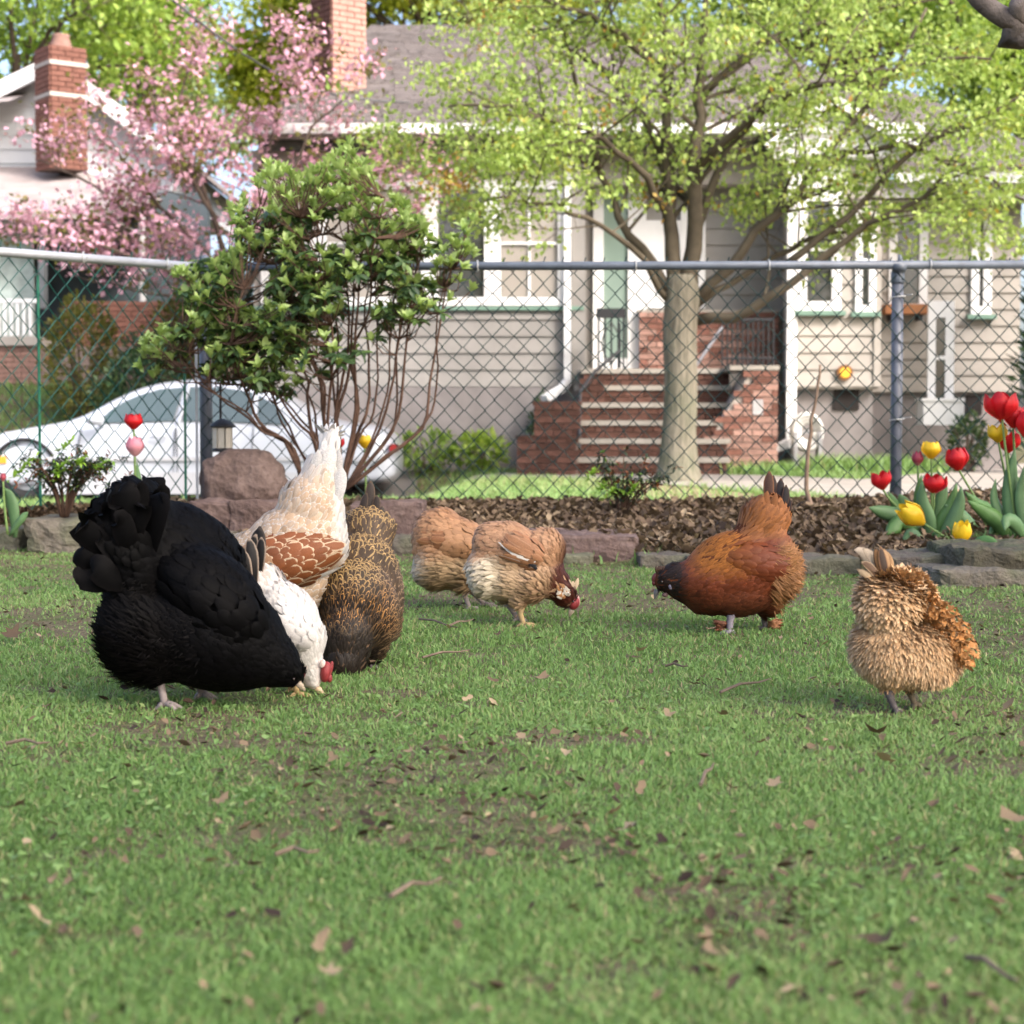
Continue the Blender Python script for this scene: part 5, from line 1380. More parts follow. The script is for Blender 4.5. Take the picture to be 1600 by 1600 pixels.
# ------------------------------------------------------------------ trees
def grow_leaves(centres, n_per, spread, size, squash=0.75, hang=0.3, sx=(0.55, 0.75)):
    c = np.repeat(np.asarray(centres), n_per, axis=0); n = len(c)
    Pt = c + rng.normal(0, 1, (n, 3)) * np.array([spread, spread, spread * squash])
    T = rng.normal(0, 1, (n, 3)); T[:, 2] -= hang * 2; 
    N = rng.normal(0, 0.6, (n, 3)); N[:, 2] += 0.8
    L = rng.uniform(*size, n); W = L * rng.uniform(*sx, n)
    return Pt, N, T, L, W
def cheap_leaves(Pt, N, T, L, W, rnd):
    """Folded four-cornered leaves, two triangles each."""
    T = T / (np.linalg.norm(T, axis=1, keepdims=True) + 1e-9)
    B = np.cross(N, T); B /= np.linalg.norm(B, axis=1, keepdims=True) + 1e-9
    N = np.cross(T, B)
    n = len(Pt); V = np.empty((n, 4, 3), np.float32)
    V[:, 0] = Pt; V[:, 2] = Pt + T * L[:, None]
    m = Pt + T * (L * 0.45)[:, None] + N * (W * 0.18)[:, None]
    V[:, 1] = m + B * (W * 0.5)[:, None]; V[:, 3] = m - B * (W * 0.5)[:, None]
    i = np.arange(n)[:, None] * 4
    F = np.concatenate([i + np.array([[0, 1, 2]]), i + np.array([[0, 2, 3]])])
    return V.reshape(-1, 3), F, np.repeat(rnd, 4)
def branchlets(p, rad, count, length, rise, out):
    """Side branches off a limb polyline p; each is a bent polyline appended to out."""
    m = len(p)
    for k in range(count):
        t = random.uniform(0.25, 1.0) * (m - 1); i = min(int(t), m - 2); q = p[i] + (p[i + 1] - p[i]) * (t - i)
        d = p[i + 1] - p[i]; d = d / (np.linalg.norm(d) + 1e-9)
        r = np.array([random.gauss(0, 1), random.gauss(0, 1), random.gauss(0, .45) + rise]); r -= d * (r @ d) * 0.5; r /= np.linalg.norm(r)
        L = length * random.uniform(.5, 1.2) * (1.15 - 0.5 * t / (m - 1))
        dirn = r * .8 + d * .5; dirn /= np.linalg.norm(dirn)
        pts = [q]; cur = dirn.copy()
        for s in range(5):
            cur = cur + np.array([random.gauss(0, .16), random.gauss(0, .16), random.gauss(0.02, .12)]); cur /= np.linalg.norm(cur)
            pts.append(pts[-1] + cur * L / 5)
        out.append((np.array(pts), rad * random.uniform(.35, .55) * (1.1 - .6 * t / (m - 1))))
def make_tree(name, label, cat, trunk, limbs, bark, leafmat, sub=(6, 9), lens=(1.3, .55), rise=(.35, .15), leaf=(.05, .08), n_per=12, spread=.13, rnd=(.5, .2), taper=.25, leaf_sx=(.55, .8), hang=.3, extra=None, group=None, root=None, sides=8, clump_rnd=.12, crown_name='crown', tip=1, bark2=None, squash=.75):
    bark2 = bark2 or bark
    root = root or thing(name, label, cat, tuple(trunk[0][0]) if False else (0, 0, 0), 0, group)
    mb = MB()
    tp = catmull([list(a) for a, r in trunk], 18); tr = np.interp(np.linspace(0, 1, 18), np.linspace(0, 1, len(trunk)), [r for a, r in trunk])
    mb.tube(tp, list(tr), 14); mb.build('trunk', bark, root, True)
    bm_ = MB(); L1, L2 = [], []
    for pts, r0 in limbs:
        p = catmull([list(q) for q in pts], 14); p[1:] += rng.normal(0, .02, (13, 3))
        mb = MB(); mb.tube(p, list(np.linspace(r0, r0 * taper, 14)), sides); mb.build('limb', bark2, root, True)
        branchlets(p, r0 * .75, sub[0], lens[0], rise[0], L1)
    for p, r in L1:
        bm_.tube(p, list(np.linspace(r, r * .35, len(p))), 5)
        branchlets(p, r * .7, sub[1], lens[1], rise[1], L2)
    for p, r in L2:
        r = max(r, .004)
        bm_.tube(p, list(np.linspace(r, r * .35, len(p))), 3, cap=False)
    bo = bm_.build('branches', bark2, root); bo['kind'] = 'stuff'
    cs = np.concatenate([p[tip:] for p, r in L2] + [p[4:] for p, r in L1])
    if callable(rnd): base = rnd(cs)
    else: base = rng.normal(rnd[0], rnd[1], len(cs))
    A = grow_leaves(cs, n_per, spread, leaf, squash=squash, hang=hang, sx=leaf_sx)
    r = np.clip(np.repeat(base, n_per) + rng.normal(0, clump_rnd, len(A[0])), 0, 1)
    V, F, rr = cheap_leaves(*A, r)
    co = link(crown_name, np_mesh(crown_name, V, F, leafmat, False, {'rnd': rr}), root); co['kind'] = 'stuff'
    return root, cs
def M_bark(name, c):
    m = NT(name); co = m.coord()
    mp_ = m.new('ShaderNodeMapping'); mp_.inputs['Scale'].default_value = (1, 1, .12); m.con(co, mp_.inputs['Vector'])
    a = m.noise(26, 5, mp_.outputs[0]); b = m.noise(2.2, 5, co)
    col = m.ramp(a, [(.3, tuple(x * .55 for x in c)), (.65, tuple(x * 1.2 for x in c))])
    col = m.mix(m.ramp(b, [(.45, (0, 0, 0)), (.7, (.7, .7, .7))]), col, (.10, .115, .07))
    m.base(col, .95, .1); m.bump(a, .9, .03)
    return m.m
MAPLE_BARK = M_bark('maple_bark', (0.20, 0.18, 0.14))
DARK_BARK = M_plain('dark_bark', (0.10, 0.075, 0.06), 0.9, 0.15, 0.35, 6, 0.6, bdist=0.02)
MAPLE_LEAF = M_leaf('maple_leaf', [(0, (0.17, 0.26, 0.06)), (0.45, (0.28, 0.39, 0.095)), (0.8, (0.40, 0.49, 0.15)), (0.93, (0.36, 0.36, 0.05)), (1, (0.38, 0.22, 0.05))], 0.5, 0.3, 0.4)
# ---- the maple over the way
TY = 17.0
def mp(pts): return [P(a, b, TY + d) for a, b, d in pts]
tb = G(1058, 756); tb = Vector((P(1060, 700, TY).x, TY, 0))
trunk = [(Vector((tb.x, TY, -.1)), .30), (Vector((tb.x, TY, .12)), .205), (P(1061, 680, TY), .165), (P(1064, 600, TY), .16), (P(1062, 520, TY), .165), (P(1066, 470, TY), .17), (P(1066, 430, TY), .14)]
limbs = [(mp([(1052, 470, 0), (1050, 360, 0), (1046, 240, .1), (1040, 120, .15), (1036, -30, .2)]), .115), (mp([(1078, 465, 0), (1084, 340, -.1), (1090, 200, -.1), (1096, 90, -.1), (1100, -40, -.1)]), .125),
         (mp([(1048, 455, 0), (1010, 400, .1), (965, 330, .2), (935, 250, .2), (900, 130, .1), (868, -10, 0)]), .075), (mp([(1045, 470, .0), (1000, 400, -.3), (930, 345, -.6), (850, 320, -.8), (760, 310, -1)]), .05),
         (mp([(1088, 470, 0), (1150, 400, -.1), (1220, 330, -.2), (1300, 230, -.3), (1390, 120, -.4), (1450, 10, -.5)]), .075), (mp([(1090, 500, 0), (1160, 488, -.2), (1240, 440, -.4), (1310, 380, -.5), (1420, 320, -.7), (1510, 250, -.9)]), .075),
         (mp([(1085, 480, .1), (1180, 420, .3), (1280, 370, .5), (1400, 350, .7), (1520, 330, .8)]), .05), (mp([(1082, 380, .2), (1130, 260, .5), (1190, 160, .8), (1260, 50, 1.0), (1300, -40, 1.1)]), .07),
         (mp([(1040, 330, -.1), (985, 250, -.4), (900, 200, -.7), (800, 170, -1.0), (700, 160, -1.2)]), .055), (mp([(1042, 250, .1), (980, 150, .4), (900, 80, .7), (800, 40, .9), (690, 30, 1.1)]), .055),
         (mp([(1092, 260, -.2), (1180, 180, -.6), (1290, 130, -1.0), (1420, 100, -1.3), (1560, 90, -1.5)]), .06), (mp([(1095, 150, 0), (1200, 70, .1), (1340, 20, .2), (1500, -10, .3)]), .055), (mp([(1040, 120, 0), (960, 50, -.3), (860, 0, -.5), (740, -30, -.8)]), .05),
         (mp([(1220, 420, -.3), (1330, 330, -.4), (1450, 220, -.5), (1580, 160, -.6), (1680, 120, -.7)]), .05), (mp([(1300, 240, -.3), (1420, 230, -.5), (1540, 280, -.6), (1640, 330, -.7)]), .04), (mp([(940, 260, .2), (860, 230, .0), (770, 230, -.2), (680, 240, -.3)]), .04)]
def maple_rnd(c):
    b = rng.normal(.55, .14, len(c)); o = vnoise(c[:, 0] * 1.3 + 5, c[:, 2], 1.6, 4); return b + .5 * (o > .9) * (c[:, 0] < 1.5)
make_tree('maple_tree', 'young maple with thin spreading limbs and fresh yellow green leaves before the grey house', 'tree', trunk, [(p_, r_ * .74) for p_, r_ in limbs], MAPLE_BARK, MAPLE_LEAF, sub=(11, 7), lens=(1.35, .55), rise=(.15, -.12), leaf=(.038, .075), n_per=8, spread=.095, rnd=maple_rnd, hang=.45, squash=.5, tip=3, bark2=M_plain('maple_limb_bark', (0.085, 0.07, 0.05), 0.9, 0.15, 0.3, 6, 0.5))
# ---- pink cherry
CHY = 21.2
def cp_(pts): return [P(a, b, CHY + d) for a, b, d in pts]
CH = M_leaf('cherry_blossom', [(0, (0.13, 0.15, 0.035)), (0.3, (0.20, 0.17, 0.055)), (0.36, (0.50, 0.25, 0.35)), (0.7, (0.62, 0.37, 0.47)), (1, (0.70, 0.48, 0.56))], 0.6, 0.2, 0.3)
cb0 = Vector((P(345, 600, CHY).x, CHY, -.1))
trunk = [(cb0, .17), (P(345, 620, CHY), .12), (P(352, 540, CHY), .11), (P(362, 470, CHY), .10)]
limbs = [(cp_([(362, 480, 0), (325, 400, 0), (260, 330, -.1), (200, 260, -.2), (140, 200, -.3)]), .05), (cp_([(362, 475, 0), (340, 360, .2), (300, 250, .3), (280, 160, .4), (310, 80, .5)]), .05), (cp_([(364, 475, 0), (385, 360, -.2), (415, 250, -.5), (440, 170, -.7), (470, 110, -.8)]), .05),
         (cp_([(364, 480, 0), (440, 380, -.4), (520, 300, -.7), (600, 250, -.8), (680, 270, -.9)]), .045), (cp_([(360, 490, 0), (290, 440, -.3), (200, 400, -.5), (100, 370, -.7), (20, 370, -.8)]), .05), (cp_([(360, 500, .1), (310, 420, .5), (220, 340, .8), (130, 280, 1.0), (60, 250, 1.1)]), .05),
         (cp_([(364, 480, -.1), (410, 380, -.6), (460, 260, -.9), (500, 190, -1.0), (540, 150, -1.1)]), .045), (cp_([(360, 450, -.1), (330, 330, -.5), (290, 260, -.8), (260, 200, -1.0), (230, 140, -1.1)]), .05), (cp_([(360, 490, -.1), (290, 470, -.1), (200, 450, .1), (120, 430, .2)]), .04)]
def ch_rnd(c): return np.where(rng.random(len(c)) < .30, .15, .62)
make_tree('cherry_tree', 'pink flowering cherry tree beyond the fence at the left', 'tree', trunk, [(p_, r_ * .7) for p_, r_ in limbs], DARK_BARK, CH, sub=(8, 6), lens=(1.1, .5), rise=(.3, .1), leaf=(.05, .09), n_per=4, spread=.085, rnd=ch_rnd, hang=.0, leaf_sx=(.7, .95), clump_rnd=.1)
# ---- background trees
GREEN1 = M_leaf('spring_leaf', [(0, (0.12, 0.20, 0.035)), (0.5, (0.24, 0.36, 0.06)), (1, (0.38, 0.48, 0.10))], 0.5, 0.3, 0.4)
YGREEN = M_leaf('yellow_green_leaf', [(0, (0.18, 0.24, 0.02)), (0.5, (0.36, 0.42, 0.04)), (1, (0.52, 0.52, 0.07))], 0.5, 0.3, 0.4)
PALE = M_leaf('pale_leaf', [(0, (0.14, 0.20, 0.07)), (0.5, (0.27, 0.34, 0.13)), (1, (0.42, 0.48, 0.22))], 0.5, 0.3, 0.4)
def bg_tree(label, px, y, top_py, spread_px, low_py, leafmat, leaf=(.09, .17), n_per=5, rad=.22, nl=11, sub=(7, 6), group='trees beyond the houses', zb=0.0, sp=.25, rnd=(.5, .2)):
    s = FPX / y; x = P(px, 500, y).x
    top = P(px, top_py, y).z; low = P(px, low_py, y).z; wr_ = spread_px / s
    trunk = [(Vector((x, y, zb - .2)), rad * 1.5), (Vector((x, y, zb + .6)), rad), (Vector((x + .1, y, (low + zb) / 2)), rad * .85), (Vector((x, y, low + (top - low) * .35)), rad * .6)]
    limbs = []
    for k in range(nl):
        a = 2 * math.pi * k / nl + random.uniform(-.3, .3); f = random.uniform(.35, 1)
        z0 = low * .9 + zb * .1 + (top - low) * random.uniform(-.05, .3)
        e = Vector((x + math.cos(a) * wr_ * f, y + math.sin(a) * wr_ * f * .8, low + (top - low) * (1.02 - .75 * f * f + random.uniform(-.08, .08))))
        q0 = Vector((x, y, z0)); m_ = q0.lerp(e, .5) + Vector((0, 0, wr_ * .12))
        limbs.append(([q0, m_, e], rad * .45))
    L = wr_ * .42
    make_tree('leafy_tree', label, 'tree', trunk, limbs, DARK_BARK, leafmat, sub=sub, lens=(L, L * .5), rise=(.3, .1), leaf=leaf, n_per=n_per, spread=sp, rnd=rnd, group=group, sides=6)
bg_tree('leafy green tree rising behind the chimney at the top left corner', 30, 38, -130, 300, 200, GREEN1, zb=1.1, rad=.16, leaf=(.12, .22), n_per=3, sp=.34)
bg_tree('green tree above the pink cherry blossom', 215, 44, -60, 150, 170, GREEN1, zb=1.1, leaf=(.13, .24), sp=.4, nl=9, n_per=3, rad=.12)
bg_tree('bright yellow green tree left of the grey house chimney', 445, 48, -10, 95, 170, YGREEN, zb=0.6, leaf=(.14, .24), sp=.36, nl=10, n_per=4, rad=.1)
bg_tree('pale hazy green tree behind the pink cherry', 290, 58, 20, 150, 260, PALE, zb=1, leaf=(.16, .28), sp=.5, nl=9, n_per=3)
bg_tree('pale yellow green tree behind the roof of the grey house', 700, 46, -100, 330, 90, YGREEN, zb=0.3, leaf=(.14, .24), sp=.4, nl=14, rad=.3)
bg_tree('leafy green tree behind the right part of the roof', 1330, 44, -90, 320, 120, GREEN1, zb=0.3, leaf=(.14, .24), sp=.4, nl=14, rad=.3)
bg_tree('green tree beyond the right end of the grey house', 1640, 36, -200, 240, 330, GREEN1, zb=0.2, leaf=(.12, .22), sp=.35, nl=12, rad=.3)
# ---- dark conifer at the right end of the house
CON = M_leaf('conifer_needles', [(0, (0.012, 0.03, 0.012)), (0.6, (0.03, 0.065, 0.022)), (1, (0.06, 0.11, 0.035))], 0.6, 0.3, 0.15)
cx0 = P(1676, 600, 20.2).x
co_ = thing('conifer', 'dark narrow conifer whose edge shows at the right border beside the house', 'tree', (0, 0, 0))
mb = MB(); mb.tube([(cx0, 20.2, -.2), (cx0, 20.2, 2.5), (cx0, 20.2, 5.2)], [.13, .1, .02], 10); mb.build('trunk', DARK_BARK, co_, True)
n = 5200; t = rng.random(n) ** .8; a = rng.uniform(0, 6.283, n); rr = (0.62 * (1 - t) ** .7 + .04) * rng.uniform(.45, 1.0, n) * (1 + .15 * np.sin(5 * a + 9 * t))
Pt = np.stack([cx0 + rr * np.cos(a), 20.2 + rr * np.sin(a), .25 + t * 5.0], 1)
V, F, r = cheap_leaves(Pt, rng.normal(0, 1, (n, 3)), np.stack([np.cos(a), np.sin(a), rng.uniform(.3, 1.4, n)], 1), rng.uniform(.12, .22, n), rng.uniform(.03, .06, n), np.clip(rng.normal(.5, .2, n), 0, 1))
k_ = link('crown', np_mesh('crown', V, F, CON, False, {'rnd': r}), co_); k_['kind'] = 'stuff'

# ---- shrubs and plants by the houses
def shrub(label, px0, px1, pyt, pyb, y, leafmat, n=1500, leaf=(.04, .08), group=None, rnd=(.5, .2), depth=.5, name='shrub', cat='shrub', gap=0.4):
    a, b = P(px0, pyt, y), P(px1, pyb, y); cx_s, rx_ = (a.x + b.x) / 2, (b.x - a.x) / 2
    zb = float(ground_z(cx_s, y)); top = a.z
    root = thing(name, label, cat, (0, 0, 0), 0, group)
    mb = MB()
    for k in range(6):
        an = random.uniform(0, 6.28); f = random.uniform(.3, .8)
        mb.tube([(cx_s + .05 * math.cos(an), y + .05 * math.sin(an), zb - .05), (cx_s + rx_ * f * .5 * math.cos(an), y + depth * f * .4 * math.sin(an), zb + (top - zb) * .45), (cx_s + rx_ * f * math.cos(an), y + depth * f * .7 * math.sin(an), zb + (top - zb) * .8)], [.022, .014, .006], 5)
    so = mb.build('stems', DARK_BARK, root); so['kind'] = 'stuff'
    u = rng.normal(0, 1, (n, 3)); u /= np.linalg.norm(u, axis=1, keepdims=True)
    u *= rng.uniform(.35, 1.0, (n, 1)) ** .5
    lump = 0.75 + 0.4 * vnoise(u[:, 0] * 3 + px0, u[:, 2] * 3 + u[:, 1] * 2, 1.2, 3)
    u *= lump[:, None]
    Pt = np.stack([cx_s + u[:, 0] * rx_, y + u[:, 1] * depth, (zb + top) / 2 + u[:, 2] * (top - zb) / 2], 1)
    k = vnoise(Pt[:, 0] * 4, Pt[:, 2] * 4 + Pt[:, 1] * 3, 1.0, 7) > gap * .6
    Pt = Pt[k]; m_ = len(Pt)
    T = u[k] + rng.normal(0, .5, (m_, 3)); T[:, 2] += .3
    L = rng.uniform(*leaf, m_)
    V, F, r = cheap_leaves(Pt, rng.normal(0, .5, (m_, 3)) + np.array([0, 0, .8]), T, L, L * .55, np.clip(rng.normal(*rnd, m_), 0, 1))
    o = link('foliage', np_mesh('foliage', V, F, leafmat, False, {'rnd': r}), root); o['kind'] = 'stuff'
OLIVE = M_leaf('olive_leaf', [(0, (0.07, 0.08, 0.02)), (0.5, (0.17, 0.17, 0.04)), (0.85, (0.28, 0.26, 0.06)), (1, (0.36, 0.17, 0.07))], 0.5, 0.3, 0.3)
DKG = M_leaf('dark_shrub_leaf', [(0, (0.012, 0.03, 0.014)), (0.6, (0.035, 0.07, 0.028)), (1, (0.09, 0.13, 0.045))], 0.5, 0.3, 0.2)
shrub('olive yellow shrub with reddish leaves against the far brick wall', 62, 190, 462, 640, 22.6, OLIVE, 2600, (.05, .1), 'shrubs before the far left house', depth=.7)
shrub('dark green rounded shrub behind the parked car', 150, 300, 520, 660, 21.6, DKG, 2600, (.05, .1), 'shrubs before the far left house', depth=.8)
shrub('olive shrub between the dark shrub and the cherry', 220, 380, 440, 640, 22.9, OLIVE, 2400, (.05, .1), 'shrubs before the far left house', rnd=(.35, .2), depth=.7)
shrub('tall dark hedge shrub behind the cherry trunk', 300, 420, 400, 640, 24.2, DKG, 2400, (.06, .11), 'shrubs before the far left house', depth=.7)
shrub('bright green clump of leaves under the grey wall', 712, 790, 676, 722, HY - .55, GREEN1, 500, (.07, .13), 'plants along the foundation', depth=.3, rnd=(.6, .2), name='leafy_plant', cat='plant')
shrub('darker green plants at the left under the grey wall', 618, 715, 668, 722, HY - .5, GREEN1, 700, (.05, .1), 'plants along the foundation', depth=.3, rnd=(.25, .2), name='leafy_plant', cat='plant')
shrub('dark leafy plant at the corner behind the downspout foot', 826, 868, 606, 690, HY - .3, DKG, 420, (.05, .09), 'plants along the foundation', depth=.25, name='leafy_plant', cat='plant')
shrub('low green plants beside the white utility box', 1480, 1545, 650, 690, HY - .9, DKG, 500, (.06, .11), 'plants along the foundation', depth=.3, rnd=(.8, .2), name='leafy_plant', cat='plant')

for lab, a_, b_, yy, n_, hh in (('tall grass and weeds growing under the cream wall', 1255, 1470, HY - 1.0, 1500, .30), ('grass tufts round the end of the ground downspout', 1120, 1245, HY - 1.7, 700, .22)):
    X = rng.uniform(P(a_, 600, yy).x, P(b_, 600, yy).x, n_); Yg = yy + rng.normal(0, .22, n_)
    V, F, r = blades(X, Yg, ground_z(X, Yg), rng.uniform(.06, hh, n_), rng.uniform(.012, .03, n_), rng.uniform(.2, .9, n_), np.clip(rng.normal(.6, .15, n_), 0, .9))
    tag(link('tall_grass', np_mesh('tall_grass', V, F, grass_mat, attrs={'rnd': r})), lab, 'grass', kind='stuff')

# ---- the big shade tree of this garden: its trunk stands out of frame, one limb shows at the upper right
def shade_tree():
    root = thing('shade_tree', 'large tree of this garden, one bare grey limb reaching in at the upper right corner', 'tree', (0, 0, 0))
    tx, ty = 4.6, 4.2
    mb = MB(); mb.tube([(tx, ty, -.2), (tx, ty, .3), (tx - .05, ty, 1.6), (tx + .1, ty - .2, 3.4), (tx + .7, ty - 1.0, 6.6)], [.42, .32, .28, .25, .14], 14); mb.build('trunk', MAPLE_BARK, root, True)
    Yl = 5.6
    a = [Vector((tx - .1, ty + .1, 2.2)), Vector((3.0, 5.2, 1.95)), P(1640, 52, Yl), P(1588, 36, Yl), P(1545, 12, Yl), P(1515, -20, Yl), P(1490, -90, Yl)]
    p = catmull([list(q) for q in a], 26)
    mb = MB(); mb.tube(p, list(np.interp(np.linspace(0, 1, 26), [0, .2, .32, .5, 1], [.1, .05, .036, .034, .022])), 12)
    k = P(1590, 22, Yl - .02)
    mb.tube([P(1592, 32, Yl), P(1590, 20, Yl - .02), P(1589, 4, Yl - .05)], [.03, .027, .024], 10)
    mb.build('limb', M_plain('grey_limb_bark', (0.16, 0.135, 0.12), 0.9, 0.15, 0.35, 14, 0.7, bdist=0.01), root, True)
    lm = MB()
    for k in range(16):
        an = 2 * math.pi * k / 16; f = random.uniform(3, 6.3)
        lm.tube([(tx + .2, ty - .4, random.uniform(4.2, 6.0)), (tx + 1.6 + f * .5 * math.cos(an), ty - 3 + f * .5 * math.sin(an), 7.5), (tx + 3.4 + f * math.cos(an), ty - 7 + f * math.sin(an), random.uniform(8.5, 11))], [.12, .07, .02], 6)
    o = lm.build('branches', MAPLE_BARK, root); o['kind'] = 'stuff'
    n = 6500
    u = rng.normal(0, 1, (n, 3)); u /= np.linalg.norm(u, axis=1, keepdims=True); u *= rng.random((n, 1)) ** (1 / 3)
    Pt = u * np.array([SHR[0], SHR[1], 2.0]) + np.array(SHC)
    V, F, r = cheap_leaves(Pt, rng.normal(0, .6, (n, 3)) + np.array([0, 0, .7]), rng.normal(0, 1, (n, 3)), rng.uniform(.22, .36, n), rng.uniform(.16, .26, n), np.clip(rng.normal(.4, .2, n), 0, 1))
    o = link('crown', np_mesh('crown', V, F, GREEN1, False, {'rnd': r}), root); o['kind'] = 'stuff'
SHC = (8.3, -3.3, 10.0); SHR = (6.2, 5.6)
shade_tree()
# ------------------------------------------------------------------ hens
def M_feather(name, rough=0.55, spec=0.25, pen=0.0, sheen=0.0, barb=0.25):
    """c0: vane colour, c1: edge colour, lace: how much edge shows; pen: concentric pencilling."""
    m = NT(name)
    uv = m.new('ShaderNodeUVMap'); uv.uv_map = 'UVMap'
    sep = m.new('ShaderNodeSeparateXYZ'); m.con(uv.outputs[0], sep.inputs[0])
    au = m.math('ABSOLUTE', sep.outputs[0]); v = sep.outputs[1]
    e = m.math('MAXIMUM', m.math('MULTIPLY', au, 0.92), m.math('MULTIPLY_ADD', v, 3.4, -2.45))
    mr = m.new('ShaderNodeMapRange', interpolation_type='SMOOTHSTEP')
    mr.inputs['From Min'].default_value = 0.58; mr.inputs['From Max'].default_value = 0.84
    m.con(e, mr.inputs['Value'])
    mask = mr.outputs[0]
    if pen:
        mr.inputs['From Min'].default_value = 0.40; mr.inputs['From Max'].default_value = 0.55
        m2 = m.new('ShaderNodeMapRange', interpolation_type='SMOOTHSTEP'); m2.inputs['From Min'].default_value = 0.74; m2.inputs['From Max'].default_value = 0.88; m2.inputs['To Min'].default_value = 1; m2.inputs['To Max'].default_value = 0.15
        m.con(e, m2.inputs['Value']); mask = m.math('MULTIPLY', mr.outputs[0], m2.outputs[0])
    mask = m.math('MULTIPLY', mask, m.attr('lace').outputs['Fac'])
    col = m.mix(mask, m.attr('c0').outputs['Color'], m.attr('c1').outputs['Color'])
    if barb:
        st = m.new('ShaderNodeMapping'); st.inputs['Scale'].default_value = (1.5, 22, 1)
        m.con(uv.outputs[0], st.inputs['Vector'])
        nz = m.noise(2.0, 3, st.outputs[0])
        k = m.ramp(nz, [(0.3, (1 - barb,) * 3), (0.7, (1 + barb,) * 3)])
        col = m.mix(1.0, col, k, 'MULTIPLY')
    col = m.mix(1.0, col, (0.68, 0.68, 0.68), 'MULTIPLY')
    m.base(col, rough, spec)
    if sheen:
        m.b.inputs['Sheen Weight'].default_value = sheen
    return m.m
FEATHER = M_feather('feather_vane')
FEATHER_PEN = M_feather('feather_pencilled', pen=11.0)
FEATHER_BLACK = M_feather('feather_black', rough=0.6, spec=0.06, barb=0.3)
SHANK = M_plain('scaly_shank_grey', (0.26, 0.22, 0.21), 0.6, 0.3, 0.25, 60, 0.3, bdist=0.002)
SHANK_YEL = M_plain('scaly_shank_yellow', (0.42, 0.30, 0.15), 0.6, 0.3, 0.25, 60, 0.3, bdist=0.002)
SHANK_DARK = M_plain('scaly_shank_dark', (0.10, 0.085, 0.085), 0.6, 0.3, 0.3, 60, 0.3, bdist=0.002)
BEAK = M_plain('horn_beak', (0.36, 0.29, 0.21), 0.45, 0.4, 0.15, 60, 0.1)
BEAK_DARK = M_plain('dark_beak', (0.10, 0.10, 0.10), 0.4, 0.4, 0.15, 60, 0.1)
COMB = M_plain('red_comb', (0.22, 0.028, 0.03), 0.5, 0.35, 0.25, 80, 0.4, bdist=0.002)
COMB_DARK = M_plain('dark_comb', (0.10, 0.02, 0.022), 0.5, 0.35, 0.25, 80, 0.4, bdist=0.002)
EYE = M_plain('eye', (0.02, 0.012, 0.01), 0.1, 0.6, 0.0, 1, 0)
def M_skin(name, c):
    return M_plain(name, c, 0.9, 0.1, 0.3, 30, 0.3)

ROWS = np.array([0, 0.3, 0.6, 0.85, 1.0]); PROF = np.array([0.4, 0.85, 1.0, 0.72, 0.12]); US = np.array([-1, 0, 1.0])
def feather_arrays(Pt, N, T, L, W, lift, curl, c0, c1, lace):
    n = len(Pt)
    T = T - N * (T * N).sum(1, keepdims=True); T /= np.linalg.norm(T, axis=1, keepdims=True) + 1e-9
    B = np.cross(N, T)
    V = np.empty((n, 5, 3, 3), np.float32)
    for i, v in enumerate(ROWS):
        mid = Pt + T * (L * v)[:, None] + N * (L * (lift * v + curl * v * v - 0.015) - 0.0003)[:, None]
        for j, u in enumerate(US):
            V[:, i, j] = mid + B * (W * 0.5 * u * PROF[i])[:, None] + N * (W * 0.16 * (1 - u * u) * PROF[i])[:, None]
    uv = np.empty((n, 5, 3, 2), np.float32)
    uv[..., 0] = US[None, None, :]; uv[..., 1] = ROWS[None, :, None]
    q = np.array([[i * 3 + j, i * 3 + j + 1, i * 3 + j + 4, i * 3 + j + 3] for i in range(4) for j in range(2)])
    F = (np.arange(n)[:, None, None] * 15 + q[None]).reshape(-1, 4)
    rep = lambda a: np.repeat(a, 15, axis=0)
    return V.reshape(-1, 3), F, uv.reshape(-1, 2), {'c0': rep(c0), 'c1': rep(c1), 'lace': rep(lace)}
def join_arrays(lst):
    V, F, U, A = [], [], [], {}
    o = 0
    for v, f, u, a in lst:
        V.append(v); F.append(f + o); U.append(u); o += len(v)
        for k in a: A.setdefault(k, []).append(a[k])
    return np.concatenate(V), np.concatenate(F), np.concatenate(U), {k: np.concatenate(x) for k, x in A.items()}

def catmull(pts, m):
    p = np.asarray(pts, float)
    if len(p) == 2: return p[0] + (p[1] - p[0]) * np.linspace(0, 1, m)[:, None]
    p = np.vstack([2 * p[0] - p[1], p, 2 * p[-1] - p[-2]])
    t = np.linspace(0, len(p) - 3 - 1e-6, m); i = t.astype(int); f = (t - i)[:, None]
    a, b, c, d = p[i], p[i + 1], p[i + 2], p[i + 3]
    return 0.5 * (2 * b + (c - a) * f + (2 * a - 5 * b + 4 * c - d) * f * f + (3 * b - a - 3 * c + d) * f ** 3)

def mixc(a, b, t):
    t = np.asarray(t)[:, None]
    return np.asarray(a) * (1 - t) + np.asarray(b) * t
def band(x, a, b):
    return np.clip((x - a) / (b - a), 0, 1)

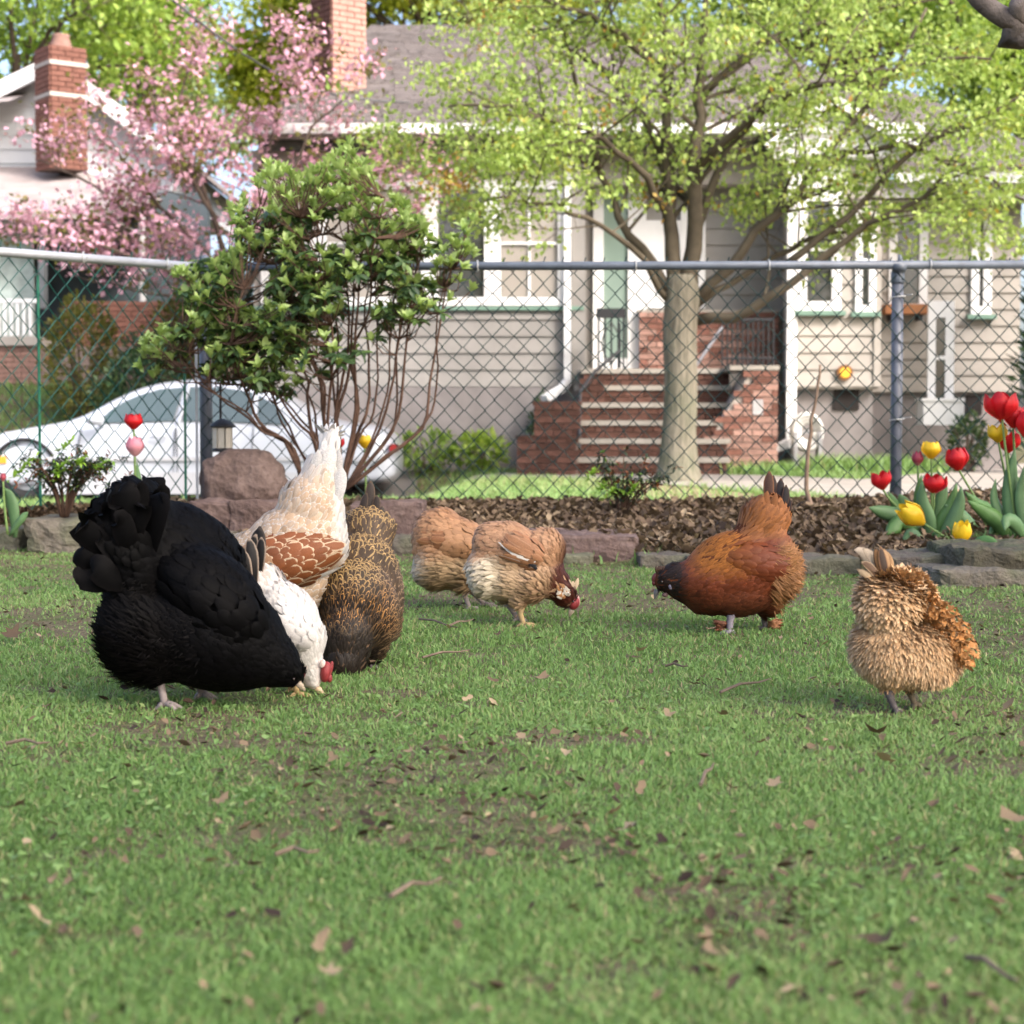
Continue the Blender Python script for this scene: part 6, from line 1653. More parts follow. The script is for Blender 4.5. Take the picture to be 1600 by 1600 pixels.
class Hen:
    """A hen laid out on the photo: points are (px, py, depth m) round the foot pixel, turned into metres at the bird's distance."""
    def __init__(h, label, foot, voxel=0.007, group='hens feeding on the lawn', z0=0.0):
        g = G(*foot)
        h.g = g; h.foot = foot
        h.s = FPX / g.y * 1.0
        h.root = thing('hen', label, 'hen', (g.x, g.y, float(ground_z(g.x, g.y)) + z0), 0, group)
        h.voxel = voxel
    def L(h, px, py, d=0.0):
        return Vector(((px - h.foot[0]) / h.s, d, (h.foot[1] - py) / h.s))
    def body(h, blobs, mat, tubes=()):
        mb = MB()
        for px, py, d, rx, ry, rz, rot in blobs:
            mb.ell(h.L(px, py, d), (rx / h.s, rz / h.s, ry / h.s), Matrix.Rotation(R(rot), 3, 'Y'), 20, 14)
        for pts, rad in tubes:
            mb.tube([h.L(*p) for p in pts], [r / h.s for r in rad], 10)
        me = mb.mesh('body', mat, True)
        o = link('body', me)
        r = o.modifiers.new('r', 'REMESH'); r.mode = 'VOXEL'; r.voxel_size = h.voxel; r.use_smooth_shade = True
        sm = o.modifiers.new('s', 'SMOOTH'); sm.factor = 0.5; sm.iterations = 18
        dg = bpy.context.evaluated_depsgraph_get()
        nm = bpy.data.meshes.new_from_object(o.evaluated_get(dg))
        bpy.data.objects.remove(o); bpy.data.meshes.remove(me)
        nm.name = 'body'
        nm.polygons.foreach_set('use_smooth', np.ones(len(nm.polygons), bool))
        h.bm = nm
        h.bodyo = link('body', nm, h.root)
        return h
    def sample(h, n):
        me = h.bm; me.calc_loop_triangles()
        t = np.empty(len(me.loop_triangles) * 3, np.int32); me.loop_triangles.foreach_get('vertices', t); t = t.reshape(-1, 3)
        v = np.empty(len(me.vertices) * 3, np.float32); me.vertices.foreach_get('co', v); v = v.reshape(-1, 3)
        nn = np.empty(len(me.vertices) * 3, np.float32); me.vertices.foreach_get('normal', nn); nn = nn.reshape(-1, 3)
        a, b, c = v[t[:, 0]], v[t[:, 1]], v[t[:, 2]]
        ar = np.linalg.norm(np.cross(b - a, c - a), axis=1)
        k = rng.choice(len(t), n, p=ar / ar.sum())
        r1, r2 = np.sqrt(rng.random(n))[:, None], rng.random(n)[:, None]
        w0, w1, w2 = 1 - r1, r1 * (1 - r2), r1 * r2
        Pt = a[k] * w0 + b[k] * w1 + c[k] * w2
        N = nn[t[k, 0]] * w0 + nn[t[k, 1]] * w1 + nn[t[k, 2]] * w2
        N /= np.linalg.norm(N, axis=1, keepdims=True) + 1e-9
        return Pt, N
    def flow(h, Pt, spine, grav=0.15):
        """Feather direction: along the spine from head to tail, sagging a little."""
        sp = np.array([list(h.L(*p)) for p in spine])
        D = np.zeros_like(Pt)
        for i in range(len(sp) - 1):
            a, b = sp[i], sp[i + 1]; ab = b - a
            t = np.clip(((Pt - a) @ ab) / (ab @ ab), 0, 1)
            q = a + t[:, None] * ab
            d2 = ((Pt - q) ** 2).sum(1) + 1e-5
            D += ab[None] / np.linalg.norm(ab) / (d2 ** 1.5)[:, None]
        D /= np.linalg.norm(D, axis=1, keepdims=True) + 1e-9
        D[:, 2] -= grav
        return D
    def plumage(h, n, spine, fn, mat=None, grav=0.15, jit=0.15, name='plumage', dens=1.9, ws=0.78, fy=1.0):
        n = int(n * dens)
        Pt, N = h.sample(n)
        X = Pt[:, 0] * h.s + h.foot[0]; Y = h.foot[1] - Pt[:, 2] * h.s; D = Pt[:, 1]
        o = fn(X, Y, D, N)
        k = o.get('keep', np.ones(n, bool))
        T = h.flow(Pt, spine, grav) * np.array([1, fy, 1]) + rng.normal(0, jit, Pt.shape)
        full = lambda a: np.broadcast_to(np.asarray(a, float), (n,)).copy()
        col = lambda a: np.broadcast_to(np.asarray(a, float), (n, 3)).copy()
        var = rng.normal(1, o.get('var', 0.12), n)[:, None].clip(0.5, 1.6)
        c0 = col(o['c0']) * var; c1 = col(o.get('c1', o['c0'])) * var
        L_ = full(o['L']) / h.s * rng.uniform(0.8, 1.2, n); W_ = ws * full(o['W']) / h.s * rng.uniform(0.85, 1.15, n)
        li = full(o.get('lift', 0.12)) * rng.uniform(0.5, 1.5, n); cu = full(o.get('curl', 0.0))
        la = full(o.get('lace', 0.0))
        A = feather_arrays(Pt[k], N[k], T[k], L_[k], W_[k], li[k], cu[k], c0[k], c1[k], la[k])
        V, F, U, at = A
        p = link(name, np_mesh(name, V, F, mat or FEATHER, True, at, U), h.root)
        tag(p, kind='stuff')
        return p
    def wing(h, blob, rows, dirp, mat=None, side=-1, label=None, jit=3):
        """A folded wing: rows of overlapping feathers on a flat shell. rows: (s along, list of t across, L, W, c0, c1, lace), px units; dirp: towards the wing tip."""
        px, py, d, rx, ry, rz, rot = blob
        c = np.array(h.L(px, py, d)); M = np.array(Matrix.Rotation(R(rot), 3, 'Y'))
        ax, az = M @ np.array([1, 0, 0]), M @ np.array([0, 0, 1])
        ay = np.array([0, 1.0, 0])
        P_, N_, T_, L_, W_, C0, C1, LA, LI = [], [], [], [], [], [], [], [], []
        for (s_, ts, Lf, Wf, c0, c1, la, ang) in rows:
            for t_ in ts:
                r2 = s_ * s_ + t_ * t_
                q = math.sqrt(max(0, 1 - min(r2, 0.97)))
                s2, t2 = s_ + random.gauss(0, .035), t_ + random.gauss(0, .035)
                P_.append(c + ax * s2 * rx / h.s + az * t2 * ry / h.s + ay * side * q * rz / h.s)
                nn = ax * s_ / rx + az * t_ / ry + ay * side * q / rz
                N_.append(nn / np.linalg.norm(nn))
                a = R(dirp + ang + random.gauss(0, jit))
                T_.append(np.array([math.cos(a), 0, -math.sin(a)]))
                L_.append(Lf / h.s * random.uniform(.85, 1.12)); W_.append(Wf / h.s * random.uniform(.8, 1.1))
                v = random.gauss(1, 0.09)
                C0.append(np.array(c0) * v); C1.append(np.array(c1) * v); LA.append(la); LI.append(random.uniform(0.02, 0.07))
        A = feather_arrays(np.array(P_), np.array(N_), np.array(T_), np.array(L_), np.array(W_), np.array(LI), np.full(len(P_), -0.03), np.array(C0), np.array(C1), np.array(LA))
        V, F, U, at = A
        o = link('wing', np_mesh('wing', V, F, mat or FEATHER, True, at, U), h.root)
        if label: o['label'] = label
        return o
    def tail(h, pts, wpx, c0, c1=None, lace=0.0, mat=None, roll=0.0, prof=(0.35, 0.7, 0.92, 1.0, 0.95, 0.7, 0.12), name='tail_feather', camber=0.12, parent=None):
        m = len(prof)
        p = catmull([list(h.L(*q)) for q in pts], m)
        t = np.gradient(p, axis=0); t /= np.linalg.norm(t, axis=1, keepdims=True)
        view = np.array([math.sin(R(roll)), -math.cos(R(roll)), 0.15])
        b = np.cross(t, view); b /= np.linalg.norm(b, axis=1, keepdims=True) + 1e-9
        nn = np.cross(b, t)
        V = np.empty((m, 5, 3), np.float32); U = np.empty((m, 5, 2), np.float32)
        for j, u in enumerate((-1, -0.5, 0, 0.5, 1)):
            V[:, j] = p + b * (u * 0.5 * wpx / h.s * np.array(prof))[:, None] + nn * ((1 - u * u) * camber * wpx / h.s * np.array(prof))[:, None]
            U[:, j, 0] = u; U[:, j, 1] = np.linspace(0, 1, m)
        F = np.array([[i * 5 + j, i * 5 + j + 1, i * 5 + j + 6, i * 5 + j + 5] for i in range(m - 1) for j in range(4)])
        k = m * 5
        v = random.gauss(1, 0.06)
        at = {'c0': np.tile(np.array(c0) * v, (k, 1)), 'c1': np.tile(np.array(c1 if c1 is not None else c0), (k, 1)), 'lace': np.full(k, lace)}
        return link(name, np_mesh(name, V.reshape(-1, 3), F, mat or FEATHER, True, at, U.reshape(-1, 2)), h.root if parent is None else parent)
    def leg(h, pts, rad, mat, heading=0.0, toe=26, toes=True):
        """Shank down to the last point, then three toes ahead (heading, degrees from screen right, turning away) and one behind."""
        mb = MB()
        P3 = [h.L(*p) for p in pts]
        mb.tube(P3, [r / h.s for r in rad], 8)
        f = P3[-1]
        if toes:
            for a, l in ((0, 1.0), (38, 0.82), (-38, 0.82), (180, 0.5)):
                b = R(heading + a)
                d = Vector((math.cos(b), math.sin(b), 0)) * (toe * l / h.s)
                r = rad[-1] / h.s
                mb.tube([f + Vector((0, 0, r * .5)), f + d * 0.5 + Vector((0, 0, r * 0.55 - f.z * .6)), f + d * 0.85 + Vector((0, 0, r * .1 - f.z)), f + d * 1.05 + Vector((0, 0, -r * .3 - f.z))], [r * 0.95, r * 0.7, r * 0.55, r * 0.15], 6)
        return mb.build('leg', mat, h.root, True)
    def beak(h, base, tip, r, mat=None):
        mb = MB()
        a, b = h.L(*base), h.L(*tip)
        m = a.lerp(b, 0.5) + Vector((0, 0, r * 0.25 / h.s))
        mb.tube([a, m, a.lerp(b, .85), b], [r / h.s, r * 0.8 / h.s, r * 0.4 / h.s, r * 0.08 / h.s], 8)
        lo = Vector((0, 0, -r * 0.55 / h.s))
        mb.tube([a + lo, m + lo * 1.1, a.lerp(b, .8) + lo * 0.5], [r * .7 / h.s, r * 0.5 / h.s, r * 0.1 / h.s], 8)
        return mb.build('beak', mat or BEAK, h.root, True)
    def blob(h, name, parts, mat):
        mb = MB()
        for px, py, d, rx, ry, rz, rot in parts:
            mb.ell(h.L(px, py, d), (rx / h.s, rz / h.s, ry / h.s), Matrix.Rotation(R(rot), 3, 'Y'), 10, 8)
        return mb.build(name, mat, h.root, True)

# ---- black hen
BLK = (0.0022, 0.0021, 0.0025); BLK2 = (0.0042, 0.0036, 0.0038)
h = Hen('large fluffy black hen bending down to peck beside the white hen', (262, 1099), 0.009)
h.body([(240, 985, 0, 82, 78, 88, 0), (330, 985, 0, 125, 84, 85, 18), (345, 915, -.02, 88, 52, 60, 38), (392, 985, -.0, 75, 52, 60, 52), (350, 1018, 0, 112, 54, 70, 6),
        (425, 1020, 0, 58, 40, 42, 48), (457, 1046, -.0, 26, 24, 22, 40), (222, 880, 0, 58, 85, 66, 0), (300, 850, .07, 92, 50, 60, 40), (232, 815, .03, 50, 50, 50, 0), (270, 880, .03, 70, 80, 66, 0), (206, 836, -.0, 56, 60, 58, 0), (225, 800, .0, 44, 42, 50, 0), (262, 1040, 0, 30, 20, 40, 0)], M_skin('black_skin', (0.003, 0.003, 0.003)))
def fn(X, Y, D, N):
    rear = (1 - band(X, 250, 330)) * band(Y, 900, 950)
    neck = band(X + 0.6 * Y, 1000, 1060)
    tl_ = (1 - band(Y, 860, 890)) * (1 - band(X, 250, 270))
    L = 26 + 6 * rear - 10 * neck + 14 * tl_
    W = 20 - 15 * rear - 11 * neck + 14 * tl_
    return dict(c0=mixc(BLK, BLK2, rear * 0.7) * (1 - .45 * tl_)[:, None], L=L, W=np.maximum(W, 4), lift=0.07 + 0.25 * rear + 0.22 * tl_, curl=-0.02, keep=~((Y > 1062) & (X > 440)), var=0.3)
h.plumage(3800, [(478, 1062, 0), (420, 1000, 0), (340, 900, 0), (250, 830, 0), (200, 780, 0)], fn, FEATHER_BLACK, 0.25, 0.16)
def fn2(X, Y, D, N):
    return dict(c0=BLK2, L=15, W=2.4, lift=0.4, keep=(X < 330) & (Y > 890) & (Y < 1045), var=0.4)
h.plumage(5200, [(478, 1062, 0), (340, 960, 0), (230, 960, 0), (140, 990, 0)], fn2, FEATHER_BLACK, 0.3, 0.4, name='fluff')
wr = []
for s_, nn, L_, W_ in ((-0.8, 7, 34, 24), (-0.55, 9, 36, 24), (-0.3, 10, 38, 24), (-0.05, 10, 40, 24), (0.2, 9, 42, 22), (0.45, 8, 46, 20), (0.65, 6, 52, 18)):
    q = math.sqrt(1 - s_ * s_)
    wr.append((s_, np.linspace(-q, q, nn) * 0.95, L_, W_, BLK, BLK2, 0.35, random.uniform(-6, 6)))
h.wing((345, 935, -.02, 104, 58, 72, 218), wr, 218, FEATHER_BLACK)
pr = (0.45, 0.8, 1.0, 1.08, 1.05, 0.85, 0.25)
TIPS = [(266, 762), (256, 748), (238, 744), (222, 746), (204, 752), (190, 768), (172, 786), (152, 794), (143, 816), (136, 842), (134, 866), (142, 888), (240, 775), (205, 790), (175, 825), (165, 865), (225, 800), (255, 790)]
for k in range(34):
    tx, ty = TIPS[k % len(TIPS)]
    tx += random.uniform(-7, 7); ty += random.uniform(-5, 7)
    bx_, by_ = 228 + random.uniform(-12, 14), 892 + random.uniform(-18, 14)
    d = random.uniform(-.07, .05) if k < 20 else random.uniform(-.10, -.05)
    mx, my = bx_ * .45 + tx * .55 + (ty - by_) * random.uniform(-.10, .16), by_ * .45 + ty * .55 - (tx - bx_) * random.uniform(-.10, .16)
    kx, ky = tx * .92 + bx_ * .08 + random.uniform(-6, 6), ty * .92 + by_ * .08 + random.uniform(-6, 6)
    h.tail([(bx_, by_, d * .4), (mx, my, d), (kx, ky, d * 1.15), (tx, ty, d * 1.3 + random.uniform(-.02, .02))], random.uniform(30, 46), BLK, (0.008, 0.0065, 0.007), 0.3, FEATHER_BLACK, roll=random.uniform(-45, 45), prof=(.3, .6, .8, .93, 1.0, 1.02, .97, .84, .6, .22), camber=.1)
h.leg([(258, 1040, -.02), (256, 1064, -.025), (261, 1082, -.03), (263, 1092, -.03)], (9, 6.5, 6, 6.5), SHANK, 10, 30)
h.leg([(300, 1045, .08), (300, 1070, .08), (304, 1090, .08)], (9, 6.5, 6.5), SHANK, 10, 28)
h.beak((468, 1060, -.01), (479, 1074, -.005), 5.5)
h.blob('comb', [(473, 1050, 0, 5, 7, 4, 30)], COMB_DARK)
h.blob('eye', [(463, 1052, -.026, 2.2, 2.2, 2.2, 0)], EYE)

# ---- cream hen with laced wings
CRM = (0.66, 0.58, 0.48); WHT = (0.74, 0.71, 0.67); BUF = (0.60, 0.40, 0.24); LBR = (0.26, 0.085, 0.03); LAC = (0.66, 0.50, 0.33)
h = Hen('cream white hen with brown white laced wing, tail raised high, behind the black hen', (440, 1038), 0.008)
h.body([(455, 850, 0, 92, 62, 66, -28), (400, 880, 0, 60, 55, 55, -20), (485, 800, 0, 54, 62, 50, 0), (500, 760, 0, 34, 50, 34, -8), (512, 715, .02, 19, 42, 20, 2), (505, 850, 0, 36, 42, 50, 0),
        (440, 915, 0, 80, 52, 60, -15), (372, 930, 0, 48, 40, 44, -50), (345, 985, 0, 26, 40, 28, 20), (338, 1020, 0, 17, 17, 16, 0), (430, 985, -.03, 22, 40, 24, 0), (460, 985, .05, 22, 40, 24, 0)], M_skin('cream_skin', (0.55, 0.46, 0.36)))
def fn(X, Y, D, N):
    top = 1 - band(Y, 712, 765)
    right = band(X, 512, 530)
    c0 = mixc(mixc(CRM, BUF, 0.45 + 0.5 * rng.random(len(X))), WHT, np.maximum(top, right))
    c1 = mixc(WHT, WHT, top)
    front = band(420 - X, 0, 50)
    c0 = mixc(c0, (0.52, 0.36, 0.22), front * 0.5)
    return dict(c0=c0, c1=c1, L=22 + 12 * top, W=16 - 4 * top, lift=0.16 - 0.1 * top, curl=-0.03, lace=0.75, var=0.1)
h.plumage(2600, [(338, 1030, 0), (365, 930, 0), (430, 850, 0), (490, 790, 0), (508, 720, 0), (514, 670, .02)], fn, FEATHER, 0.1, 0.14)
wr = []
for s_, nn, L_, W_ in ((-0.92, 4, 26, 17), (-0.8, 6, 26, 18), (-0.66, 8, 27, 18), (-0.5, 10, 28, 18), (-0.34, 11, 29, 19), (-0.18, 12, 30, 20), (-0.02, 12, 32, 20), (0.14, 12, 34, 21), (0.30, 11, 38, 21), (0.46, 9, 42, 20), (0.6, 8, 46, 18), (0.74, 6, 46, 16)):
    q = math.sqrt(1 - s_ * s_)
    k = 0.55 if s_ < -0.3 else 0.0
    wr.append((s_, np.linspace(-q, q, nn) * 0.92, L_, W_, tuple(np.array(LBR) * (1 - k) + np.array(BUF) * k * .8), LAC, 0.95, -8 + 10 * s_))
wr.append((0.35, [-0.86, -0.9, -0.95], 62, 15, WHT, WHT, 0.5, 6))
h.wing((440, 868, -.055, 86, 46, 42, -14), wr, -14, FEATHER)
for pts, wd in ((((500, 790, 0), (505, 740, .0), (511, 700, 0), (513, 672, .01)), 22), (((505, 790, -.02), (514, 740, -.03), (520, 705, -.03), (522, 684, -.03)), 22), (((495, 790, -.02), (496, 745, -.03), (500, 715, -.03), (502, 696, -.03)), 20),
                (((512, 790, 0), (524, 745, 0), (529, 715, 0), (531, 695, .0)), 20), (((490, 790, .02), (488, 760, .02), (490, 735, .02), (493, 712, .02)), 18), (((516, 800, -.02), (531, 765, -.03), (536, 740, -.03), (538, 722, -.03)), 22), (((508, 795, .03), (515, 740, .04), (517, 705, .05), (517, 680, .05)), 20)):
    h.tail(pts, wd, WHT, WHT, 0.5, roll=random.uniform(-20, 20))
h.leg([(430, 990, -.03), (432, 1012, -.03), (436, 1036, -.03)], (7, 5, 5), SHANK_YEL, 170, 26)
h.leg([(462, 990, .05), (464, 1012, .05), (466, 1036, .05)], (7, 5, 5), SHANK_YEL, 170, 26)
h.beak((334, 1030, 0), (322, 1038, 0), 5)
h.blob('comb', [(332, 1008, 0, 7, 6, 4, 0)], COMB)

# ---- small white hen with black tail
h = Hen('small white hen with upright black tail pecking between the black and speckled hens', (478, 1077), 0.006)
h.body([(408, 912, .02, 44, 34, 40, 20), (452, 955, 0, 58, 42, 46, 50), (474, 1000, 0, 34, 46, 36, 12), (487, 1030, 0, 17, 32, 20, 12), (490, 1052, -.005, 14, 20, 15, 0), (440, 1000, .02, 30, 46, 34, 0), (425, 960, .02, 40, 44, 40, 20), (502, 1040, .0, 14, 14, 14, 0)], M_skin('white_skin', (0.62, 0.56, 0.52)))
def fn(X, Y, D, N):
    rump = 1 - band(Y, 900, 945)
    neck = band(Y, 1000, 1025)
    c0 = mixc((0.76, 0.73, 0.69), (0.58, 0.50, 0.44), rump * (rng.random(len(X)) < 0.45))
    dk = (rng.random(len(X)) < 0.13) & (rump > 0.6) & (X < 395)
    c0[dk] = (0.06, 0.045, 0.04)
    return dict(c0=c0, c1=(0.8, 0.78, 0.75), L=20 - 7 * neck, W=14 - 7 * neck, lift=0.10 + 0.12 * rump, lace=0.4, keep=~((X > 497) & (Y > 1030)), var=0.06)
h.plumage(2100, [(498, 1070, 0), (480, 1010, 0), (445, 950, 0), (410, 910, 0), (400, 880, 0)], fn, FEATHER, 0.12, 0.14)
wr = []
WW = (0.74, 0.71, 0.68)
for s_, nn, L_, W_ in ((-0.8, 5, 22, 15), (-0.55, 6, 24, 15), (-0.3, 7, 26, 15), (-0.05, 7, 30, 14), (0.15, 6, 36, 12)):
    q = math.sqrt(1 - s_ * s_)
    wr.append((s_, np.linspace(-q, q, nn) * 0.9, L_, W_, WW, (0.8, 0.78, 0.75), 0.5, 6))
for k in range(7):
    wr.append((-0.35 + 0.05 * k, [0.95 - 0.16 * k], 74 - 5 * k, 9, (0.66, 0.61, 0.57) if k % 2 else (0.76, 0.73, 0.7), (0.10, 0.07, 0.06), 0.55 if k < 3 else 0.25, 4 - 2 * k))
h.wing((463, 968, -.052, 48, 30, 26, 214), wr, 212, FEATHER)
BT = (0.012, 0.010, 0.010)
for pts, wd, ed in ((((398, 902, 0), (400, 868, 0), (404, 838, 0), (408, 812, 0)), 30, 0.15), (((392, 900, -.01), (390, 870, -.01), (395, 845, -.01), (403, 824, -.01)), 22, 0.9), (((405, 902, -.01), (409, 868, -.02), (411, 845, -.02), (412, 828, -.02)), 18, 0.9), (((402, 905, -.03), (400, 875, -.04), (398, 850, -.04), (395, 828, -.04)), 22, 0.8), (((398, 905, -.04), (392, 880, -.05), (389, 862, -.05), (387, 846, -.05)), 20, 1.0), (((386, 896, -.01), (380, 880, -.02), (376, 868, -.02), (377, 856, -.02)), 11, 1.0), (((380, 900, -.0), (372, 890, -.01), (366, 882, -.01), (364, 874, -.01)), 10, 1.0)):
    h.tail(pts, wd, BT, (0.55, 0.42, 0.32), ed * 0.7, roll=random.uniform(-15, 15))
h.blob('face', [(510, 1040, -.012, 9, 17, 11, 10)], COMB)
h.blob('comb', [(517, 1036, -.005, 4, 13, 4, 14), (516, 1050, -.01, 4.5, 7, 5, 0)], COMB)
h.blob('ear_lobe', [(506, 1026, -.022, 4.5, 7, 3, 20)], M_plain('pale_ear_lobe', (0.62, 0.50, 0.45), 0.6))
h.beak((494, 1066, -.005), (506, 1075, -.005), 6, M_plain('pale_beak', (0.50, 0.38, 0.24), 0.45))
h.leg([(446, 1030, .03), (448, 1054, .03), (452, 1078, .03)], (7, 4.5, 4.5), SHANK_YEL, 20, 24)
h.leg([(462, 1030, -.02), (464, 1054, -.02), (466, 1076, -.02)], (7, 4.5, 4.5), SHANK_YEL, 20, 24)

# ---- speckled brown hen
GLD = (0.42, 0.25, 0.10); DKB = (0.028, 0.02, 0.014); TAW = (0.30, 0.20, 0.12)
h = Hen('speckled golden brown hen with dark head down, rightmost of the huddled hens', (572, 1037), 0.007)
h.body([(566, 832, .12, 44, 40, 42, 0), (560, 905, .06, 62, 72, 62, 0), (572, 950, 0, 50, 62, 52, -8), (555, 935, .0, 60, 66, 60, 0), (543, 990, -.06, 42, 48, 40, 0), (540, 1028, -.09, 26, 28, 22, 0), (600, 935, .06, 25, 72, 50, 0), (575, 1000, .02, 28, 34, 34, 0), (508, 930, .06, 22, 60, 48, 0), (562, 862, .1, 46, 46, 44, 0), (555, 960, -.0, 58, 50, 52, 0), (545, 1012, -.07, 34, 34, 30, 0)], M_skin('speckled_skin', (0.10, 0.065, 0.04)))
def fn(X, Y, D, N):
    r = rng.random(len(X))
    dark = band(Y, 955, 992) * (1 - band(np.abs(X - 542), 40, 60))
    neckband = band(Y, 905, 935) * (1 - band(Y, 975, 1000)) * (1 - band(np.abs(X - 548), 50, 75))
    side = band(X, 575, 600) * band(Y, 880, 910)
    c0 = mixc(mixc((0.06, 0.036, 0.018), (0.085, 0.055, 0.034), np.maximum(side, 1 - band(Y, 840, 880))), (0.018, 0.013, 0.01), np.clip(dark + neckband, 0, 1))
    c1 = mixc(mixc((0.46, 0.30, 0.125), (0.29, 0.20, 0.12), side), (0.50, 0.24, 0.065), neckband * (1 - dark))
    return dict(c0=c0, c1=mixc(c1, DKB, dark), L=22 - 7 * np.maximum(dark, neckband), W=16 - 8 * np.maximum(dark, neckband), lift=0.12, lace=0.95 - 0.75 * neckband * (r < .62), var=0.2)
h.plumage(3200, [(540, 1050, -.1), (545, 985, -.08), (556, 900, -.02), (566, 830, .1), (572, 760, .16)], fn, FEATHER_PEN, 0.05, 0.16)
for pts, wd in ((((568, 815, .12), (570, 785, .13), (572, 762, .13), (573, 745, .13)), 17), (((575, 818, .12), (580, 795, .12), (583, 780, .12), (583, 768, .12)), 14), (((560, 818, .12), (560, 795, .12), (563, 778, .12), (567, 764, .12)), 14), (((582, 822, .11), (590, 805, .11), (592, 795, .11), (592, 785, .11)), 13), (((553, 822, .11), (550, 806, .11), (552, 795, .11), (556, 786, .11)), 12)):
    h.tail(pts, wd, (0.055, 0.042, 0.036), (0.20, 0.13, 0.08), 0.5, roll=random.uniform(-20, 20))
h.leg([(577, 1010, .02), (577, 1024, .02), (577, 1035, .02)], (9, 6, 5), SHANK_DARK, -80, 22)
h.leg([(548, 1010, .06), (548, 1024, .06), (548, 1035, .06)], (9, 6, 5), SHANK_DARK, -80, 22)
h.beak((537, 1046, -.12), (534, 1058, -.125), 5, BEAK_DARK)

# ---- the two tan hens
TAN = (0.47, 0.25, 0.125); SAL = (0.45, 0.25, 0.14); BEL = (0.50, 0.38, 0.25); PALE = (0.60, 0.52, 0.41); BRN = (0.24, 0.10, 0.045)
def tan_fn(x0, x1, ymid, top, bel):
    def fn(X, Y, D, N):
        low = band(Y, ymid - 6, ymid + 16)
        rear = (1 - band(X, x0 + 12, x0 + 40)) * band(Y, ymid - 16, ymid)
        c0 = mixc(mixc(top, BRN, 0.35 * (rng.random(len(X)) < 0.3)), bel, low)
        c0 = mixc(c0, PALE, rear)
        c1 = mixc((0.52, 0.29, 0.15), bel, low)
        return dict(c0=c0, c1=c1, L=17 + 2 * low, W=11 - 5 * low, lift=0.10 + 0.14 * low, lace=0.55 * (1 - low), var=0.12)
    return fn
h = Hen('tan brown hen with pale belly standing behind the other tan hen, head hidden', (738, 952), 0.008)
h.body([(712, 848, 0, 68, 38, 42, 14), (690, 838, 0, 42, 42, 40, 0), (668, 850, 0, 22, 34, 30, 0), (690, 878, 0, 44, 44, 42, 20), (720, 888, 0, 40, 34, 36, 20), (752, 868, 0, 42, 40, 38, 20), (731, 910, -.02, 12, 18, 12, 10), (748, 910, .05, 12, 18, 12, -10), (690, 858, 0, 44, 40, 42, 10), (795, 900, .03, 26, 22, 22, 40), (818, 925, .03, 17, 17, 16, 0)], M_skin('tan_skin', (0.30, 0.17, 0.09)))
h.plumage(2300, [(822, 935, .03), (780, 885, .02), (720, 850, 0), (670, 830, 0), (648, 860, 0)], tan_fn(648, 770, 868, TAN, (0.52, 0.36, 0.20)), FEATHER, 0.15, 0.14)
wr = []
for s_, nn, L_, W_ in ((-0.8, 5, 20, 13), (-0.55, 7, 20, 13), (-0.3, 8, 21, 13), (-0.05, 8, 22, 13), (0.2, 8, 26, 12), (0.42, 6, 34, 10)):
    q = math.sqrt(1 - s_ * s_)
    wr.append((s_, np.linspace(-q, q, nn) * 0.9, L_, W_, TAN if s_ < .2 else (0.30, 0.13, 0.055), (0.52, 0.28, 0.13), 0.7, 0))
h.wing((712, 848, -.04, 50, 27, 24, 188), wr, 186, FEATHER)
for pts, wd in ((((672, 838, 0), (660, 838, -.01), (653, 845, -.02), (650, 856, -.02)), 14), (((676, 845, -.02), (663, 848, -.03), (655, 856, -.03), (653, 864, -.03)), 12)):
    h.tail(pts, wd, (0.42, 0.25, 0.12), (0.5, 0.36, 0.2), 0.5)
h.leg([(730, 922, -.02), (727, 932, -.02), (733, 948, -.02), (736, 954, -.02)], (6, 4.2, 3.8, 4), SHANK, 30, 18)
h.leg([(748, 918, .05), (734, 928, .05), (752, 943, .05), (757, 949, .05)], (6, 4.2, 3.8, 4), SHANK, 0, 22)
h.beak((824, 938, .03), (832, 945, .03), 4)

h = Hen('bearded tan hen with dark neck and pale cheek muffs pecking the grass', (818, 975), 0.007)
h.body([(800, 862, 0, 62, 46, 44, 22), (772, 845, 0, 30, 32, 36, 20), (764, 890, 0, 32, 44, 42, -14), (800, 900, 0, 46, 38, 40, 20), (845, 865, 0, 36, 42, 40, 40), (848, 898, 0, 38, 34, 38, 20), (868, 912, -.0, 28, 24, 26, 42), (884, 930, -.01, 19, 17, 17, 30), (816, 932, -.03, 11, 20, 12, 4), (796, 930, .05, 14, 18, 14, -12), (835, 905, -.03, 30, 32, 25, 10)], M_skin('tan_skin', (0.32, 0.2, 0.12)))
def fn(X, Y, D, N):
    low = band(Y - 0.25 * (X - 800), 868, 890)
    rear = (1 - band(X, 775, 800)) * band(Y, 862, 872)
    neck = band(X + 0.35 * (Y - 900), 858, 872)
    mid = band(X, 790, 840) * low
    c0 = mixc(mixc((0.50, 0.28, 0.155), BRN, 0.35 * (rng.random(len(X)) < 0.25)), mixc((0.64, 0.47, 0.30), (0.56, 0.36, 0.21), mid), low)
    c0 = mixc(c0, (0.74, 0.64, 0.48), rear)
    c0 = mixc(c0, (0.075, 0.018, 0.010), neck)
    fluff = np.maximum(low, rear) * (1 - neck)
    return dict(c0=c0, c1=mixc((0.54, 0.32, 0.18), c0[0], neck), L=17 - 4 * neck, W=11 - 5 * fluff - 4 * neck, lift=0.10 + 0.16 * fluff, lace=0.5 * (1 - neck) * (1 - low), var=0.11)
h.plumage(2600, [(898, 950, -.01), (862, 900, 0), (810, 855, 0), (765, 835, 0), (740, 870, 0)], fn, FEATHER, 0.15, 0.14)
wr = []
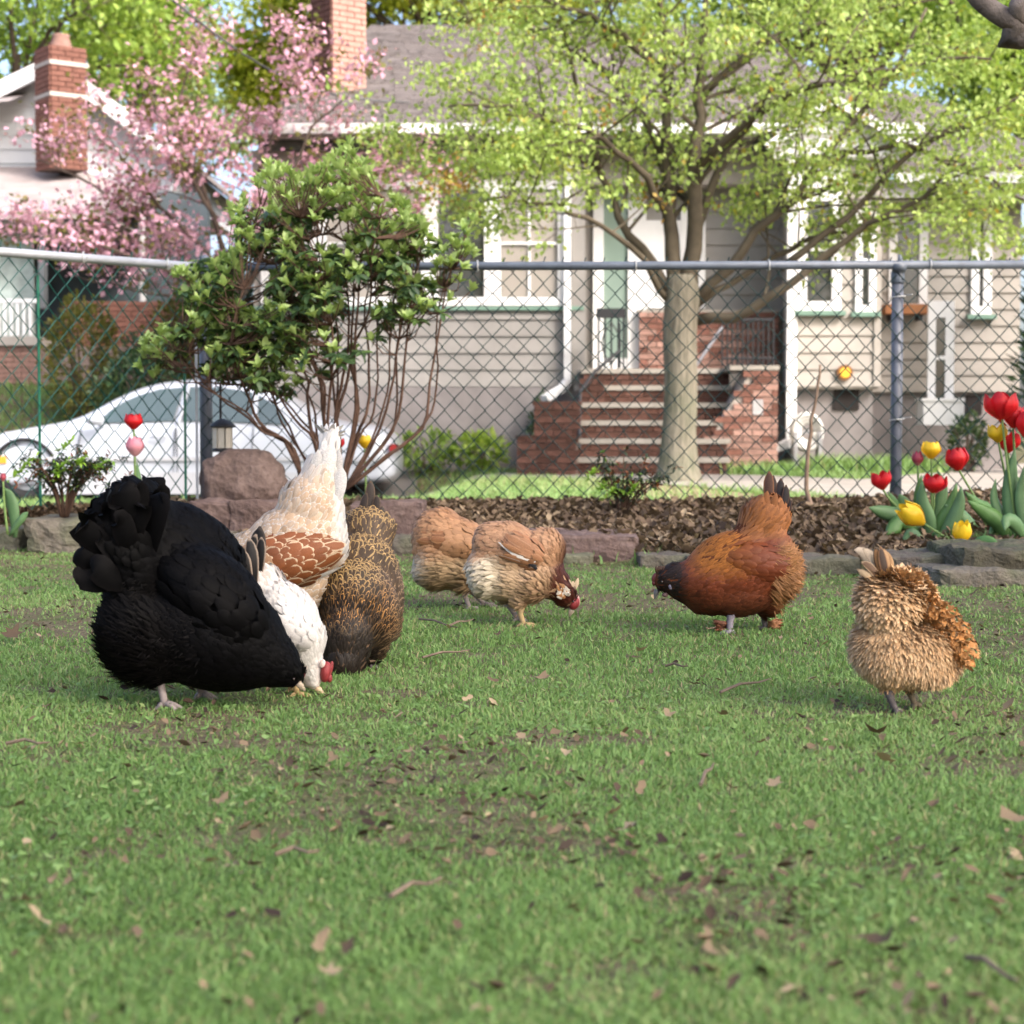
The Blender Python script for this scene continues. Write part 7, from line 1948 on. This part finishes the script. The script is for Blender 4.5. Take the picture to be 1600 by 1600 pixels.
for s_, nn, L_, W_ in ((-0.7, 5, 20, 12), (-0.45, 6, 21, 12), (-0.2, 7, 22, 12), (0.05, 6, 26, 11)):
    q = math.sqrt(1 - s_ * s_)
    wr.append((s_, np.linspace(-q, q, nn) * 0.9, L_, W_, (0.40, 0.19, 0.095), (0.5, 0.28, 0.15), 0.5, 0))
for k in range(4):
    wr.append((-0.5 + 0.04 * k, [0.85 - 0.22 * k], 62 - 4 * k, 9, (0.72, 0.68, 0.62) if k < 1 else (0.42, 0.2, 0.1), (0.74, 0.7, 0.65) if k < 2 else (0.5, 0.28, 0.15), 0.6, 3 - 2 * k))
h.wing((818, 856, -.054, 44, 24, 20, 208), wr, 208, FEATHER)
h.tail([(838, 884, -.075), (832, 876, -.078), (826, 872, -.078), (820, 868, -.076)], 9, (0.02, 0.02, 0.024), (0.05, 0.05, 0.06), 0.3, name='dark_wing_feather')
h.tail([(800, 838, .05), (825, 838, .06), (842, 838, .06), (848, 824, .06)], 11, (0.74, 0.70, 0.62), name='white_wing_feather')
h.tail([(836, 872, -.082), (812, 862, -.088), (794, 852, -.086), (779, 842, -.074)], 9, (0.70, 0.65, 0.58), name='white_wing_feather', prof=(.3, .7, 1, 1, .8, .5, .1), camber=.04)
for k in range(3):
    h.tail([(838 - k, 866 - 5 * k, -.084), (815, 855 - 5 * k, -.09), (797, 845 - 5 * k, -.088), (783 + 3 * k, 836 - 4 * k, -.076)], 12, (0.40, 0.19, 0.095), (0.55, 0.33, 0.2), .6, name='wing_feather', prof=(.4, .8, 1, 1, .9, .6, .1), camber=.04)
MUF = (0.66, 0.58, 0.48)
for k in range(26):
    a = random.uniform(0, 1)
    x0, y0 = 884 + random.uniform(-6, 8), 924 + random.uniform(-8, 10)
    c = MUF if random.random() < 0.6 else ((0.45, 0.22, 0.09) if random.random() < .7 else (0.1, 0.03, 0.02))
    h.tail([(x0, y0, -.035), (x0 - 5 + random.uniform(-3, 3), y0 - 5, -.045), (x0 - 9 + random.uniform(-5, 9), y0 - 8 + random.uniform(-6, 6), -.045)], random.uniform(4, 7), c, name='muff_feather')
for dx, dy in ((-3, -20), (2, -17), (8, -22)):
    h.tail([(890 + dx * .4, 922, -.01), (892 + dx, 912, -.012), (893 + dx * 1.3, 922 + dy, -.01)], 7, (0.68, 0.52, 0.34), name='crest_feather')
h.blob('face', [(897, 940, -.012, 8.5, 11, 11, 20)], COMB)
h.blob('eye', [(895, 936, -.033, 1.8, 1.8, 1.8, 0)], EYE)
h.blob('comb', [(903, 936, -.0, 3.5, 9, 5, -10)], M_plain('pale_pink_comb', (0.62, 0.36, 0.30), 0.5))
h.beak((894, 950, -.01), (889, 961, -.01), 4.6, BEAK)
h.leg([(814, 945, -.03), (813, 956, -.03), (817, 968, -.03), (819, 974, -.03)], (6.5, 4.6, 4, 4.4), SHANK_YEL, 0, 24)
h.leg([(795, 945, .05), (800, 955, .05), (806, 964, .05), (809, 968, .05)], (6.5, 4.4, 4, 4.2), SHANK, 10, 20)

# ---- red hen
ORG = (0.40, 0.14, 0.022); MAH = (0.17, 0.04, 0.014); LOW = (0.10, 0.03, 0.012); CUS = (0.34, 0.13, 0.042); RFL = (0.40, 0.19, 0.075)
h = Hen('red brown hen with tail held up and feathered feet standing alone', (1139, 988), 0.007)
h.body([(1150, 890, 0, 82, 62, 54, -10), (1115, 905, 0, 62, 52, 48, -22), (1080, 908, 0, 44, 33, 34, -8), (1056, 902, 0, 28, 24, 24, 10), (1036, 906, -.0, 17, 19, 17, 0), (1190, 880, 0, 46, 62, 48, 10), (1213, 890, .0, 32, 46, 42, 5), (1190, 822, 0, 40, 44, 36, 30), (1203, 808, 0, 20, 30, 22, 10), (1145, 930, 0, 60, 32, 44, 0), (1198, 935, .03, 22, 32, 26, 8), (1160, 850, 0, 44, 26, 40, -35)], M_skin('red_skin', (0.09, 0.03, 0.014)))
def fn(X, Y, D, N):
    r = rng.random(len(X))
    hk = band(X, 1062, 1085) * (1 - band(X, 1140, 1165)) * (1 - band(Y, 880, 912))
    head = 1 - band(X, 1052, 1068)
    rear = band(X, 1196, 1212) * band(Y, 850, 866)
    low = band(Y, 915, 950)
    cush = (1 - band(Y, 838, 852)) * band(X, 1140, 1150)
    c0 = mixc(MAH, ORG, hk); c0 = mixc(c0, LOW, low); wp = np.clip(1.6 - ((X - 1182) / 40) ** 2 - ((Y - 876) / 26) ** 2, 0, 1); c0 = mixc(c0, (0.15, 0.034, 0.012), wp); c0 = mixc(c0, RFL, rear); c0 = mixc(c0, CUS, cush); c0 = mixc(c0, (0.022, 0.012, 0.009), head)
    c1 = mixc(c0 * 1.25, (0.07, 0.025, 0.01), hk * 0.7)
    fl = np.maximum(rear, 0)
    return dict(c0=c0, c1=c1, L=19 - 6 * hk - 7 * head + 4 * cush, W=11 - 6 * hk - 6 * head - 7 * fl - 3 * cush, lift=0.08 + 0.3 * fl + 0.05 * cush, lace=0.6, keep=~((X < 1024)), var=0.16)
h.plumage(3400, [(1028, 915, 0), (1062, 900, 0), (1110, 870, 0), (1165, 850, 0), (1195, 815, 0), (1206, 765, 0)], fn, FEATHER, 0.12, 0.12)
def fn2(X, Y, D, N):
    return dict(c0=RFL, L=19, W=1.8, lift=0.5, keep=(X > 1196) & (Y > 850) & (Y < 945), var=0.2)
h.plumage(5000, [(1100, 880, 0), (1190, 880, 0), (1250, 900, 0)], fn2, FEATHER, 0.3, 0.35, name='fluff')
wr = []
for s_, nn, L_, W_ in ((-0.85, 5, 20, 12), (-0.65, 7, 21, 13), (-0.45, 9, 22, 13), (-0.25, 10, 23, 13), (-0.05, 10, 24, 13), (0.15, 10, 26, 12), (0.35, 8, 30, 11), (0.55, 6, 34, 10)):
    q = math.sqrt(1 - s_ * s_)
    k = 0.5 * max(0, -s_)
    wr.append((s_, np.linspace(-q, q, nn) * 0.92, L_, W_, tuple(np.array(MAH) * (1 - k) + np.array(ORG) * k), (0.20, 0.055, 0.018), 0.35, 0))
h.wing((1172, 876, -.046, 56, 33, 28, 6), wr, 4, FEATHER)
RT = (0.024, 0.018, 0.02)
for pts, wd, c, ed in ((((1200, 805, 0), (1200, 775, 0), (1200, 752, 0), (1201, 735, 0)), 17, (0.10, 0.05, 0.035), 0.5), (((1210, 805, .0), (1216, 780, 0), (1218, 762, 0), (1219, 746, 0)), 15, RT, 0.2), (((1214, 812, -.01), (1222, 790, -.01), (1226, 772, -.01), (1226, 756, -.01)), 13, RT, 0.2), (((1218, 815, .0), (1228, 800, 0), (1231, 788, 0), (1232, 776, 0)), 12, RT, 0.2), (((1205, 805, .03), (1208, 780, .03), (1209, 760, .03), (1210, 742, .03)), 15, RT, 0.2),
                       (((1192, 812, -.03), (1192, 790, -.035), (1193, 775, -.035), (1195, 765, -.035)), 11, CUS, 0.4), (((1200, 815, -.035), (1204, 792, -.04), (1206, 778, -.04), (1208, 768, -.04)), 11, CUS, 0.4), (((1208, 818, -.035), (1214, 800, -.04), (1216, 788, -.04), (1217, 778, -.04)), 10, CUS, 0.4), (((1184, 818, -.03), (1184, 798, -.035), (1186, 784, -.035), (1189, 774, -.035)), 10, CUS, 0.4), (((1214, 824, -.03), (1222, 812, -.035), (1225, 804, -.035), (1226, 794, -.035)), 10, CUS, 0.4)):
    h.tail(pts, wd, c, (0.36, 0.15, 0.06), ed, roll=random.uniform(-20, 20))
h.leg([(1141, 955, -.03), (1138, 968, -.03), (1138, 981, -.03), (1138, 987, -.03)], (8, 5.5, 5, 5.5), M_plain('lavender_grey_shank', (0.22, 0.20, 0.23), 0.6, 0.3, 0.3, 60, 0.4), 200, 17)
h.leg([(1198, 950, .04), (1197, 965, .04), (1199, 980, .04), (1199, 987, .04)], (8, 5, 4.6, 5), SHANK_DARK, 190, 15)
for cx, cy, d, sgn in ((1212, 978, .03, 1), (1128, 976, -.02, -1)):
    for k in range(34):
        a = random.uniform(-.9, .9); l = random.uniform(9, 19)
        h.tail([(cx - sgn * 9, cy - 1 + random.uniform(-6, 7), d), (cx + sgn * random.uniform(-2, 3), cy + 7 * a, d + random.uniform(-.02, .02)), (cx + sgn * l * .9, cy + 9 * a - 1, d + random.uniform(-.03, .03))], random.uniform(2.5, 4.5), (0.36, 0.16, 0.07) if sgn > 0 else (0.16, 0.06, 0.03), name='foot_feather')
h.beak((1026, 921, -.0), (1022, 936, -.0), 4.5, BEAK_DARK)
h.blob('comb', [(1022, 902, 0, 4.5, 8, 5, 15), (1021, 910, -.0, 3.5, 5, 4, 0)], COMB_DARK)
h.blob('ear_lobe', [(1046, 914, -.028, 4, 5.5, 3, 0)], M_plain('slate_ear_lobe', (0.19, 0.17, 0.22), 0.5))
h.blob('wattle', [(1038, 928, -.01, 5, 4, 4, 0)], M_plain('slate_wattle', (0.14, 0.08, 0.08), 0.5))
h.blob('eye', [(1032, 907, -.027, 2.2, 2.2, 1.6, 0)], EYE)
for k in range(12):
    x = 1024 + 26 * random.random()
    h.tail([(x, 895, -.01), (x - 1, 888, -.012), (x + random.uniform(-4, 3), 883, -.01)], 4.5, (0.05, 0.022, 0.012), name='crest_feather')

# ---- frizzled buff hen, seen from behind
FB = (0.68, 0.40, 0.19); FP = (0.80, 0.58, 0.35); FO = (0.56, 0.25, 0.075)
h = Hen('curly feathered buff hen seen from behind at the far right', (1398, 1111), 0.006)
h.body([(1383, 934, -.02, 46, 44, 44, 0), (1370, 912, 0, 24, 18, 24, -10), (1418, 930, .02, 34, 36, 40, 30), (1393, 1008, 0, 62, 55, 62, 0), (1425, 1010, 0, 60, 54, 58, 0), (1455, 1005, .03, 42, 50, 54, -10), (1440, 960, .06, 34, 48, 44, -30), (1440, 1042, 0, 44, 22, 46, 0), (1470, 990, .12, 30, 42, 44, -30), (1462, 1028, .02, 40, 38, 48, -20), (1388, 1056, 0, 18, 18, 20, 0), (1426, 1056, .02, 18, 18, 20, 0)], M_skin('buff_skin', (0.46, 0.27, 0.13)))
def fn(X, Y, D, N):
    low = band(Y, 965, 985)
    right = band(X - 0.5 * (Y - 900), 1440, 1460) * band(Y, 905, 925)
    c0 = mixc(mixc(FB, FP, rng.random(len(X)) * 0.8), FO, right * 0.9)
    back = np.clip(N[:, 1] * 2.5, 0, 1)
    c0 = mixc(c0, FP, back * .6)
    back = np.clip(back - .2 * 0, 0, 1)
    return dict(c0=c0, c1=FP, keep=(N[:, 1] < .5) | (Y > 960), L=(21 - 1 * low - 4 * right) * (1 - .5 * back), W=12 - 7 * low, lift=(0.14 + 0.05 * low) * (1 - .6 * back), curl=(0.5 - .2 * low) * (1 - back), lace=0.3, var=0.2)
h.plumage(6000, [(1480, 1000, .25), (1440, 930, .08), (1390, 900, -.05), (1372, 960, -.12), (1390, 1080, -.1)], fn, FEATHER, 0.8, 0.28, fy=0.12)
def fn2(X, Y, D, N):
    return dict(c0=mixc(FB, FP, rng.random(len(X))), L=14, W=1.5, lift=0.30, curl=0.45, keep=(Y > 885) & (Y < 1066), var=0.16)
h.plumage(9000, [(1480, 1000, .25), (1440, 930, .08), (1390, 900, -.05), (1372, 960, -.12), (1390, 1080, -.1)], fn2, FEATHER, 0.8, 0.4, name='fluff', fy=.12)
wr = []
for s_ in np.linspace(-.92, .9, 19):
    q = math.sqrt(1 - s_ * s_)
    wr.append((s_, np.linspace(-q, q, 10), 12, 7.5, tuple(np.array(FO) * (1 + 0.25 * random.uniform(-1, 1))), (0.62, 0.36, 0.16), 0.5, random.uniform(-30, 30)))
wo = h.wing((1474, 976, -.02, 62, 25, 24, 56), wr, 60, FEATHER, jit=55)
v = np.empty(len(wo.data.vertices) * 3, np.float32); wo.data.vertices.foreach_get('co', v); v = v.reshape(-1, 15, 3)
c = np.array(h.L(1474, 976, .06)); base = v[:, :1]
out = (base - c); out /= np.linalg.norm(out, axis=2, keepdims=True)
tt = np.repeat(ROWS, 3)[None, :, None]
v += out * 0.012 * tt ** 1.3 + rng.normal(0, 0.002, v.shape) * tt                      # each wing feather curls outward
wo.data.vertices.foreach_set('co', v.astype(np.float32).ravel()); wo.data.update()
for pts, wd, c0, c1, ed in ((((1372, 905, -.03), (1362, 880, -.03), (1352, 862, -.03), (1340, 852, -.03)), 17, (0.50, 0.40, 0.29), (0.1, 0.06, 0.04), 0.5), (((1372, 905, -.035), (1366, 882, -.04), (1362, 864, -.04), (1358, 850, -.04)), 15, (0.30, 0.15, 0.06), (0.03, 0.02, 0.015), 0.9),
                       (((1376, 908, -.035), (1372, 885, -.045), (1368, 866, -.045), (1365, 848, -.045)), 14, (0.05, 0.03, 0.02), (0.30, 0.15, 0.07), 0.8), (((1378, 905, -.03), (1377, 882, -.035), (1375, 864, -.035), (1373, 852, -.03)), 14, (0.45, 0.27, 0.13), (0.06, 0.03, 0.02), 0.5),
                       (((1370, 910, -.04), (1358, 890, -.045), (1347, 878, -.045), (1336, 872, -.045)), 13, (0.13, 0.07, 0.035), (0.5, 0.36, 0.22), 0.7), (((1368, 915, -.04), (1354, 900, -.045), (1342, 890, -.045), (1330, 884, -.04)), 12, (0.5, 0.36, 0.21), (0.14, 0.08, 0.05), 0.5), (((1382, 908, -.02), (1383, 888, -.03), (1382, 872, -.03), (1381, 858, -.02)), 13, (0.44, 0.24, 0.1), (0.55, 0.38, 0.2), 0.5), (((1366, 900, -.0), (1354, 872, -.0), (1344, 858, -.0), (1332, 856, -.0)), 15, (0.55, 0.45, 0.34), (0.2, 0.13, 0.09), 0.4)):
    h.tail(pts, wd, c0, c1, ed, roll=random.uniform(-20, 20))
h.leg([(1386, 1075, -.01), (1390, 1090, -.01), (1396, 1104, -.012), (1398, 1109, -.012)], (9, 6, 5, 6), SHANK_DARK, 80, 18)
h.leg([(1424, 1075, .03), (1430, 1090, .03), (1434, 1100, .03), (1436, 1104, .03)], (9, 5.5, 5, 5.5), M_plain('olive_shank', (0.16, 0.125, 0.08), 0.6, 0.3, 0.3, 60, 0.3), 60, 20)
